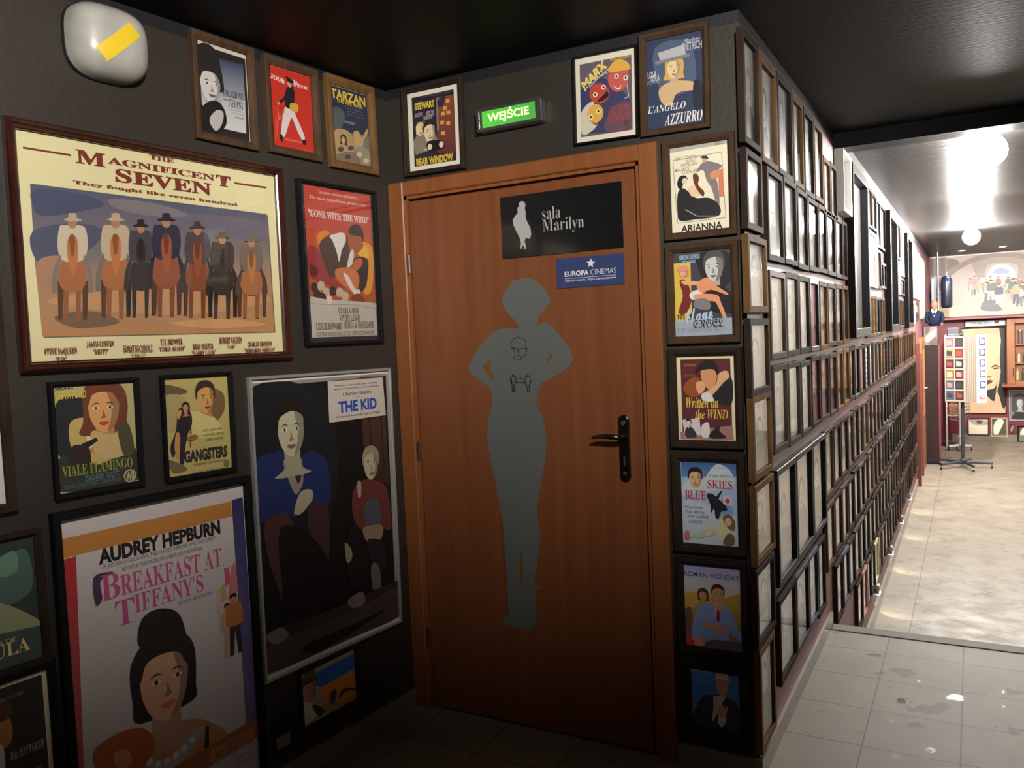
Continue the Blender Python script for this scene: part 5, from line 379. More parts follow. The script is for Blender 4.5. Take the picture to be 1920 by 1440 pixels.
'mural':[('p',[(0,0),(1,0),(1,1),(0,1)],(.289,.234,.203)),('b',[(0,.015),(.229,.078),(.172,.286),(.057,.307),(0,.288)],(.104,.071,.059)),('b',[(.353,.012),(.754,.027),(.792,.181),(.763,.482),(.687,.476),(.677,.203),(.458,.186),(.439,.488),(.391,.454)],(.203,.159,.134)),('b',[(.458,.459),(.477,.248),(.563,.179),(.649,.261),(.668,.475)],(.448,.411,.385)),('b',[(.496,.31),(.563,.24),(.63,.32),(.563,.346)],(.203,.234,.343)),('b',[(.506,.493),(.525,.403),(.563,.376),(.611,.425),(.611,.531)],(.507,.448,.368)),('p',[(0,.818),(1,.803),(1,1),(0,1)],(.411,.327,.222)),('b',[(.401,.909),(.439,.73),(.487,.719),(.534,.828),(.563,.937)],(.092,.092,.108)),('p',[(.462,.472),(.488,.472),(.491,.582),(.48,.582),(.475,.497),(.468,.582),(.458,.582)],(.203,.085,.053)),('b',[(.458,.404),(.492,.404),(.497,.465),(.488,.48),(.462,.48),(.453,.465)],(.343,.304,.268)),('b',[(.467,.374),(.483,.374),(.484,.391),(.475,.404),(.466,.391)],(.411,.268,.175)),('b',[(.466,.383),(.468,.368),(.482,.368),(.484,.383),(.475,.378)],(.053,.034,.025)),('p',[(.407,.462),(.433,.462),(.436,.572),(.425,.572),(.42,.487),(.414,.572),(.403,.572)],(.125,.149,.092)),('b',[(.403,.394),(.437,.394),(.442,.455),(.433,.47),(.407,.47),(.398,.455)],(.343,.304,.268)),('b',[(.412,.364),(.428,.364),(.429,.381),(.42,.394),(.411,.381)],(.411,.268,.175)),('b',[(.411,.373),(.414,.358),(.426,.358),(.429,.373),(.42,.368)],(.053,.034,.025)),('p',[(.924,.613),(.95,.613),(.953,.723),(.942,.723),(.937,.638),(.931,.723),(.92,.723)],(.068,.085,.068)),('b',[(.92,.545),(.954,.545),(.959,.606),(.95,.621),(.924,.621),(.915,.606)],(.078,.104,.149)),('b',[(.929,.515),(.945,.515),(.946,.532),(.937,.545),(.928,.532)],(.411,.268,.175)),('b',[(.928,.524),(.931,.509),(.944,.509),(.946,.524),(.937,.519)],(.053,.034,.025)),('p',[(.654,.525),(.68,.525),(.683,.635),(.672,.635),(.667,.55),(.661,.635),(.65,.635)],(.368,.289,.203)),('b',[(.65,.457),(.684,.457),(.689,.518),(.68,.533),(.654,.533),(.645,.518)],(.411,.149,.175)),('b',[(.659,.427),(.675,.427),(.676,.444),(.667,.457),(.658,.444)],(.411,.268,.175)),('b',[(.658,.436),(.661,.421),(.674,.421),(.676,.436),(.667,.431)],(.053,.034,.025)),('p',[(.479,.6),(.505,.6),(.508,.71),(.497,.71),(.492,.625),(.486,.71),(.475,.71)],(.289,.203,.104)),('b',[(.475,.532),(.509,.532),(.514,.593),(.505,.608),(.479,.608),(.47,.593)],(.078,.104,.149)),('b',[(.484,.502),(.5,.502),(.501,.519),(.492,.532),(.483,.519)],(.411,.268,.175)),('b',[(.483,.511),(.486,.496),(.498,.496),(.501,.511),(.492,.506)],(.053,.034,.025)),('p',[(.844,.515),(.87,.515),(.873,.625),(.862,.625),(.857,.54),(.85,.625),(.84,.625)],(.289,.203,.104)),('b',[(.84,.447),(.874,.447),(.879,.508),(.87,.523),(.844,.523),(.835,.508)],(.289,.203,.104)),('b',[(.849,.417),(.865,.417),(.866,.434),(.857,.447),(.848,.434)],(.411,.268,.175)),('b',[(.848,.426),(.85,.411),(.863,.411),(.866,.426),(.857,.421)],(.053,.034,.025)),('p',[(.727,.587),(.753,.587),(.756,.697),(.745,.697),(.74,.612),(.734,.697),(.723,.697)],(.368,.289,.203)),('b',[(.723,.519),(.757,.519),(.762,.58),(.753,.595),(.727,.595),(.718,.58)],(.046,.051,.078)),('b',[(.732,.489),(.748,.489),(.749,.506),(.74,.519),(.731,.506)],(.411,.268,.175)),('b',[(.731,.498),(.734,.483),(.746,.483),(.749,.498),(.74,.493)],(.053,.034,.025)),('p',[(.874,.539),(.9,.539),(.903,.649),(.892,.649),(.887,.564),(.881,.649),(.87,.649)],(.125,.149,.092)),('b',[(.87,.471),(.904,.471),(.909,.532),(.9,.547),(.874,.547),(.865,.532)],(.343,.304,.268)),('b',[(.879,.441),(.895,.441),(.896,.458),(.887,.471),(.878,.458)],(.411,.268,.175)),('b',[(.878,.45),(.881,.435),(.894,.435),(.896,.45),(.887,.445)],(.053,.034,.025)),('p',[(.47,.494),(.496,.494),(.499,.604),(.488,.604),(.483,.519),(.476,.604),(.466,.604)],(.368,.289,.203)),('b',[(.466,.426),(.5,.426),(.505,.487),(.496,.502),(.47,.502),(.461,.487)],(.289,.203,.104)),('b',[(.475,.396),(.491,.396),(.492,.413),(.483,.426),(.474,.413)],(.411,.268,.175)),('b',[(.474,.405),(.476,.39),(.49,.39),(.492,.405),(.483,.4)],(.053,.034,.025)),('p',[(.942,.617),(.968,.617),(.971,.727),(.96,.727),(.955,.642),(.948,.727),(.938,.727)],(.289,.203,.104)),('b',[(.938,.549),(.972,.549),(.977,.61),(.968,.625),(.942,.625),(.933,.61)],(.125,.149,.092)),('b',[(.947,.519),(.963,.519),(.964,.536),(.955,.549),(.946,.536)],(.411,.268,.175)),('b',[(.946,.528),(.948,.513),(.961,.513),(.964,.528),(.955,.523)],(.053,.034,.025)),('p',[(.307,.489),(.333,.489),(.336,.599),(.325,.599),(.32,.514),(.314,.599),(.303,.599)],(.125,.149,.092)),('b',[(.303,.421),(.337,.421),(.342,.482),(.333,.497),(.307,.497),(.298,.482)],(.289,.203,.104)),('b',[(.312,.391),(.328,.391),(.329,.408),(.32,.421),(.311,.408)],(.411,.268,.175)),('b',[(.311,.4),(.314,.385),(.326,.385),(.329,.4),(.32,.395)],(.053,.034,.025)),('p',[(.434,.518),(.46,.518),(.463,.628),(.452,.628),(.447,.543),(.44,.628),(.43,.628)],(.343,.304,.268)),('b',[(.43,.45),(.464,.45),(.469,.511),(.46,.526),(.434,.526),(.425,.511)],(.289,.203,.104)),('b',[(.439,.42),(.455,.42),(.456,.437),(.447,.45),(.438,.437)],(.411,.268,.175)),('b',[(.438,.429),(.44,.414),(.454,.414),(.456,.429),(.447,.424)],(.053,.034,.025)),('p',[(.608,.503),(.634,.503),(.637,.613),(.626,.613),(.621,.528),(.614,.613),(.604,.613)],(.078,.104,.149)),('b',[(.604,.435),(.638,.435),(.643,.496),(.634,.511),(.608,.511),(.599,.496)],(.289,.203,.104)),('b',[(.613,.405),(.629,.405),(.63,.422),(.621,.435),(.612,.422)],(.411,.268,.175)),('b',[(.612,.414),(.614,.399),(.628,.399),(.63,.414),(.621,.409)],(.053,.034,.025)),('p',[(.357,.518),(.383,.518),(.386,.628),(.375,.628),(.37,.543),(.364,.628),(.353,.628)],(.125,.149,.092)),('b',[(.353,.45),(.387,.45),(.392,.511),(.383,.526),(.357,.526),(.348,.511)],(.289,.203,.104)),('b',[(.362,.42),(.378,.42),(.379,.437),(.37,.45),(.361,.437)],(.411,.268,.175)),('b',[(.361,.429),(.364,.414),(.376,.414),(.379,.429),(.37,.424)],(.053,.034,.025)),('p',[(.664,.543),(.69,.543),(.693,.653),(.682,.653),(.677,.568),(.671,.653),(.66,.653)],(.411,.149,.175)),('b',[(.66,.475),(.694,.475),(.699,.536),(.69,.551),(.664,.551),(.655,.536)],(.046,.051,.078)),('b',[(.669,.445),(.685,.445),(.686,.462),(.677,.475),(.668,.462)],(.411,.268,.175)),('b',[(.668,.454),(.671,.439),(.684,.439),(.686,.454),(.677,.449)],(.053,.034,.025)),('p',[(.978,.525),(1.004,.525),(1.007,.635),(.996,.635),(.991,.55),(.984,.635),(.974,.635)],(.068,.085,.068)),('b',[(.974,.457),(1.008,.457),(1.013,.518),(1.004,.533),(.978,.533),(.969,.518)],(.343,.304,.268)),('b',[(.983,.427),(.999,.427),(1,.444),(.991,.457),(.982,.444)],(.411,.268,.175)),('b',[(.982,.436),(.984,.421),(.997,.421),(1,.436),(.991,.431)],(.053,.034,.025)),('p',[(.732,.544),(.758,.544),(.761,.654),(.75,.654),(.745,.569),(.738,.654),(.728,.654)],(.046,.051,.078)),('b',[(.728,.476),(.762,.476),(.767,.537),(.758,.552),(.732,.552),(.723,.537)],(.411,.149,.175)),('b',[(.737,.446),(.753,.446),(.754,.463),(.745,.476),(.736,.463)],(.411,.268,.175)),('b',[(.736,.455),(.738,.44),(.752,.44),(.754,.455),(.745,.45)],(.053,.034,.025)),('p',[(.597,.556),(.623,.556),(.626,.666),(.615,.666),(.61,.581),(.604,.666),(.593,.666)],(.068,.085,.068)),('b',[(.593,.488),(.627,.488),(.632,.549),(.623,.564),(.597,.564),(.588,.549)],(.125,.149,.092)),('b',[(.602,.458),(.618,.458),(.619,.475),(.61,.488),(.601,.475)],(.411,.268,.175)),('b',[(.601,.467),(.604,.452),(.616,.452),(.619,.467),(.61,.462)],(.053,.034,.025)),('p',[(.915,.506),(.941,.506),(.944,.616),(.933,.616),(.928,.531),(.922,.616),(.911,.616)],(.068,.085,.068)),('b',[(.911,.438),(.945,.438),(.95,.499),(.941,.514),(.915,.514),(.906,.499)],(.078,.104,.149)),('b',[(.92,.408),(.936,.408),(.937,.425),(.928,.438),(.919,.425)],(.411,.268,.175)),('b',[(.919,.417),(.922,.402),(.934,.402),(.937,.417),(.928,.412)],(.053,.034,.025)),('p',[(.49,.547),(.516,.547),(.519,.657),(.508,.657),(.503,.572),(.496,.657),(.486,.657)],(.368,.289,.203)),('b',[(.486,.479),(.52,.479),(.525,.54),(.516,.555),(.49,.555),(.481,.54)],(.068,.085,.068)),('b',[(.495,.449),(.511,.449),(.512,.466),(.503,.479),(.494,.466)],(.411,.268,.175)),('b',[(.494,.458),(.496,.443),(.509,.443),(.512,.458),(.503,.453)],(.053,.034,.025)),('p',[(.526,.488),(.552,.488),(.555,.598),(.544,.598),(.539,.513),(.533,.598),(.522,.598)],(.078,.104,.149)),('b',[(.522,.42),(.556,.42),(.561,.481),(.552,.496),(.526,.496),(.517,.481)],(.203,.085,.053)),('b',[(.531,.39),(.547,.39),(.548,.407),(.539,.42),(.53,.407)],(.411,.268,.175)),('b',[(.53,.399),(.533,.384),(.546,.384),(.548,.399),(.539,.394)],(.053,.034,.025)),('p',[(.331,.552),(.357,.552),(.36,.662),(.349,.662),(.344,.577),(.337,.662),(.327,.662)],(.046,.051,.078)),('b',[(.327,.484),(.361,.484),(.366,.545),(.357,.56),(.331,.56),(.322,.545)],(.289,.203,.104)),('b',[(.336,.454),(.352,.454),(.353,.471),(.344,.484),(.335,.471)],(.411,.268,.175)),('b',[(.335,.463),(.337,.448),(.35,.448),(.353,.463),(.344,.458)],(.053,.034,.025)),('p',[(.314,.489),(.34,.489),(.343,.599),(.332,.599),(.327,.514),(.32,.599),(.31,.599)],(.343,.304,.268)),('b',[(.31,.421),(.344,.421),(.349,.482),(.34,.497),(.314,.497),(.305,.482)],(.411,.149,.175)),('b',[(.319,.391),(.335,.391),(.336,.408),(.327,.421),(.318,.408)],(.411,.268,.175)),('b',[(.318,.4),(.32,.385),(.334,.385),(.336,.4),(.327,.395)],(.053,.034,.025)),('p',[(.885,.62),(.911,.62),(.914,.73),(.903,.73),(.898,.645),(.892,.73),(.881,.73)],(.289,.203,.104)),('b',[(.881,.552),(.915,.552),(.92,.613),(.911,.628),(.885,.628),(.876,.613)],(.368,.289,.203)),('b',[(.89,.522),(.906,.522),(.907,.539),(.898,.552),(.889,.539)],(.411,.268,.175)),('b',[(.889,.531),(.892,.516),(.904,.516),(.907,.531),(.898,.526)],(.053,.034,.025)),('p',[(.72,.611),(.746,.611),(.749,.721),(.738,.721),(.733,.636),(.726,.721),(.716,.721)],(.411,.149,.175)),('b',[(.716,.543),(.75,.543),(.755,.604),(.746,.619),(.72,.619),(.711,.604)],(.289,.203,.104)),('b',[(.725,.513),(.741,.513),(.742,.53),(.733,.543),(.724,.53)],(.411,.268,.175)),('b',[(.724,.522),(.726,.507),(.739,.507),(.742,.522),(.733,.517)],(.053,.034,.025)),('p',[(.471,.548),(.497,.548),(.5,.658),(.489,.658),(.484,.573),(.478,.658),(.467,.658)],(.046,.051,.078)),('b',[(.467,.48),(.501,.48),(.506,.541),(.497,.556),(.471,.556),(.462,.541)],(.411,.149,.175)),('b',[(.476,.45),(.492,.45),(.493,.467),(.484,.48),(.475,.467)],(.411,.268,.175)),('b',[(.475,.459),(.478,.444),(.49,.444),(.493,.459),(.484,.454)],(.053,.034,.025)),('p',[(.69,.529),(.716,.529),(.719,.639),(.708,.639),(.703,.554),(.696,.639),(.686,.639)],(.411,.149,.175)),('b',[(.686,.461),(.72,.461),(.725,.522),(.716,.537),(.69,.537),(.681,.522)],(.203,.085,.053)),('b',[(.695,.431),(.711,.431),(.712,.448),(.703,.461),(.694,.448)],(.411,.268,.175)),('b',[(.694,.44),(.696,.425),(.709,.425),(.712,.44),(.703,.435)],(.053,.034,.025)),('p',[(.549,.585),(.575,.585),(.578,.695),(.567,.695),(.562,.61),(.556,.695),(.545,.695)],(.368,.289,.203)),('b',[(.545,.517),(.579,.517),(.584,.578),(.575,.593),(.549,.593),(.54,.578)],(.289,.203,.104)),('b',[(.554,.487),(.57,.487),(.571,.504),(.562,.517),(.553,.504)],(.411,.268,.175)),('b',[(.553,.496),(.556,.481),(.568,.481),(.571,.496),(.562,.491)],(.053,.034,.025)),('p',[(.6,.498),(.626,.498),(.629,.608),(.618,.608),(.613,.523),(.606,.608),(.596,.608)],(.368,.289,.203)),('b',[(.596,.43),(.63,.43),(.635,.491),(.626,.506),(.6,.506),(.591,.491)],(.068,.085,.068)),('b',[(.605,.4),(.621,.4),(.622,.417),(.613,.43),(.604,.417)],(.411,.268,.175)),('b',[(.604,.409),(.606,.394),(.619,.394),(.622,.409),(.613,.404)],(.053,.034,.025)),('p',[(.342,.456),(.368,.456),(.371,.566),(.36,.566),(.355,.481),(.348,.566),(.338,.566)],(.411,.149,.175)),('b',[(.338,.388),(.372,.388),(.377,.449),(.368,.464),(.342,.464),(.333,.449)],(.411,.149,.175)),('b',[(.347,.358),(.363,.358),(.364,.375),(.355,.388),(.346,.375)],(.411,.268,.175)),('b',[(.346,.367),(.348,.352),(.362,.352),(.364,.367),(.355,.362)],(.053,.034,.025)),('p',[(.706,.656),(.746,.656),(.75,.826),(.734,.826),(.726,.695),(.716,.826),(.7,.826)],(.046,.051,.078)),('b',[(.7,.552),(.752,.552),(.76,.647),(.746,.669),(.706,.669),(.692,.647)],(.068,.085,.068)),('b',[(.714,.506),(.738,.506),(.74,.532),(.726,.552),(.712,.532)],(.411,.268,.175)),('b',[(.712,.519),(.716,.496),(.736,.496),(.74,.519),(.726,.513)],(.053,.034,.025)),('p',[(.971,.619),(1.011,.619),(1.015,.789),(.999,.789),(.991,.658),(.981,.789),(.965,.789)],(.289,.203,.104)),('b',[(.965,.515),(1.017,.515),(1.025,.61),(1.011,.632),(.971,.632),(.957,.61)],(.125,.149,.092)),('b',[(.979,.469),(1.003,.469),(1.005,.495),(.991,.515),(.977,.495)],(.411,.268,.175)),('b',[(.977,.482),(.981,.459),(1.001,.459),(1.005,.482),(.991,.476)],(.053,.034,.025)),('p',[(.819,.646),(.859,.646),(.863,.816),(.847,.816),(.839,.685),(.829,.816),(.813,.816)],(.203,.085,.053)),('b',[(.813,.542),(.865,.542),(.873,.637),(.859,.659),(.819,.659),(.805,.637)],(.068,.085,.068)),('b',[(.827,.496),(.851,.496),(.853,.522),(.839,.542),(.825,.522)],(.411,.268,.175)),('b',[(.825,.509),(.829,.486),(.849,.486),(.853,.509),(.839,.503)],(.053,.034,.025)),('p',[(.432,.621),(.472,.621),(.476,.791),(.46,.791),(.452,.66),(.442,.791),(.426,.791)],(.078,.104,.149)),('b',[(.426,.517),(.478,.517),(.486,.612),(.472,.634),(.432,.634),(.418,.612)],(.203,.085,.053)),('b',[(.44,.471),(.464,.471),(.466,.497),(.452,.517),(.438,.497)],(.411,.268,.175)),('b',[(.438,.484),(.442,.461),(.462,.461),(.466,.484),(.452,.478)],(.053,.034,.025)),('p',[(.443,.623),(.483,.623),(.487,.793),(.471,.793),(.463,.662),(.453,.793),(.437,.793)],(.068,.085,.068)),('b',[(.437,.519),(.489,.519),(.497,.614),(.483,.636),(.443,.636),(.429,.614)],(.343,.304,.268)),('b',[(.451,.473),(.475,.473),(.477,.499),(.463,.519),(.449,.499)],(.411,.268,.175)),('b',[(.449,.486),(.453,.463),(.473,.463),(.477,.486),(.463,.48)],(.053,.034,.025)),('p',[(.633,.581),(.673,.581),(.677,.751),(.661,.751),(.653,.62),(.643,.751),(.627,.751)],(.289,.203,.104)),('b',[(.627,.477),(.679,.477),(.687,.572),(.673,.594),(.633,.594),(.619,.572)],(.289,.203,.104)),('b',[(.641,.431),(.665,.431),(.667,.457),(.653,.477),(.639,.457)],(.411,.268,.175)),('b',[(.639,.444),(.643,.421),(.663,.421),(.667,.444),(.653,.438)],(.053,.034,.025)),('p',[(.459,.592),(.499,.592),(.503,.762),(.487,.762),(.479,.631),(.469,.762),(.453,.762)],(.343,.304,.268)),('b',[(.453,.488),(.505,.488),(.513,.583),(.499,.605),(.459,.605),(.445,.583)],(.068,.085,.068)),('b',[(.467,.442),(.491,.442),(.493,.468),(.479,.488),(.465,.468)],(.411,.268,.175)),('b',[(.465,.455),(.469,.432),(.489,.432),(.493,.455),(.479,.449)],(.053,.034,.025)),('p',[(.884,.615),(.924,.615),(.928,.785),(.912,.785),(.904,.654),(.894,.785),(.878,.785)],(.046,.051,.078)),('b',[(.878,.511),(.93,.511),(.938,.606),(.924,.628),(.884,.628),(.87,.606)],(.078,.104,.149)),('b',[(.892,.465),(.916,.465),(.918,.491),(.904,.511),(.89,.491)],(.411,.268,.175)),('b',[(.89,.478),(.894,.455),(.914,.455),(.918,.478),(.904,.472)],(.053,.034,.025)),('p',[(.678,.715),(.718,.715),(.722,.885),(.706,.885),(.698,.754),(.688,.885),(.672,.885)],(.078,.104,.149)),('b',[(.672,.611),(.724,.611),(.732,.706),(.718,.728),(.678,.728),(.664,.706)],(.343,.304,.268)),('b',[(.686,.565),(.71,.565),(.712,.591),(.698,.611),(.684,.591)],(.411,.268,.175)),('b',[(.684,.578),(.688,.555),(.708,.555),(.712,.578),(.698,.572)],(.053,.034,.025)),('p',[(.63,.589),(.67,.589),(.674,.759),(.658,.759),(.65,.628),(.64,.759),(.624,.759)],(.411,.149,.175)),('b',[(.624,.485),(.676,.485),(.684,.58),(.67,.602),(.63,.602),(.616,.58)],(.068,.085,.068)),('b',[(.638,.439),(.662,.439),(.664,.465),(.65,.485),(.636,.465)],(.411,.268,.175)),('b',[(.636,.452),(.64,.429),(.66,.429),(.664,.452),(.65,.446)],(.053,.034,.025)),('p',[(.523,.658),(.563,.658),(.567,.828),(.551,.828),(.543,.697),(.533,.828),(.517,.828)],(.343,.304,.268)),('b',[(.517,.554),(.569,.554),(.577,.649),(.563,.671),(.523,.671),(.509,.649)],(.046,.051,.078)),('b',[(.531,.508),(.555,.508),(.557,.534),(.543,.554),(.529,.534)],(.411,.268,.175)),('b',[(.529,.521),(.533,.498),(.553,.498),(.557,.521),(.543,.515)],(.053,.034,.025)),('p',[(.653,.667),(.693,.667),(.697,.837),(.681,.837),(.673,.706),(.663,.837),(.647,.837)],(.046,.051,.078)),('b',[(.647,.563),(.699,.563),(.707,.658),(.693,.68),(.653,.68),(.639,.658)],(.289,.203,.104)),('b',[(.661,.517),(.685,.517),(.687,.543),(.673,.563),(.659,.543)],(.411,.268,.175)),('b',[(.659,.53),(.663,.507),(.683,.507),(.687,.53),(.673,.524)],(.053,.034,.025)),('p',[(.92,.729),(.96,.729),(.964,.899),(.948,.899),(.94,.768),(.93,.899),(.914,.899)],(.289,.203,.104)),('b',[(.914,.625),(.966,.625),(.974,.72),(.96,.742),(.92,.742),(.906,.72)],(.368,.289,.203)),('b',[(.928,.579),(.952,.579),(.954,.605),(.94,.625),(.926,.605)],(.411,.268,.175)),('b',[(.926,.592),(.93,.569),(.95,.569),(.954,.592),(.94,.586)],(.053,.034,.025)),('p',[(.946,.691),(.986,.691),(.99,.861),(.974,.861),(.966,.73),(.956,.861),(.94,.861)],(.343,.304,.268)),('b',[(.94,.587),(.992,.587),(1,.682),(.986,.704),(.946,.704),(.932,.682)],(.078,.104,.149)),('b',[(.954,.541),(.978,.541),(.98,.567),(.966,.587),(.952,.567)],(.411,.268,.175)),('b',[(.952,.554),(.956,.531),(.976,.531),(.98,.554),(.966,.548)],(.053,.034,.025)),('p',[(.904,.614),(.944,.614),(.948,.784),(.932,.784),(.924,.653),(.914,.784),(.898,.784)],(.078,.104,.149)),('b',[(.898,.51),(.95,.51),(.958,.605),(.944,.627),(.904,.627),(.89,.605)],(.289,.203,.104)),('b',[(.912,.464),(.936,.464),(.938,.49),(.924,.51),(.91,.49)],(.411,.268,.175)),('b',[(.91,.477),(.914,.454),(.934,.454),(.938,.477),(.924,.471)],(.053,.034,.025)),('p',[(.884,.689),(.924,.689),(.928,.859),(.912,.859),(.904,.728),(.894,.859),(.878,.859)],(.203,.085,.053)),('b',[(.878,.585),(.93,.585),(.938,.68),(.924,.702),(.884,.702),(.87,.68)],(.203,.085,.053)),('b',[(.892,.539),(.916,.539),(.918,.565),(.904,.585),(.89,.565)],(.411,.268,.175)),('b',[(.89,.552),(.894,.529),(.914,.529),(.918,.552),(.904,.546)],(.053,.034,.025))],
'lady':[('p',[(0,0),(1,0),(1,1),(0,1)],(.01,.008,.009)),('b',[(.163,-.364),(.898,-.321),(.878,.353),(.898,.56),(.816,.755),(.99,.897),(.99,1),(.01,1),(.01,-.038)],(.563,.39,.233)),('b',[(.816,-.321),(1,-.364),(1,.897),(.847,.755),(.898,.505),(.939,.288)],(.007,.005,.006)),('b',[(.01,-.386),(.857,-.375),(.918,-.038),(.694,-.234),(.408,-.168),(.286,.071),(.163,.288),(.01,.353)],(.621,.498,.26)),('b',[(.551,.734),(.755,.701),(.816,.614),(.755,.832),(.694,.853),(.551,.777)],(.009,.007,.007)),('b',[(.541,.625),(.612,.609),(.704,.614),(.694,.636),(.592,.663),(.541,.652)],(.087,.019,.019)),('b',[(.673,.467),(.776,.429),(.878,.462),(.776,.451)],(.033,.016,.01)),('b',[(.724,.467),(.837,.462),(.867,.473),(.755,.482)],(.01,.006,.006)),('b',[(.286,.429),(.367,.408),(.469,.451),(.367,.446)],(.033,.016,.01)),('b',[(.327,.467),(.429,.462),(.449,.478),(.347,.482)],(.01,.006,.006)),('b',[(.571,.571),(.633,.56),(.684,.573),(.622,.584)],(.226,.116,.054))],
'bw1':[('p',[(0,0),(1,0),(1,1),(0,1)],(.173,.167,.16)),('b',[(.106,.551),(.149,.203),(.447,.087),(.745,.203),(.787,.551),(.574,.783),(.149,.725)],(.05,.047,.047)),('b',[(.271,.405),(.279,.285),(.397,.201),(.565,.195),(.699,.285),(.733,.405),(.712,.525),(.741,.6),(.607,.615),(.355,.609),(.221,.585),(.263,.51)],(.068,.064,.064)),('b',[(.397,.495),(.565,.495),(.582,.66),(.691,.72),(.271,.72),(.38,.66)],(.399,.39,.371)),('b',[(.321,.375),(.342,.291),(.481,.255),(.62,.291),(.641,.375),(.624,.48),(.565,.561),(.481,.591),(.397,.561),(.338,.48)],(.572,.559,.533)),('b',[(.541,.285),(.624,.3),(.643,.375),(.624,.48),(.565,.561),(.506,.585),(.567,.495),(.575,.405)],(.277,.271,.258)),('b',[(.305,.405),(.305,.3),(.397,.225),(.565,.225),(.657,.3),(.657,.405),(.624,.36),(.573,.309),(.46,.297),(.372,.315),(.334,.375)],(.068,.064,.064)),('e',.42,.411,.0315,.0096,0,(.82,.781,.743)),('e',.42,.411,.0147,.0102,0,(.032,.032,.03)),('b',[(.462,.384),(.42,.372),(.373,.39),(.42,.381)],(.032,.032,.03)),('e',.562,.411,.0315,.0096,0,(.82,.781,.743)),('e',.562,.411,.0147,.0102,0,(.032,.032,.03)),('b',[(.52,.384),(.562,.372),(.609,.39),(.562,.381)],(.032,.032,.03)),('b',[(.487,.42),(.512,.471),(.52,.483),(.47,.486),(.466,.477),(.483,.465)],(.229,.224,.214)),('b',[(.436,.519),(.47,.51),(.491,.514),(.512,.51),(.546,.519),(.512,.537),(.47,.537)],(.114,.103,.103)),('b',[(.106,.957),(.319,.725),(.702,.783),(.915,.957)],(.01,.009,.01))],
'bw2':[('p',[(0,0),(1,0),(1,1),(0,1)],(.686,.613,.458)),('b',[(.047,.044),(.566,.044),(.943,.156),(.943,.378),(.283,.378)],(.339,.301,.232)),('b',[(.425,.1),(.708,.111),(.66,.294),(.448,.294)],(.068,.061,.054))],
'bw3':[('p',[(0,0),(1,0),(1,1),(0,1)],(.068,.061,.054)),('b',[(.129,.353),(.484,0),(.806,.118),(.677,.471),(.355,.941),(.129,.941)],(.747,.671,.507))],
'box':[('p',[(0,0),(1,0),(1,1),(0,1)],(.146,.104,.09)),('b',[(.122,.564),(.595,.256),(.932,.154),(.865,.462),(.459,.769),(.155,.821)],(.343,.273,.212)),('b',[(.054,.051),(.459,.051),(.189,.462)],(.057,.034,.03)),('b',[(.459,.769),(.932,.564),(.966,.974),(.392,.974)],(.077,.049,.042))],
'strip':[('p',[(0,0),(1,0),(1,1),(0,1)],(.65,.65,.636)),('t','CASABLANCA',.12,.2,.66,.62,(.022,.027,.064),'ital',0,0),('p',[(.72,.1),(.85,.1),(.82,.6),(.75,.6)],(.048,.027,.042))]}
FIGURE_OUTLINE=[(-1.3924,1.6679),(-1.3654,1.6639),(-1.3468,1.6489),(-1.3284,1.6306),(-1.3122,1.6193),(-1.307,1.5987),(-1.2947,1.5864),(-1.3006,1.5745),(-1.3127,1.5603),(-1.3248,1.5453),(-1.3345,1.5356),(-1.3471,1.5294),(-1.3512,1.5091),(-1.3599,1.4903),(-1.3424,1.5005),(-1.3153,1.504),(-1.2967,1.4943),(-1.2789,1.4717),(-1.254,1.4403),(-1.2259,1.4022),(-1.2185,1.3683),(-1.2359,1.3451),(-1.29,1.3121),(-1.3487,1.2888),(-1.3551,1.2681),(-1.3655,1.2613),(-1.3669,1.2335),(-1.3701,1.1987),(-1.3504,1.171),(-1.3405,1.1364),(-1.3362,1.0948),(-1.3393,1.0461),(-1.3471,.997),(-1.3611,.9474),(-1.3729,.8976),(-1.3832,.8476),(-1.3865,.812),(-1.3787,.7772),(-1.3895,.8192),(-1.3827,.7804),(-1.3762,.7482),(-1.38,.7151),(-1.3881,.6684),(-1.3951,.6283),(-1.4066,.5875),(-1.412,.5538),(-1.4027,.5482),(-1.3845,.5449),(-1.3835,.5371),(-1.3997,.5333),(-1.4107,.534),(-1.4099,.5208),(-1.4056,.4882),(-1.4097,.4344),(-1.4157,.4003),(-1.4255,.3823),(-1.4556,.3762),(-1.4894,.3769),(-1.5042,.383),(-1.5424,.3833),(-1.5482,.4064),(-1.5367,.4195),(-1.5249,.4264),(-1.5256,.4873),(-1.5259,.5549),(-1.5277,.6221),(-1.53,.6959),(-1.5307,.7563),(-1.5362,.7961),(-1.5394,.8093),(-1.5313,.7588),(-1.5385,.8091),(-1.5463,.8667),(-1.557,.9314),(-1.5723,1.0032),(-1.5835,1.0608),(-1.5836,1.1042),(-1.5721,1.1621),(-1.5553,1.2125),(-1.5567,1.2483),(-1.5603,1.2734),(-1.5862,1.2879),(-1.6186,1.31),(-1.6446,1.3321),(-1.6504,1.3503),(-1.636,1.3788),(-1.6087,1.4141),(-1.5733,1.4486),(-1.5387,1.4757),(-1.5135,1.4873),(-1.4849,1.491),(-1.4331,1.4852),(-1.4301,1.499),(-1.4473,1.5207),(-1.4665,1.5356),(-1.4801,1.5538),(-1.4886,1.5752),(-1.4931,1.5986),(-1.4848,1.6169),(-1.4695,1.6333),(-1.4568,1.6463),(-1.44,1.6625),(-1.4123,1.6639)]
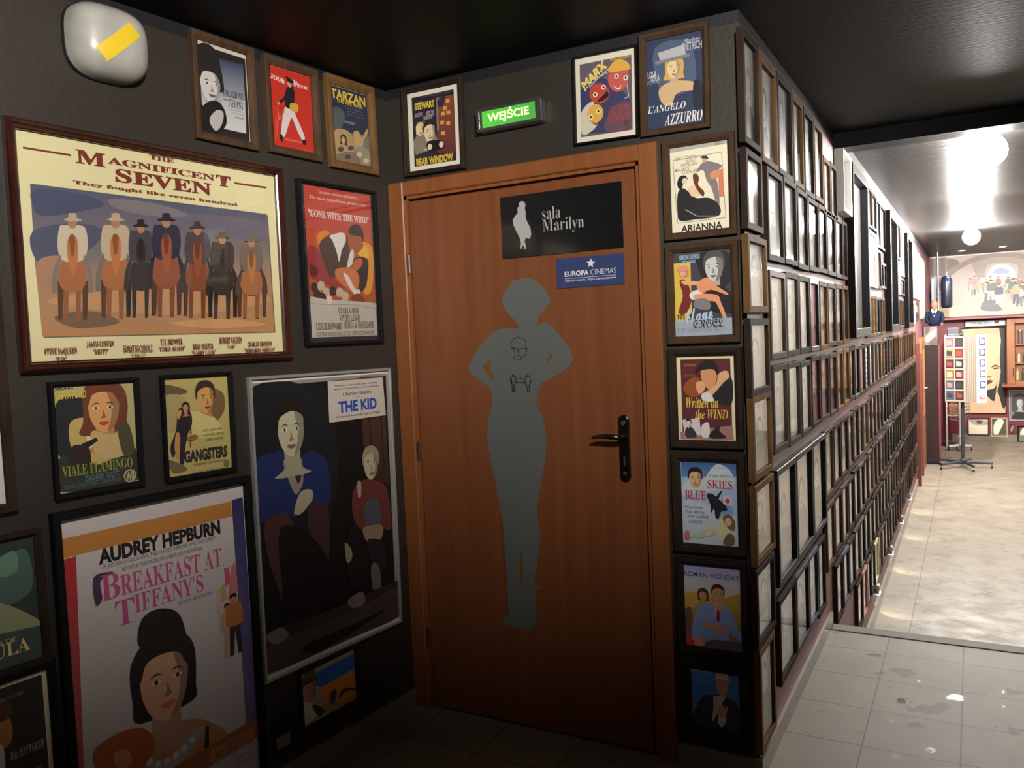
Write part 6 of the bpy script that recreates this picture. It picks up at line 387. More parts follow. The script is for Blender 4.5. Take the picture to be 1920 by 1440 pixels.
FIGURE_HOLES=[[(-1.5498,1.3767),(-1.5607,1.3734),(-1.5884,1.3547),(-1.5793,1.3381),(-1.5638,1.3163),(-1.5423,1.3017),(-1.543,1.3196),(-1.555,1.3412),(-1.5592,1.3555)],[(-1.3068,1.3931),(-1.2941,1.3873),(-1.3022,1.3772),(-1.3143,1.3639),(-1.3215,1.3572),(-1.3161,1.3742)],[(-1.4592,.6786),(-1.4535,.6426),(-1.4544,.5959),(-1.4608,.5418),(-1.4684,.5396),(-1.4741,.5604),(-1.4699,.6143),(-1.4641,.6549)]]
MASK_LINES=[[(-1.4627,1.4221),(-1.4619,1.4375),(-1.4508,1.4511),(-1.4346,1.4561),(-1.415,1.4525),(-1.4036,1.4424),(-1.4024,1.4202),(-1.398,1.4124),(-1.4035,1.3973),(-1.4088,1.3856),(-1.4224,1.3825),(-1.4326,1.3863),(-1.4334,1.4016),(-1.436,1.4136),(-1.4526,1.4162),(-1.4627,1.4221)],[(-1.4627,1.4221),(-1.436,1.4122)],[(-1.436,1.4136),(-1.3995,1.4152),(-1.4035,1.3973),(-1.4088,1.3856),(-1.4224,1.3825),(-1.4326,1.3863),(-1.436,1.4136)],[(-1.462,1.4193),(-1.4569,1.4094),(-1.4477,1.4021),(-1.4498,1.3916),(-1.4569,1.3792),(-1.4227,1.3762),(-1.4216,1.3825)],[(-1.4498,1.3923),(-1.422,1.3916)]]
DISTANCE_POINTS=[(-1.4589,1.3238),(-1.4621,1.2605),(-1.3993,1.3228),(-1.4024,1.2601),(-1.4429,1.292),(-1.4175,1.2917),(-1.4301,1.3079)]
DRESS_OUTLINE=[(-1.391,1.9382),(-1.3811,1.9333),(-1.3774,1.9222),(-1.3808,1.912),(-1.3785,1.9004),(-1.379,1.8754),(-1.3712,1.8589),(-1.3615,1.8391),(-1.3597,1.8171),(-1.3661,1.802),(-1.3824,1.8067),(-1.3873,1.7946),(-1.3824,1.7784),(-1.3821,1.7689),(-1.3893,1.7683),(-1.393,1.7825),(-1.4005,1.7769),(-1.3972,1.7691),(-1.4078,1.7744),(-1.4013,1.7884),(-1.4061,1.809),(-1.418,1.8323),(-1.4292,1.8556),(-1.4319,1.8748),(-1.4202,1.8894),(-1.4103,1.8977),(-1.4101,1.9166),(-1.4019,1.9207),(-1.405,1.9317)]


# ------------------------------------------------------------------ wall placement: u along the wall, z up, tilt about the wall normal
def on_wall(o, wall, u, z, tilt=0, off=0):
    if wall == 1: p = Vector((-A, B, 0)) + D1*u + N1*off; rz = ROT1
    elif wall == 2: p = Vector((u, B-off, 0)); rz = 0
    elif wall == 3: p = Vector((C_+off, u, 0)); rz = PI/2
    else: p = Vector((u, YBACK-off, 0)); rz = 0
    o.location = (p.x, p.y, z); o.rotation_euler = (Matrix.Rotation(rz, 3, 'Z') @ Matrix.Rotation(-tilt, 3, 'Y')).to_euler()
    return o
PROF = {
 'flat': lambda b, d: [(0, 0), (0, d*.85), (.0015, d), (b*.8, d), (b, d*.8), (b, .003)],
 'slope': lambda b, d: [(0, 0), (0, d*.9), (b*.12, d), (b*.55, d*.96), (b, d*.5), (b, .003)],
 'rail': lambda b, d: [(0, 0), (0, d*.92), (.0015, d), (b-.0015, d), (b, d-.0015), (b, .003)],
 'ogee': lambda b, d: [(0, 0), (0, d*.6), (b*.1, d*.85), (b*.28, d), (b*.45, d*.97), (b*.58, d*.75), (b*.66, d*.72), (b*.74, d*.78), (b*.86, d*.6), (b, d*.5), (b, .003)],
}
def picture(name, label, wall, u, z, w, h, bw, depth, wood_key, art=None, iw=None, ih=None, tilt=0, prof='slope', mat_board=None, glass=False, cat='poster', paper=PRINT, group=None, frame_name='frame', iu=0, iz=0):
    """framed sheet: frame, optional passe-partout, print, optional pane of glass"""
    root = on_wall(empty(name), wall, u, z, tilt); tag(root, label, cat, group)
    m = MB(); m.ring(w, h, bw, PROF[prof](bw, depth)); m.box(-w/2+.002, w/2-.002, -.003, 0, -h/2+.002, h/2-.002)
    m.obj(frame_name, FW[wood_key], root)
    ow, oh = w-2*bw+.002, h-2*bw+.002
    iw = iw or ow; ih = ih or oh
    if mat_board is not None:
        q = MB(); q.box(-ow/2, ow/2, -.0045, -.003, -oh/2, oh/2); q.obj('passe_partout', mat_board, root)
    if art:
        o = put('print', print_mesh('print', ART[art], iw, ih, paper), root); o.location = (iu, -.0048, iz)
    if glass:
        q = MB(); q.box(-ow/2, ow/2, -.0125, -.0105, -oh/2, oh/2); q.obj('glass', GLASS, root)
    return root

# ================================================================== THE ROOM
def wall1_pt(s, off): return Vector((-A, B, 0)) + D1*s + N1*off
m = MB(); pts = [wall1_pt(0, 0), wall1_pt(-6.2, 0), wall1_pt(-6.2, -.15), wall1_pt(.15, -.15)]
z0, z1 = 0, CEIL
m.add([(p.x, p.y, z) for z in (z0, z1) for p in pts], [(0, 1, 5, 4), (1, 2, 6, 5), (2, 3, 7, 6), (3, 0, 4, 7), (0, 3, 2, 1), (4, 5, 6, 7)])
struct(m.obj('wall_left', BROWN))
DX0, DX1, DZ = -1.975, -.888, 2.07                      # outer edge of the door casing
LX0, LX1, LZ = -1.905, -.951, 2.015                     # door leaf
m = MB(); m.box(DX1-.03, C_, B, B+.15, 0, CEIL); m.box(DX0+.03, DX1-.03, B, B+.15, DZ-.03, CEIL); m.box(-A-.16, DX0+.03, B, B+.15, 0, CEIL)
for i, f in enumerate(m.f):
    if all(abs(m.v[k][0]-C_) < 1e-6 for k in f): m.mi[i] = 1
struct(m.obj('wall_front', [BROWN, RED]))
m = MB(); m.box(C_-.15, C_, B+.15, YBACK, LOW, CEIL2); struct(m.obj('wall_side', RED))
m = MB(); m.box(C_-.15, 1.36, YBACK, YBACK+.15, LOW, CEIL2); struct(m.obj('wall_back', SHOPRED))
m = MB(); m.box(1.36, XR, YBACK, YBACK+.15, LOW, CEIL2); struct(m.obj('wall_back_right', mat('cream_shop_paint', (.62, .56, .48), .5)))
m = MB(); m.box(XR, XR+.15, YREAR, YBACK, LOW, CEIL2); struct(m.obj('wall_right', mat('corridor_wall_paint', (.30, .25, .21), .5)))
m = MB(); m.box(-3.2, XR, YREAR-.15, YREAR, 0, CEIL); struct(m.obj('wall_rear', BROWN))
m = MB(); m.box(-3.2, XR, YREAR, 4.6, CEIL, CEIL+.12); struct(m.obj('ceiling', BLACKP))
m = MB(); m.box(C_-.15, XR, 4.75, YBACK+.15, CEIL2, CEIL2+.12); struct(m.obj('ceiling_corridor', BLACKF))
m = MB(); m.box(C_, XR, 4.6, 4.76, 2.352, CEIL2+.12); struct(m.obj('ceiling_beam', BLACKP))
m = MB(); m.box(-3.2, XR, YREAR, STEP, -.15, 0); struct(m.obj('floor', TILE))
m = MB(); m.box(C_, XR, STEP+.84, YBACK, LOW-.12, LOW); struct(m.obj('floor_lower', TILE2))
m = MB()
for k in range(3): m.box(C_, XR, STEP+.28*k, STEP+.28*(k+1), LOW-.12, -.15*(k+1))
struct(m.obj('floor_steps', SKIRT))
m = MB(); m.box(C_+.012, XR, STEP-.075, STEP+.008, -.03, .004, bev=.003); struct(m.obj('trim_1', mat('step_nosing_tile', (.15, .13, .105), .6, spec=.2, bump=(80, .4, (1, 8, 1)))))
m = MB(); pts = [wall1_pt(0, 0), wall1_pt(-6, 0), wall1_pt(-6, .01), wall1_pt(-.0, .01)]
m.add([(p.x, p.y, z) for z in (0, .068) for p in pts], [(0, 1, 5, 4), (1, 2, 6, 5), (2, 3, 7, 6), (3, 0, 4, 7), (0, 3, 2, 1), (4, 5, 6, 7)])
struct(m.obj('baseboard_left', SKIRT))
m = MB(); m.box(DX1+.002, C_+.012, B-.012, B, 0, .066); struct(m.obj('baseboard_front', SKIRT))
m = MB(); m.box(C_, C_+.012, B, STEP, 0, .068); struct(m.obj('baseboard_side', SKIRT))
m = MB(); m.box(C_, C_+.015, STEP+.84, 11.15, LOW, LOW+.09); struct(m.obj('baseboard_corridor', SKIRT))
m = MB(); m.box(C_+.3, XR, YBACK-.012, YBACK, LOW, LOW+.11); struct(m.obj('baseboard_back', SKIRT))
m = MB(); m.box(C_, C_+.05, 11.16, 11.24, LOW, 1.16); m.box(C_, C_+.04, 11.9, 12.0, LOW, 1.0); struct(m.obj('trim_2', mat('red_brown_post_wood', (.12, .035, .025), .4)))

# ------------------------------------------------------------------ door
door = struct(empty('door_1', (0, B, 0)), 'closed orange-brown wooden door between the posters')
m = MB()
for x0, x1, za, zb in ((DX0, LX0, 0, DZ), (LX1, DX1, 0, DZ), (LX0, LX1, LZ, DZ)):
    m.box(x0, x1, -.018, .04, za, zb, bev=.004)
m.box(LX0-.001, LX0+.012, -.008, .04, 0, LZ); m.box(LX1-.012, LX1+.001, -.008, .04, 0, LZ); m.box(LX0, LX1, -.008, .04, LZ-.012, LZ+.001)
o = m.obj('door_casing', CASEW, door)
m = MB(); m.box(LX0+.016, LX1-.020, -.004, .035, .008, LZ-.020, bev=.003); m.obj('door_leaf', DOORW, door)
m = MB(); m.box(DX0+.03, DX1-.03, .036, .06, 0, LZ); m.obj('door_stop', BLACK, door)
for zc in (1.755, 1.03, .29):
    m = MB(); m.lathe([(.0065, -.034), (.0065, .034)], 12, (LX0+.011, -.012, zc)); m.lathe([(.004, -.04), (.004, .04)], 8, (LX0+.011, -.012, zc)); m.obj('hinge', CHROME, door, smooth=False)
m = MB()
pl = []
for k in range(24):
    a = 2*PI*k/24; pl.append((.0195*math.cos(a), .0195*math.sin(a) + (.095 if 0 <= a < PI else -.095)))
vs = [(x, y, z) for y in (-.004, -.010) for x, z in pl]; vs += [(x*.8, -.013, z*.975) for x, z in pl]
m.add(vs, [tuple(range(48, 72))] + [(i+k, i+(k+1) % 24, i+24+(k+1) % 24, i+24+k) for i in (0, 24) for k in range(24)])
pl_o = m.obj('handle_plate', BRONZE, door, (-1.037, 0, 1.063))
m = MB(); m.lathe([(.007, -.0125), (.008, -.016)], 12, (-1.037, 0, 1.15), 'y'); m.lathe([(.006, -.0125), (.006, -.016)], 12, (-1.037, 0, .978), 'y'); m.box(-1.040, -1.034, -.015, -.0125, 1.005, 1.035); m.obj('plate_screw', STEEL, door)
m = MB(); m.tube([(-1.037, -.010, 1.105), (-1.037, -.03, 1.105), (-1.038, -.046, 1.1055), (-1.044, -.054, 1.106), (-1.06, -.056, 1.1075), (-1.09, -.056, 1.109), (-1.12, -.055, 1.107), (-1.138, -.053, 1.102)], [.011, .009, .0085, .0085, .0085, .008, .0065, .003], 12); m.obj('door_handle', BRONZE, door, smooth=True)

# figure sticker on the door leaf (front of the leaf is at B-.004)
def sheet(name, rings, y, mtl, parent=None, thick=.0006):
    pts, tr = fill(rings); m = MB(); m.add([(x, y, z) for x, z in pts], tr)
    off = 0
    for r in rings:
        n = len(r); m.add([(x, y, z) for x, z in r] + [(x, y+thick, z) for x, z in r], [(k, (k+1) % n, n+(k+1) % n, n+k) for k in range(n)])
    me = m.mesh(name, mtl)
    bm = bmesh.new(); bm.from_mesh(me); bmesh.ops.remove_doubles(bm, verts=bm.verts, dist=1e-6); bmesh.ops.recalc_face_normals(bm, faces=bm.faces)
    fr = [f for f in bm.faces if abs(f.normal.y) > .9]
    if fr and sum(f.normal.y*f.calc_area() for f in fr) > 0: bmesh.ops.reverse_faces(bm, faces=bm.faces)
    bm.to_mesh(me); bm.free()
    return put(name, me, parent)
VINYL = mat('grey_vinyl', (.115, .125, .123), .45)
INK = mat('black_ink', (.012, .013, .015), .5)
yv = B-.0048
fig_root = empty('figure_sticker', (0, 0, 0)); tag(fig_root, 'large grey vinyl sticker of a curly-haired person with hands on hips, on the door', 'sticker')
sheet('silhouette', [FIGURE_OUTLINE] + FIGURE_HOLES, yv, VINYL, fig_root)
def ribbon(m, pts, w, y):
    for (a, b), (c, d) in zip(pts, pts[1:]):
        L = math.hypot(c-a, d-b) or 1; ex, ez = (c-a)/L*w/2, (d-b)/L*w/2; nx, nz = -(d-b)/L*w/2, (c-a)/L*w/2
        m.add([(a-ex+nx, y, b-ez+nz), (c+ex+nx, y, d+ez+nz), (c+ex-nx, y, d+ez-nz), (a-ex-nx, y, b-ez-nz)], [(0, 1, 2, 3)])
m = MB()
for ln in MASK_LINES: ribbon(m, ln, .0022, yv-.0003)
m.obj('mask_pictogram', INK, fig_root)
m = MB(); d_ = DISTANCE_POINTS
for (hx, hz), (fx, fz), wide in ((d_[0], d_[1], 0), (d_[2], d_[3], 1)):
    H = hz-fz; cx = (hx+fx)/2
    def q(x, t): return (cx+x*H, hz-t*H)
    head = [(q(0, .07)[0]+.055*H*math.cos(a), q(0, .07)[1]+.055*H*math.sin(a)) for a in [2*PI*k/12 for k in range(13)]]; ribbon(m, head, .002, yv-.0003)
    tr = [q(-.17, .17), q(.17, .17), q(.19, .5), q(.12, .55), q(.10, .3)] if not wide else [q(-.14, .17), q(.14, .17), q(.2, .5), q(.14, .54)]
    body = tr + ([q(.10, 1), q(.01, 1), q(.01, .6), q(-.01, .6), q(-.01, 1), q(-.10, 1), q(-.10, .3), q(-.12, .55), q(-.19, .5)] if not wide else [q(.15, .64), q(.07, .66), q(.07, 1), q(-.07, 1), q(-.07, .66), q(-.15, .64), q(-.14, .54), q(-.2, .5)])
    ribbon(m, body + [body[0]], .003, yv-.0003)
a, b = d_[4], d_[5]; ribbon(m, [a, b], .002, yv-.0003)
for p, s in ((a, 1), (b, -1)): m.add([(p[0]-s*.003, yv-.0003, p[1]), (p[0]+s*.004, yv-.0003, p[1]+.004), (p[0]+s*.004, yv-.0003, p[1]-.004)], [(0, 1, 2)])
vs, fs, ar = text_polys('2m', 'sans', .02); m.add([(d_[6][0]+(x-.5)*.017, yv-.0003, d_[6][1]+(y-.5)*.009) for x, y in vs], fs)
m.obj('distance_pictogram', INK, fig_root)

# ------------------------------------------------------------------ signs
def plain_text(m, s, x0, x1, z0, z1, y, style='sans', bold=0, mi=0):
    vs, fs, _ = text_polys(s, style, bold); m.add([(x0+x*(x1-x0), y, z0+v*(z1-z0)) for x, v in vs], fs, mi)
sg = empty('room_name_sign', (-1.2475, B-.004, 1.85)); tag(sg, 'black glossy plate with white figure and room name at top of door', 'sign')
m = MB(); m.box(-.2335, .2335, -.004, 0, -.11, .11, bev=.001); m.obj('plate', GLOSSB, sg)
SIL = mat('silver_ink', (.42, .43, .43), .4)
lt = sheet('figure_emblem', [[(x+1.2475, z-1.85) for x, z in DRESS_OUTLINE]], -.0047, SIL, sg)
m = MB(); plain_text(m, 'sala', -.065, .005, .0125, .056, -.0047, 'serif', -.012); plain_text(m, 'Marilyn', -.065, .093, -.0405, .013, -.0047, 'serif', -.012); m.obj('lettering', SIL, sg)
sg = empty('network_sign', (-1.1417, B-.004, 1.6704)); tag(sg, 'small dark blue plate with white star and lettering, below the black sign', 'sign')
m = MB(); m.box(-.126, .126, -.003, 0, -.0515, .0515, bev=.001); m.obj('plate', mat('blue_plate', (.035, .052, .16), .3), sg)
m = MB(); LW = mat('white_ink', (.72, .72, .74), .4)
m.add([(.006 + (.0165 if k % 2 == 0 else .0075)*math.sin(PI*k/5+.1), -.0036, .027 + (.0165 if k % 2 == 0 else .0075)*math.cos(PI*k/5+.1)) for k in range(10)], [tuple(range(10))])
plain_text(m, 'EUROPA', -.094, -.003, -.012, .006, -.0036, 'sans', .03); plain_text(m, 'CINEMAS', .004, .098, -.012, .006, -.0036, 'sans', -.01)
m.box(-.094, .097, -.0036, -.0030, -.0195, -.0182); plain_text(m, 'CREATIVE EUROPE - MEDIA SUB-PROGRAMME', -.094, .097, -.0305, -.0245, -.0036, 'sans', .01)
m.obj('lettering', LW, sg)
# lit entrance sign
sg = on_wall(empty('entrance_sign'), 2, -1.4114, 2.234, .006); tag(sg, 'small lit green entrance sign in a steel box above the door', 'sign')
m = MB(); m.box(-.128, .128, -.045, 0, -.039, .039, bev=.004); m.ring(.256, .078, .01, [(0, .044), (0, .048), (.0095, .048), (.0095, .044)]); m.obj('housing', STEEL, sg)
gm = mat('green_sign_face', (.03, .30, .05), .4); N, K = nt(gm); pb = N['Principled BSDF']
tcn = N.new('ShaderNodeTexCoord'); sp = N.new('ShaderNodeSeparateXYZ'); K.new(tcn.outputs['Object'], sp.inputs[0])
mr = N.new('ShaderNodeMapRange'); mr.inputs['From Min'].default_value = -.11; mr.inputs['From Max'].default_value = .11; mr.inputs['To Min'].default_value = .75; mr.inputs['To Max'].default_value = .35; K.new(sp.outputs['X'], mr.inputs[0])
pb.inputs['Emission Color'].default_value = (.13, .55, .05, 1); K.new(mr.outputs[0], pb.inputs['Emission Strength'])
m = MB(); m.box(-.106, .106, -.0462, -.044, -.0285, .0285); m.obj('face_panel', gm, sg)
lm = mat('lit_letters', (.7, .75, .4), .4, emit=(.92, .92, .42), es=.95)
m = MB(); plain_text(m, 'WEJŚCIE', -.083, .083, -.02, .027, -.0466, 'sans', .03); m.obj('lettering', lm, sg)
for x in (-.117, .117): m = MB(); m.lathe([(.0022, -.048), (.0022, -.0495)], 8, (x, 0, .0), 'y'); m.obj('screw', BLACK, sg)
# emergency light
el = on_wall(empty('emergency_light'), 1, -1.150, 2.296, 0); tag(el, 'white rounded square wall light with a yellow strip, high on the left wall', 'wall light')
def dome(x, z, a=.108, b=.098, d=.085, p=3.2):
    t = 1 - abs(x/a)**p - abs(z/b)**p
    return d*max(t, 0)**(1/2.4)
m = MB(); n = 40; vs = []; fs = []
rr = [0, .2, .4, .55, .68, .78, .86, .92, .96, .985, 1.0]
for r in rr[1:]:
    for k in range(n):
        an = 2*PI*k/n; cx, sz = math.cos(an), math.sin(an); q_ = (abs(cx)**3.2 + abs(sz)**3.2)**(-1/3.2)
        x, z = .108*cx*q_*r, .098*sz*q_*r; vs.append((x, -.012-dome(x, z), z))
vs.append((0, -.012-dome(0, 0), 0))
for i in range(len(rr)-2):
    for k in range(n): fs.append((i*n+k, i*n+(k+1) % n, (i+1)*n+(k+1) % n, (i+1)*n+k))
for k in range(n): fs.append((len(vs)-1, k, (k+1) % n))
m.add(vs, fs); m.obj('diffuser', mat('milky_plastic', (.50, .49, .45), .3, coat=.4, vary=(9, .3)), el, smooth=True)
m = MB(); vs = [(.110*math.cos(2*PI*k/n)*(abs(math.cos(2*PI*k/n))**3.2+abs(math.sin(2*PI*k/n))**3.2)**(-1/3.2), y, .1*math.sin(2*PI*k/n)*(abs(math.cos(2*PI*k/n))**3.2+abs(math.sin(2*PI*k/n))**3.2)**(-1/3.2)) for y in (0, -.013) for k in range(n)]
m.add(vs, [tuple(range(n)), tuple(range(n, 2*n))] + [(k, (k+1) % n, n+(k+1) % n, n+k) for k in range(n)]); m.obj('back_plate', BLACK, el)
m = MB(); NX, NZ = 10, 4; vs = []; ax = Vector((.095, .088)); p0 = Vector((-.069, -.039)); wv = Vector((.030, -.030))
for i in range(NX+1):
    for j in range(NZ+1):
        p = p0 + ax*(i/NX) + wv*(j/NZ); p.x = min(p.x, .1); vs.append((p.x, -.0128-dome(p.x, p.y), p.y))
m.add(vs, [(i*(NZ+1)+j, (i+1)*(NZ+1)+j, (i+1)*(NZ+1)+j+1, i*(NZ+1)+j+1) for i in range(NX) for j in range(NZ)]); m.obj('yellow_strip', mat('yellow_tape', (.80, .56, .03), .45), el, smooth=True)

# ================================================================== POSTERS ON THE LEFT WALL
CREAM = mat('cream_board', (.70, .66, .54), .6); WHITEB = mat('white_board', (.66, .63, .58), .6); BLACKB = mat('black_board', (.018, .018, .022), .25, coat=.6)
picture('western_poster', 'wide cream western film poster of riders in a mahogany frame', 1, -.9944, 1.7365, .869, .6318, .0265, .03, 'mahogany', 'mag', tilt=-.007, prof='ogee', glass=True)
picture('portrait_poster', 'small black-and-white film poster of a woman in dark gloves, walnut frame', 1, -.760, 2.2565, .2318, .3247, .0255, .02, 'walnut', 'cola', tilt=-.008)
picture('comedy_poster', 'small bright red film poster of a striding man, walnut frame', 1, -.486, 2.2573, .2352, .3162, .0275, .02, 'walnut', 'jour', tilt=-.002)
picture('jungle_poster', 'small dark blue jungle film poster with yellow title, oak frame beside the corner', 1, -.206, 2.2547, .2466, .3274, .0300, .022, 'oak', 'tarz', tilt=.008)
picture('epic_poster', 'tall orange-red romance poster with white foot, in a black frame', 1, -.2980, 1.744, .3855, .571, .012, .022, 'black', 'gwtw', .3315, .5264, prof='flat', mat_board=BLACKB, glass=True, iu=.008, iz=.006)
picture('seated_pair_poster', 'tall dark poster of a seated man in blue and child in red', 1, -.4109, .8645, .6718, .9993, .011, .016, 'silver', 'kid', .6498, .9577, tilt=-.011, prof='flat', mat_board=WHITEB)
picture('pistol_poster', 'small film poster of a red-haired woman and a pistol, thin black frame', 1, -1.2440, 1.242, .2477, .3046, .014, .018, 'black', 'craw', tilt=-.012)
picture('gangster_poster', 'small yellowed crime film poster of a man and woman in black dress', 1, -.9290, 1.236, .2444, .3111, .013, .018, 'black', 'gang', tilt=-.016)
picture('breakfast_poster', 'large white poster of a dark-haired woman, pink title, black frame', 1, -1.077, .560, .624, .995, .022, .024, 'black', 'tiff', tilt=-.004, prof='flat')
r_ = picture('white_poster', 'large white sheet in a dark frame, cut by the left picture edge', 1, -1.78, 1.545, .63, .92, .022, .022, 'umber', None, prof='flat', mat_board=WHITEB)
picture('horror_poster', 'small dark green horror poster at the left edge below the white sheet', 1, -1.545, .857, .264, .345, .017, .018, 'umber', 'drac', tilt=.004)
picture('glamour_poster', 'small black poster with pale border, lowest at the left edge', 1, -1.530, .505, .252, .37, .02, .018, 'black', 'rita', prof='flat')
picture('gendarme_poster', 'small wide blue and yellow poster low under the seated pair', 1, -.4690, .2505, .2834, .2183, .016, .016, 'umber', 'yel', tilt=.006)
pr = on_wall(empty('dark_card'), 1, -.684, .173, .02); tag(pr, 'small dark framed card with a pale patch, low beside the blue and yellow poster', 'card')
m = MB(); m.ring(.085, .118, .007, PROF['flat'](.007, .01)); m.box(-.041, .041, -.004, 0, -.057, .057); m.obj('frame', FW['umber'], pr)
m = MB(); m.box(-.034, .026, -.0045, -.004, -.045, -.002); m.obj('patch', mat('grey_patch', (.2, .19, .17), .3), pr)

# ================================================================== POSTERS ON THE DOOR WALL
picture('thriller_poster', 'film poster with lit windows and yellow title, left above the door', 2, -1.7535, 2.2495, .2717, .3315, .020, .024, 'umber', 'rear', .190, .258, tilt=-.008, prof='ogee', mat_board=CREAM)
picture('masks_poster', 'film poster of three round comic masks, cream border, above the door', 2, -1.059, 2.2435, .2299, .2929, .0065, .02, 'black', 'marx', .185, .2414, tilt=-.018, prof='flat', mat_board=CREAM)
picture('singer_poster', 'dark blue film poster of a blonde woman in a top hat, above the door', 2, -.822, 2.2500, .2273, .3239, .0215, .02, 'walnut', 'ang', tilt=-.013)
for nm, lb, z_, w_, h_, bw_, a_, iw_, ih_, fk, gl in (
    ('cello_poster', 'cream poster of a woman in a black gown, top of the column beside the door', 1.9054, .2324, .3168, .023, 'ari', .1859, .2709, 'walnut', 0),
    ('dancer_poster', 'film poster of a seated dancer and a grey bearded face, beside the door', 1.5705, .2346, .3189, .0245, 'bla', .1853, .271, 'walnut', 0),
    ('couple_poster', 'dark red film poster of an embracing couple, cream border, beside the door', 1.2333, .2392, .3233, .0255, 'wri', .1879, .2732, 'umber', 0),
    ('musical_poster', 'pale blue musical film poster with red title, beside the door handle height', .8905, .2398, .3282, .028, 'sky', .1827, .2719, 'umber', 0),
    ('scooter_poster', 'film poster of a man in a light blue suit with a woman behind him', .5460, .2337, .3199, .0235, 'rom', .1854, .2744, 'umber', 0),
    ('hat_poster', 'blue film poster of a smiling man in a hat, lowest beside the door', .2331, .2355, .2692, .037, 'hat', .159, .2178, 'umber', 0)):
    picture(nm, lb, 2, -.7525, z_, w_, h_, bw_, .02, fk, a_, iw_, ih_, prof='slope')

# ================================================================== PHOTOGRAPHS ON THE SIDE WALL
def photo_variant(k):
    rnd = random.Random(100+k); g = lambda v: (v*.68, v*.665, v*.64)
    b = rnd.uniform(.42, .72); ops = [('g', [(0, 0), (1, 0), (1, 1), (0, 1)], g(b), g(b*rnd.uniform(.7, 1.05)))]
    x = rnd.uniform(.4, .6); y = rnd.uniform(.34, .44); s = rnd.uniform(.15, .22); coat = rnd.choice((.04, .1, .3, .5)); hair = rnd.choice((.03, .06, .25)); sk = rnd.uniform(.5, .68)
    if k % 4 == 3:
        ops = [('p', [(0, 0), (1, 0), (1, 1), (0, 1)], g(.72)), ('g', [(.1, .08), (.9, .08), (.9, .72), (.1, .72)], g(b), g(b*.7))]; y = .36; s = .13
    ops.append(('b', [(x-.1, y+s*.8), (x+.1, y+s*.8), (x+.36, y+s*1.8), (min(.9, x+.42), .74 if k % 4 == 3 else .99), (max(.1, x-.42), .74 if k % 4 == 3 else .99), (x-.36, y+s*1.8)], g(coat)))
    ops.append(('e', x, y-s*.18, s*1.15, s*.95, 0, g(hair))); ops.append(('e', x, y+s*.12, s*.8, s*.95, 0, g(sk)))
    ops.append(('p', [(x-s*.5, y+.0), (x-s*.2, y), (x-s*.2, y+.02), (x-s*.5, y+.02)], g(.08))); ops.append(('p', [(x+s*.2, y), (x+s*.5, y), (x+s*.5, y+.02), (x+s*.2, y+.02)], g(.08)))
    ops.append(('p', [(x-s*.3, y+s*.55), (x+s*.3, y+s*.55), (x+s*.2, y+s*.65), (x-s*.2, y+s*.65)], g(.2)))
    if k % 3 == 0: ops.append(('l', [(.15, .92), (.35, .86), (.5, .93), (.7, .87)], .012, g(.05)))
    return print_mesh('photo', ops, 1, 1, PHOTO)
VARIANTS = [photo_variant(k) for k in range(10)]
VARIANTS.append(print_mesh('photo', [('g', [(0, 0), (1, 0), (1, 1), (0, 1)], (.70, .70, .68), (.78, .77, .74))], 1, 1, PHOTO))
FRAMES = {}; PANE = MB().box(-.5, .5, -.001, .001, -.5, .5).mesh('glass', GLASS)
def photo(y0, y1, z0, z1, key, label, group, bw=None, depth=.02, variant=None, tilt=None, name='photo_frame'):
    w, h = round(y1-y0, 3), round(z1-z0, 3); bw = bw or min(.022, w*.11); k = (w, h, key, round(bw, 4), depth)
    if k not in FRAMES:
        m = MB(); m.ring(w, h, bw, PROF['rail'](bw, depth)); m.box(-w/2+.002, w/2-.002, -.003, 0, -h/2+.002, h/2-.002); FRAMES[k] = m.mesh('frame', FW[key])
    root = on_wall(empty(name), 3, (y0+y1)/2, (z0+z1)/2, random.uniform(-.006, .006) if tilt is None else tilt, .0005)
    tag(root, label, 'photo', group)
    put('frame', FRAMES[k], root)
    p = put('photo', VARIANTS[random.randrange(10) if variant is None else variant], root); p.location = (0, -.0045, 0); p.scale = (w-2*bw+.002, 1, h-2*bw+.002)
    g = put('glass', PANE, root); g.location = (0, -.0125, 0); g.scale = (w-2*bw+.002, 1, h-2*bw+.002)
    return root
ORD = 'first second third fourth fifth sixth seventh eighth ninth tenth eleventh twelfth thirteenth fourteenth fifteenth sixteenth seventeenth eighteenth nineteenth twentieth'.split()
def nth(n):
    if n <= 20: return ORD[n-1]
    t = {2: 'twenty', 3: 'thirty', 4: 'forty'}[n//10]
    return (t + '-' + ORD[n % 10 - 1]) if n % 10 else {30: 'thirtieth', 40: 'fortieth'}[n]
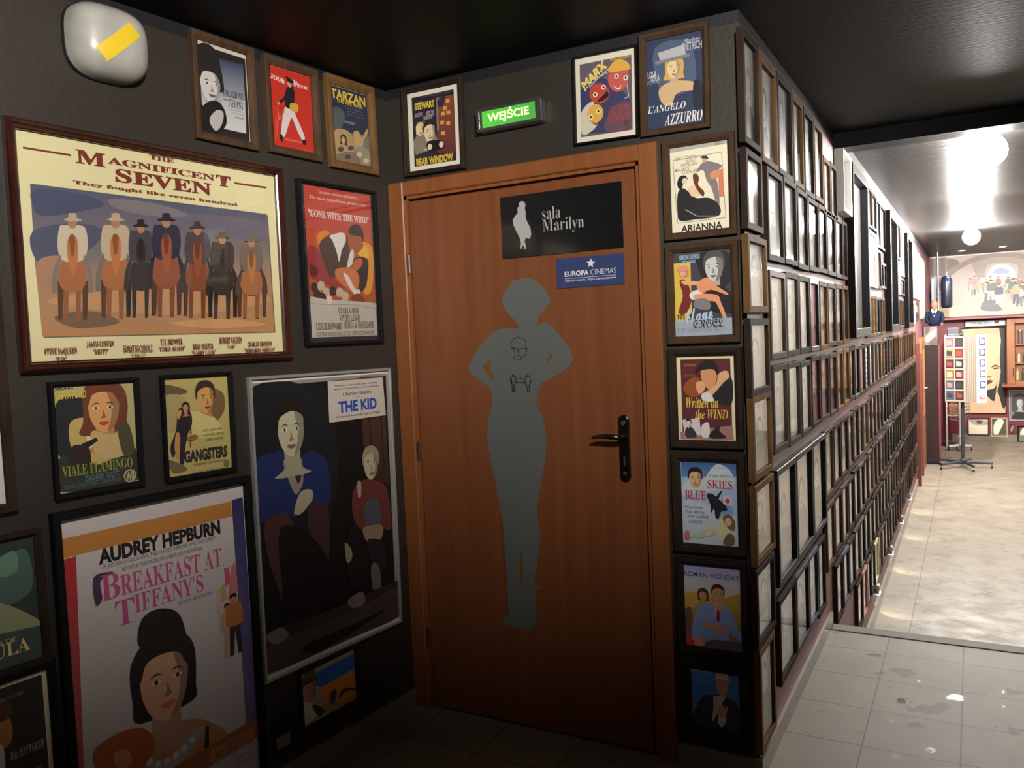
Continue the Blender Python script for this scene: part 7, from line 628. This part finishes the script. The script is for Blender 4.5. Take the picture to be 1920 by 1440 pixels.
# column at the wall corner
for i, (za, zb, key, v, ya, yb) in enumerate(((2.018, 2.362, 'umber', 1, 2.572, 2.790), (1.757, 2.004, 'umber', 10, 2.574, 2.795), (1.500, 1.742, 'oak', 4, 2.570, 2.835), (1.238, 1.482, 'umber', 2, 2.570, 2.84), (.972, 1.240, 'oak', 5, 2.575, 2.845), (.702, .958, 'oak', 6, 2.575, 2.85), (.412, .700, 'umber', 7, 2.560, 2.83), (.095, .455, 'oak', 8, 2.575, 2.795))):
    if i == 6: za, zb = .440, .695
    if i == 7: za, zb = .100, .432
    photo(ya, yb, za, zb, key, '%s framed photo, %s from the top in the column at the wall corner' % (WORD[key], nth(i+1)), 'photos in the column at the wall corner', variant=v)
ROWS = ['top', 'second', 'third', 'fourth', 'fifth', 'sixth', 'seventh', 'eighth']
def row(r, edges, z0, z1, keys, start=1, lab=None, jit=.006):
    for i in range(len(edges)-1):
        a, b = edges[i], edges[i+1]; g = .004 + random.uniform(0, .008); key = keys[i] if i < len(keys) else random.choice(['umber', 'umber', 'umber', 'walnut', 'grey', 'black', 'walnut', 'oak'] if r < 4 else ['umber', 'umber', 'black', 'walnut', 'grey', 'umber'])
        dz = random.uniform(-jit, jit); dh = random.uniform(-jit, jit)
        photo(a+g, b-g, z0+dz, z1+dh, key, '%s framed photo, %s along the %s row of the side wall' % (WORD[key], nth(i+start), ROWS[r]), 'photos in the %s row of the side wall' % ROWS[r])
row(0, [2.807, 3.072, 3.354, 3.597, 3.852, 4.096], 2.000, 2.352, ['oak', 'umber', 'oak', 'umber', 'oak'])
row(0, [4.100, 4.324, 4.539], 1.965, 2.24, ['oak', 'grey'], 6)
row(1, [2.86, 3.139, 3.408, 3.656, 3.925, 4.165, 4.444, 4.717, 4.900], 1.682, 1.998, ['umber', 'umber', 'umber', 'umber', 'umber', 'umber', 'umber', 'grey'])
row(2, [2.865, 3.139, 3.401, 3.646, 3.896, 4.146, 4.409, 4.657, 4.900], 1.340, 1.650, ['walnut', 'grey', 'umber', 'black', 'oak', 'grey', 'umber', 'oak'])
e = [2.874, 3.135, 3.394, 3.642, 3.88, 4.148, 4.397, 4.633, 4.883, 5.109, 5.343, 5.626]
while e[-1] < 10.9: e.append(round(e[-1]+random.uniform(.25, .27), 3))
row(3, e, 1.008, 1.312, ['grey', 'grey', 'grey', 'umber', 'grey', 'grey', 'oak', 'oak'])
for i, (a, b) in enumerate(((2.886, 3.228), (3.234, 3.600), (3.604, 3.951))):
    photo(a, b, .548, .958, 'black', 'large black framed photo, %s of three from the corner under the fourth row' % nth(i+1), 'large black framed photos by the corner', bw=.024, depth=.024)
for i, (a, b, k) in enumerate(((2.886, 3.19, 'umber'), (3.196, 3.47, 'black'), (3.476, 3.70, 'navy'), (3.706, 3.90, 'umber'))):
    photo(a, b, .195-.025*(i > 2), .500, k, '%s framed photo, %s from the corner column just above the floor' % (WORD[k], nth(i+1)), 'photos just above the upper floor', bw=.022)
def run(y, ymax, lo=.235, hi=.268):
    o = [y]
    while o[-1] < ymax: o.append(round(o[-1]+random.uniform(lo, hi), 3))
    return o
row(4, run(3.96, 10.85), .645, .955, [])
row(5, run(3.96, 10.85), .305, .600, ['walnut', 'umber'])
row(6, run(4.22, 10.85), -.030, .262, ['umber', 'navy'])
row(7, run(5.02, 10.8), -.350, -.062, ['umber', 'red', 'black', 'umber', 'gold', 'grey'])
# taller frames on the far upper wall
TALL = 'tall black framed picture, %s of three on the far upper side wall'
for i, (a, b) in enumerate(((4.945, 5.715), (7.305, 8.035), (9.355, 10.125))):
    photo(a, b, 1.366, 2.336, 'black', TALL % nth(i+1), 'tall framed pictures of the far side wall', bw=.05, depth=.05, variant=10 if i else 9, tilt=0)
photo(4.60, 4.925, 2.03, 2.352, 'white', 'white framed picture under the ceiling beam, before the first tall black frame', 'pictures of the far upper side wall', variant=10, depth=.045)
def far(items, where):
    for i, (a, b, za, zb, k, v) in enumerate(items):
        photo(a, b, za, zb, k, '%s framed picture, %s counted %s' % (WORD[k], nth(i+1), where), 'pictures of the far upper side wall', variant=v)
far([(5.76, 5.99, 1.945, 2.36, 'silver', 10), (6.01, 6.25, 2.085, 2.352, 'umber', None), (6.27, 6.54, 2.09, 2.35, 'umber', None), (6.56, 6.83, 1.995, 2.345, 'navy', 10), (6.85, 7.24, 1.995, 2.335, 'umber', 10)], 'from the first tall frame, upper of the first gap')
far([(5.76, 5.985, 1.69, 1.925, 'oak', None), (6.0, 6.54, 1.688, 2.07, 'silver', 10), (6.56, 6.82, 1.69, 1.975, 'umber', 10), (6.84, 7.02, 1.70, 1.90, 'black', None), (7.04, 7.24, 1.70, 1.90, 'black', None)], 'from the first tall frame, middle of the first gap')
e = run(5.80, 7.05, .205, .225); far([(e[i]+.006, e[i+1]-.006, 1.348, 1.628, random.choice(['umber', 'grey', 'oak', 'black']), None) for i in range(len(e)-1)], 'from the first tall frame, lower of the first gap')
far([(8.10, 8.36, 2.01, 2.35, 'gold', None), (8.38, 8.80, 2.02, 2.352, 'umber', None), (8.82, 9.28, 1.88, 2.33, 'white', 10)], 'from the second tall frame, upper of the second gap')
far([(8.10, 8.36, 1.69, 1.99, 'gold', None), (8.38, 8.80, 1.69, 1.99, 'silver', 10), (8.82, 9.28, 1.69, 1.86, 'umber', None)], 'from the second tall frame, lower of the second gap')
e = run(8.10, 9.05, .2, .23); far([(e[i]+.006, e[i+1]-.006, 1.375, 1.655, random.choice(['umber', 'grey', 'walnut']), None) for i in range(len(e)-1)], 'from the second tall frame, bottom of the second gap')
far([(10.2, 10.42, 2.0, 2.30, 'umber', None), (10.2, 10.42, 1.69, 1.98, 'oak', None), (10.45, 12.2, 1.70, 2.30, 'white', 10), (10.25, 11.0, 1.40, 1.66, 'white', 10), (11.05, 11.7, 1.44, 1.66, 'umber', None)], 'past the third tall frame')
for i, (a, b) in enumerate(((12.3, 12.62), (12.66, 12.98), (13.02, 13.34))):
    photo(a, b, 1.45, 2.28, 'gold', 'pale gold framed panel, %s of three at the far end of the side wall' % nth(i+1), 'pale gold panels', bw=.03, depth=.02)

# ------------------------------------------------------------------ step lights low on the side wall
for i, y in enumerate((6.15, 7.25, 8.42, 9.55)):
    t = empty('step_light', (C_, y, -.415)); tag(t, 'small bright step light low on the side wall, %s from the stairs' % nth(i+1), 'step light', 'step lights along the lower floor')
    m = MB(); m.box(0, .03, -.03, .03, -.03, .035, bev=.006); m.obj('housing', STEEL, t)
    m = MB(); m.box(.006, .032, -.022, .022, -.034, -.012); m.obj('lens', mat('step_light_lens', (1, 1, 1), .3, emit=(1, .93, .78), es=12), t)
    spot_light('step_light_beam', (C_+.05, y, -.44), (C_+.17, y+.12, -.6), 3.2, 88, .35, (1, .9, .72), .012)

# ================================================================== LAMPS
GLOW = mat('lamp_globe', (1, 1, 1), .4, emit=(1, .96, .90), es=GLOBE_STRENGTH)
def globe_lamp(x, y, label, r=.09, glow=None):
    t = empty('ceiling_lamp', (x, y, CEIL2)); tag(t, label, 'ceiling lamp', 'globe lamps of the corridor')
    m = MB(); m.lathe([(.0, 0), (.06, 0), (.062, -.006), (.055, -.018), (.04, -.022)], 24, close=False); m.obj('mount', STEEL, t)
    pr = [(r*math.sin(PI*k/12), -.02-r*(1-math.cos(PI*k/12))) for k in range(1, 12)]
    m = MB(); m.lathe([(.002, -.02)] + pr + [(.002, -.02-2*r)], 20); m.obj('globe', glow or GLOW, t, smooth=True)
GLOW2 = mat('bright_lamp_globe', (1, 1, 1), .4, emit=(1, .96, .90), es=3000)
globe_lamp(.09, 5.29, 'bright globe lamp on the ceiling just past the beam, nearest of the row')
globe_lamp(.015, 7.96, 'bright globe lamp on the corridor ceiling, second past the beam')
globe_lamp(.0, 10.8, 'bright globe lamp on the corridor ceiling, farthest of the row', glow=GLOW2)
globe_lamp(2.3, 7.2, 'unseen globe lamp added to brighten the right half of the corridor, near the steps')  # this lamp and the next are out of view, added to brighten the corridor
globe_lamp(2.3, 10.2, 'unseen globe lamp added to brighten the right half of the corridor, near the shop')
globe_lamp(1.25, 12.6, 'unseen globe lamp added to brighten the shop floor, left of two')  # out of view like the one after it; both added for stronger shop light
globe_lamp(2.6, 13.2, 'unseen globe lamp added to brighten the shop floor, right of two')
for i, (x, y) in enumerate(((-.134, 14.5), (.403, 14.3))):
    t = empty('downlight', (x, y, CEIL2)); tag(t, 'small round recessed downlight in front of the mural, %s of two' % ('left' if i == 0 else 'right'), 'downlight', 'downlights in front of the mural')
    m = MB(); m.lathe([(.055, 0), (.058, -.006), (.045, -.008), (.04, -.002)], 20, close=False); m.obj('rim', WHITE, t)
    m = MB(); m.lathe([(.001, -.004), (.042, -.004)], 20, close=False); m.obj('bulb', mat('downlight_bulb', (1, 1, 1), .4, emit=(1, .9, .75), es=40), t)
    spot_light('downlight_beam', (x, y, CEIL2-.03), (x, y+.6, .6), 75, 130, .9, (1, .93, .84), .04)

# ================================================================== THE SHOP AT THE FAR END
DARKP = mat('dark_brown_panel', (.030, .016, .015), .55, spec=.15, grain=((.02, .012, .011), 8, (1, 1, .1)))
# dark cabinet column against the side wall, with a picture box and a figure on top
t = empty('dark_column', (C_+.01, 12.9, LOW)); tag(t, 'tall dark brown column with a red edge behind the postcard rack', 'column')
m = MB(); m.box(.012, .180, 0, .55, .04, 1.675, bev=.006); m.obj('body', DARKP, t)
m = MB(); m.box(.180, .188, .002, .55, .04, 1.675); m.obj('side_panel', mat('column_red_paint', (.2, .03, .05), .4), t)
m = MB(); m.box(.03, .17, -.006, .004, .03, .09); m.box(.012, .188, .02, .55, 0, .045); m.obj('plinth', BLACK, t)
t = empty('picture_box', (C_+.01, 12.9, 1.076)); tag(t, 'small box with a painted front, standing on the dark column', 'box')
m = MB(); m.box(.01, .178, .002, .3, 0, .268); m.obj('box_body', DARKP, t)
o = put('painted_front', print_mesh('painted_front', ART['box'], .166, .262, PHOTO), t); o.location = (.094, 0, .133)
# figure with white collar
t = empty('figurine', (-.466, 13.03, 1.344)); tag(t, 'bald figure in a navy coat with white open collar, on the picture box', 'figurine')
t.scale = (.8, .8, 1)
m = MB()
def loft(m, rings, seg=16, mi=0):
    vs = []; fs = []
    for cx, cy, cz, rx, ry in rings:
        for k in range(seg):
            a = 2*PI*k/seg; vs.append((cx+rx*math.cos(a), cy+ry*math.sin(a), cz))
    for i in range(len(rings)-1):
        for k in range(seg): fs.append((i*seg+k, i*seg+(k+1) % seg, (i+1)*seg+(k+1) % seg, (i+1)*seg+k))
    fs += [tuple(range(seg))[::-1], tuple(range((len(rings)-1)*seg, len(rings)*seg))]
    m.add(vs, fs, mi)
SKIN = mat('figure_skin', (.30, .12, .075), .5, spec=.2); NAVY = mat('navy_cloth', (.009, .012, .030), .7, spec=.1)
loft(m, [(0, 0, .0, .085, .06), (0, 0, .08, .10, .065), (0, 0, .16, .115, .062), (0, 0, .20, .095, .05), (0, 0, .225, .045, .04)])
m.tube([(-.095, 0, .19), (-.125, -.01, .13), (-.12, -.03, .07), (-.08, -.06, .04)], [.034, .032, .028, .022], 10)
m.tube([(.095, 0, .19), (.125, -.01, .13), (.128, -.03, .07), (.12, -.07, .035)], [.034, .032, .028, .022], 10)
m.obj('coat', NAVY, t, smooth=True)
m = MB(); loft(m, [(0, 0, .20, .026, .026), (0, -.002, .235, .026, .028), (0, -.012, .25, .036, .042), (0, -.01, .275, .047, .055), (0, -.004, .30, .052, .06), (0, 0, .325, .05, .058), (0, .004, .35, .036, .044), (0, .006, .362, .012, .016)])
m.add([(-.008, -.062, .285), (.008, -.062, .285), (0, -.078, .275), (-.012, -.06, .27), (.012, -.06, .27), (0, -.06, .305)], [(3, 4, 2), (0, 3, 2), (1, 2, 4), (5, 0, 2), (5, 2, 1)])
for s in (-1, 1): m.lathe([(.001, -.006), (.012, -.004), (.014, .004), (.001, .008)], 8, (s*.052, .004, .29), 'x')
m.obj('head', SKIN, t, smooth=True)
m = MB()
for s in (-1, 1): m.lathe([(.001, -.004), (.006, 0), (.001, .004)], 8, (s*.019, -.058, .298), 'y')
m.obj('eyes', BLACK, t)
m = MB(); m.add([(-.05, -.045, .222), (0, -.066, .13), (.05, -.045, .222), (.03, -.03, .24), (0, -.05, .20), (-.03, -.03, .24)], [(0, 1, 4, 5), (4, 1, 2, 3)]); m.obj('collar', WHITE, t)
m = MB(); bx = (.12, -.08, .028); m.tube([(.12, -.068, .036), (.12, -.09, .022)], [.017, .013], 8)
for k, (dx, L) in enumerate(((-.012, .026), (-.004, .032), (.004, .03), (.012, .024))): m.tube([(.12+dx*.8, -.088, .024), (.12+dx, -.10, .016), (.12+dx, -.09-L*.6, .004)], [.0045, .004, .003], 6)
m.tube([(.108, -.075, .034), (.098, -.088, .034), (.094, -.098, .028)], [.005, .0045, .0035], 6); m.obj('hand', SKIN, t, smooth=True)
# blue cylinder, grey panel, pole in front of the mural
t = empty('blue_cylinder', (-.348, 14.6, 1.60)); tag(t, 'dark blue rounded cylinder hanging at the left end of the mural', 'cylinder')
m = MB(); m.lathe([(.03, 0), (.07, .008), (.08, .04), (.082, .40), (.078, .45), (.055, .49), (.02, .505)], 24); m.obj('body', mat('blue_leather', (.008, .013, .035), .3, coat=.4), t, smooth=True)
m = MB(); m.tube([(0, 0, .5), (0, 0, .56)], .012, 8); m.tube([(0, 0, .55), (0, 0, CEIL2-1.6)], .004, 6); m.obj('hook', STEEL, t)
t = empty('grey_blue_panel', (-.515, 14.7, 1.66)); tag(t, 'narrow blue-grey panel on the wall left of the blue cylinder', 'panel')
m = MB(); m.box(-.055, .055, 0, .03, 0, .43, bev=.008); m.obj('board', mat('blue_grey_board', (.10, .12, .17), .35), t)
m = MB(); m.box(-.04, -.02, -.004, .001, .05, .4); m.box(.015, .035, -.004, .001, .1, .42); m.obj('stripe', mat('pale_blue_stripe', (.3, .34, .42), .4), t)
m = MB(); m.box(-.05, .05, .03, .765, .2, .24); m.obj('bracket', STEEL, t)
m = MB(); m.tube([(-.463, 14.5, 1.42), (-.463, 14.5, CEIL2)], .012, 8); tag(m.obj('silver_pole', STEEL), 'thin silver pole between the blue-grey panel and the blue cylinder', 'pole')
# mural and ledge
t = on_wall(empty('mural'), 4, .30, 1.945, 0, 0); tag(t, 'wide pale wall mural of a crowd under a painted arch, above the ledge', 'mural')
m = MB(); m.box(-.90, .90, -.012, 0, -.485, .515); m.obj('panel', WHITE, t)
o = put('print', print_mesh('print', ART['mural'], 1.80, .99, PHOTO), t); o.location = (0, -.0125, .012)
m = MB(); vs = []; n = 24
for k in range(n+1):
    a = PI*k/n; vs += [(.98*math.cos(a)*.95+.06, -.016, -.42+.98*math.sin(a)*.88), (1.14*math.cos(a)*.93+.06, -.016, -.42+1.06*math.sin(a)*.88), (.98*math.cos(a)*.95+.06, -.03, -.42+.98*math.sin(a)*.88), (1.14*math.cos(a)*.93+.06, -.03, -.42+1.06*math.sin(a)*.88)]
vs = [(max(-.9, min(.9, x)), y, min(z, .505)) for x, y, z in vs]
m.add(vs, [f for k in range(n) for f in ((4*k+2, 4*k+3, 4*k+7, 4*k+6), (4*k, 4*k+4, 4*k+5, 4*k+1), (4*k, 4*k+2, 4*k+6, 4*k+4), (4*k+1, 4*k+5, 4*k+7, 4*k+3))]); m.obj('arch', mat('brown_arch_paint', (.16, .105, .085), .5), t)
m = MB(); m.box(-.46, 1.35, YBACK-.26, YBACK, 1.405, 1.445, bev=.006); tag(m.obj('ledge', mat('dark_red_ledge', (.14, .035, .04), .4)), 'long dark red ledge under the mural', 'shelf')
# pictures on the back wall
def back_picture(name, label, x, z, w, h, key, art, bw=.02, mb=None, iw=None, ih=None): return picture(name, label, 4, x, z, w, h, bw, .02, key, art, iw, ih, prof='flat', mat_board=mb)
back_picture('portrait_print', 'large pale portrait of a blonde woman in a black collar, behind the postcard rack', .148, .555, .635, 1.41, 'black', 'lady', .012)
back_picture('title_picture', 'wide white picture with dark lettering under the mural ledge', .180, 1.330, .60, .125, 'black', 'strip', .018)
back_picture('long_hair_portrait', 'black-and-white portrait of a long-haired person under the counter', .66, -.01, .32, .50, 'silver', 'bw1', .014)
back_picture('pale_photo', 'pale framed photo low on the red wall, left of the two side by side', .065, -.365, .31, .285, 'umber', 'bw2', .018)
back_picture('dark_photo', 'dark framed photo of a white dress low on the red wall, right of the two', .362, -.372, .232, .315, 'gold', 'bw3', .016)
back_picture('tiny_picture', 'tiny brown framed picture between the dark photo and the black frame', .54, -.388, .066, .15, 'walnut', 'box', .01)
back_picture('black_frame_photo', 'black framed photo lowest on the red wall at the right picture edge', .72, -.475, .215, .27, 'black', 'bw3', .02)
# counter and display cabinet at the right
t = empty('display_cabinet', (.80, YBACK-.12, .345)); tag(t, 'orange pine display cabinet with glass at the right end of the shop wall', 'cabinet')
m = MB(); m.box(-.325, -.215, -.03, .12, 0, 1.05, bev=.004); m.box(.25, .33, -.03, .12, 0, 1.05, bev=.004); m.box(-.215, .25, -.03, .12, .97, 1.05); m.box(-.215, .25, -.03, .12, 0, .05); m.box(-.215, .25, .10, .12, .05, .97); m.obj('carcass', ORANGEW, t)
for z in (.32, .62): 
    m = MB(); m.box(-.214, .249, 0, .1, z, z+.018); m.obj('shelf', ORANGEW, t)
m = MB(); m.box(-.214, .249, -.014, -.009, .051, .969); m.obj('glass', GLASS, t)
m = MB(); m.box(-.245, -.232, -.045, -.03, .12, .26, bev=.003); m.obj('handle', BLACK, t)
for i, (x, z, c, w, h, lb) in enumerate(((.62, .40, (.45, .42, .2), .05, .2, 'pale yellow bottle on the bottom of the display cabinet'), (.70, .40, (.05, .06, .05), .045, .22, 'dark bottle on the bottom of the display cabinet'), (.64, .685, (.5, .46, .24), .05, .16, 'yellow tin on the middle cabinet shelf'), (.72, .685, (.06, .07, .09), .05, .18, 'dark bottle on the middle cabinet shelf'), (.66, .985, (.10, .1, .11), .06, .22, 'dark tin on the top cabinet shelf'))):
    t = empty('bottle' if 'bottle' in lb else 'tin', (x, YBACK-.07, z-.002)); tag(t, lb, 'bottle' if 'bottle' in lb else 'tin', 'goods in the display cabinet'); r = w/2
    m = MB(); m.lathe([(r*.9, 0), (r, .006), (r, h*.62), (r*.45, h*.78), (r*.4, h*.95)] if 'bottle' in lb else [(r*.96, 0), (r, .005), (r, h-.02), (r*.96, h-.016)], 14); m.obj('body', mat('goods_%d' % i, c, .3), t)
    m = MB(); m.lathe([(r*.46 if 'bottle' in lb else r*1.02, h*.95-.004 if 'bottle' in lb else h-.02), (r*.46 if 'bottle' in lb else r*1.02, h)], 14); m.obj('cap', STEEL, t)
m = MB(); m.box(.40, 1.3, YBACK-.42, YBACK, .312, .345, bev=.008); tag(m.obj('counter_top', wood('counter_wood', (.30, .10, .035), (.22, .07, .025), .3, (.06, 1, 1), 20, .3)), 'orange-brown wooden counter top at the right edge below the display cabinet', 'counter')
# glazed wooden door in the side wall, beyond the rows of photos
d2 = struct(empty('door_2', (C_, 12.02, LOW)), 'orange wooden glazed door in the side wall behind the dark column')
m = MB(); m.box(.0, .03, 0, .12, 0, 1.8); m.box(0, .03, .72, .84, 0, 1.8); m.box(0, .03, .12, .72, 0, .75); m.box(0, .03, .12, .72, 1.66, 1.8); m.obj('door_frame', ORANGEW, d2)
m = MB(); m.box(.008, .014, .121, .719, .751, 1.659); m.obj('glass', GLASS, d2)
m = MB(); m.box(0, .006, .121, .719, .751, 1.659); m.obj('back_panel', mat('dim_interior', (.2, .19, .17), .5), d2)
m = MB(); m.tube([(.03, .67, 1.1), (.07, .67, 1.1), (.07, .60, 1.1)], .008, 8); m.obj('door_handle', CHROME, d2)
# white shelf unit behind the rack
t = empty('shelf_unit', (-.33, 14.75, LOW)); tag(t, 'white shelf unit between the dark column and the postcard rack', 'shelf unit')
m = MB(); m.box(-.055, -.035, 0, .4, 0, 1.78); m.obj('side_panel', WHITE, t)
m = MB(); m.box(.16, .175, 0, .4, 0, 1.78); m.obj('side_panel', WHITE, t)
for z in (.5, .75, 1.0, 1.25, 1.5, 1.76):
    m = MB(); m.box(-.035, .16, .0, .4, z-.012, z); m.obj('shelf', WHITE, t)
for i, (z, c, h, w, lb) in enumerate(((.5, (.40, .14, .04), .17, .15, 'orange box on the lowest shelf of the white unit'), (.75, (.04, .03, .05), .15, .15, 'black box on the second shelf of the white unit'), (1.0, (.10, .05, .06), .17, .12, 'dark red box on the third shelf of the white unit'), (1.25, (.03, .03, .04), .16, .15, 'black box on the fourth shelf of the white unit'), (1.5, (.06, .07, .06), .18, .14, 'dark green box on the fifth shelf of the white unit'), (1.76, (.10, .11, .14), .13, .15, 'blue-grey box on top of the white unit'))):
    t = empty('box', (-.27, 14.78, LOW+z)); tag(t, lb, 'box', 'boxes of the white shelf unit'); m = MB(); m.box(-w/2, w/2, 0, .25, 0, h*.86, bev=.004); m.obj('carton', mat('carton_%d' % i, c, .45), t)
    m = MB(); m.box(-w/2-.002, w/2+.002, -.002, .252, h*.78, h, bev=.003); m.obj('lid', mat('carton_lid_%d' % i, tuple(min(1, v*1.5+.01) for v in c), .45), t)
# postcard rack
def caster_base(t, spokes, R, z0, mtl, wheel, a0=.2):
    for k in range(spokes):
        a = a0 + 2*PI*k/spokes; e = (R*math.cos(a), R*math.sin(a))
        q = MB(); q.tube([(0, 0, z0), (e[0], e[1], z0-.01)], [.022, .017], 8); lg = q.obj('leg', mtl, t)
        q = MB(); q.lathe([(.026, -.011), (.030, -.008), (.030, .008), (.026, .011)], 14, (e[0], e[1], .030), 'x'); q.tube([(e[0], e[1], .05), (e[0], e[1], z0)], .007, 6); q.obj('caster', wheel, lg)
IRON = mat('dark_grey_metal', (.05, .052, .06), .4, .5); IVORY = mat('ivory_plastic', (.33, .29, .235), .5); CARDW = mat('white_card', (.8, .8, .8), .5)
RX, RY = -.131, 12.68
t = empty('postcard_rack', (RX, RY, LOW)); tag(t, 'revolving postcard rack on a dark five-legged stand in front of the portrait', 'rack')
m = MB(); m.lathe([(.024, .08), (.024, 1.86)], 14); m.lathe([(.045, .06), (.05, .07), (.05, .11), (.03, .13)], 16); m.obj('post', IRON, t)
caster_base(t, 5, .34, .085, IRON, BLACK, .06)
m = MB(); m.box(-.16, .12, -.05, .05, 1.815, 1.83, bev=.003); m.obj('top_plate', STEEL, t)
ax = Vector((.185, -.055, 0)); ay = Vector((.11, .09, 0))      # the two visible sides of the card tower
P0, P1, P2 = Vector((-.20, -.03, 0)), Vector((.035, -.115, 0)), Vector((.29, .03, 0))
m = MB()
def slab(m, a, b, z0, z1, th=.008):
    d = (b-a); n = Vector((-d.y, d.x, 0)).normalized()*th
    m.add([(p.x, p.y, z) for z in (z0, z1) for p in (a, b, b+n, a+n)], [(0, 1, 5, 4), (1, 2, 6, 5), (2, 3, 7, 6), (3, 0, 4, 7), (0, 3, 2, 1), (4, 5, 6, 7)])
slab(m, P0, P1, .905, 1.80); m.obj('left_panel', IVORY, t)
m = MB(); slab(m, P1, P1+(P2-P1)*.55, .905, 1.80); m.obj('middle_panel', IVORY, t)
m = MB(); slab(m, P1+(P2-P1)*.56, P2, .890, 1.81); m.obj('white_panel', CARDW, t)
m = MB()
for k in range(6): 
    p = P1+(P2-P1)*(.06+.085*k); m.box(p.x-.005, p.x+.005, p.y-.014, p.y-.001, .905, 1.80)
m.obj('slats', mat('brown_slats', (.16, .11, .08), .5), t)
m = MB()
for u in (0, .48, .97): p = P0+(P1-P0)*u; m.box(p.x-.006, p.x+.006, p.y-.016, p.y+.0, .905, 1.80)
for k in range(7):
    z = .915+.143*k; slab(m, P0+Vector((0, -.012, 0)), P1+Vector((0, -.012, 0)), z, z+.012, .012)
m.obj('card_pockets', IVORY, t)
PC0 = [(.5, .16, .26), (.5, .36, .14), (.10, .03, .05), (.40, .22, .05), (.10, .12, .26), (.12, .14, .24)]
PC1 = [(.08, .05, .04), (.24, .05, .03), (.04, .035, .035), (.14, .03, .05), (.035, .035, .02), (.05, .05, .025)]
for c_ in range(2):
    for r_ in range(6):
        u0 = .03+.48*c_; a = P0+(P1-P0)*u0; b = P0+(P1-P0)*(u0+.42); z = 1.655-.143*r_; nrm = Vector((-(b-a).y, (b-a).x, 0)).normalized(); c = tuple(v*.6 for v in (PC0 if c_ == 0 else PC1)[r_])
        q = MB(); A0, B0 = a-nrm*.006, b-nrm*.006; slab(q, A0, B0, z, z+.112, .002); A1, B1 = a+(b-a)*.15-nrm*.0066, b-(b-a)*.2-nrm*.0066
        q.add([(A1.x, A1.y, z+.02), (B1.x, B1.y, z+.02), (B1.x, B1.y, z+.08), (A1.x, A1.y, z+.095)], [(0, 1, 2, 3)], 1)
        o = q.obj('postcard', [mat('card_colour_%d_%d' % (c_, r_), c, .4), mat('card_motif_%d' % ((c_+r_) % 4), [(.3, .2, .14), (.04, .035, .045), (.24, .05, .04), (.32, .3, .26)][(c_+r_) % 4], .4)], None, (RX, RY, LOW))
        tag(o, 'postcard in the %s column of the postcard rack, %s from the top' % (('left', 'right')[c_], nth(r_+1)), 'postcard', 'postcards in the rack')
for k in range(6):
    a = P1+(P2-P1)*.66; b = P1+(P2-P1)*.94; nrm = Vector((-(b-a).y, (b-a).x, 0)).normalized(); z = 1.665-.145*k; q = MB(); A0, B0 = a-nrm*.0035, b-nrm*.0035; h = .10 if k < 5 else .05
    q.add([(A0.x, A0.y, z), (B0.x, B0.y, z), (B0.x, B0.y, z+h), (A0.x, A0.y, z+h), (A0.x+nrm.x*.002, A0.y+nrm.y*.002, z), (B0.x+nrm.x*.002, B0.y+nrm.y*.002, z), (B0.x+nrm.x*.002, B0.y+nrm.y*.002, z+h), (A0.x+nrm.x*.002, A0.y+nrm.y*.002, z+h)], [(0, 1, 2, 3), (4, 7, 6, 5), (0, 4, 5, 1), (2, 6, 7, 3)])
    A1, B1 = a+(b-a)*.25-nrm*.0040, b-(b-a)*.15-nrm*.0040; q.add([(A1.x, A1.y, z+h*.15), (B1.x, B1.y, z+h*.3), (B1.x, B1.y, z+h*.7), (A1.x, A1.y, z+h*.9)], [(0, 1, 2, 3)], 1)
    o = q.obj('postcard', [mat('blue_card_%d' % k, [(.06, .05, .14), (.04, .04, .05), (.05, .07, .2), (.1, .1, .14), (.04, .07, .24), (.4, .1, .1)][k], .4), mat('card_white_motif', (.6, .62, .7), .4)], None, (RX, RY, LOW))
    tag(o, 'dark card on the white panel of the postcard rack, %s from the top' % nth(k+1), 'postcard', 'cards on the white panel')
# white wire rack behind
t = empty('wire_rack', (-.185, 14.35, LOW)); tag(t, 'white wire rack on casters half hidden behind the postcard rack', 'rack')
m = MB(); m.lathe([(.02, .05), (.02, 1.2)], 12); m.lathe([(.02, .19), (.035, .20), (.035, .22), (.02, .235)], 12); m.obj('post', WHITE, t)
caster_base(t, 4, .16, .075, WHITE, BLACK, .3)
m = MB()
for k in range(7):
    z = .46+.05*k
    for s in (-1, 1): m.tube([(s*.02, -.02, z), (s*.13, -.09, z+.03), (s*.13, .05, z+.03), (s*.02, .02, z)], .0035, 5)
for s in (-1, 1):
    for x in (.05, .09, .13): m.tube([(s*x, -.02-x*.55, .46), (s*x, -.02-x*.55, .84)], .003, 5)
m.obj('wire_pockets', STEEL, t)
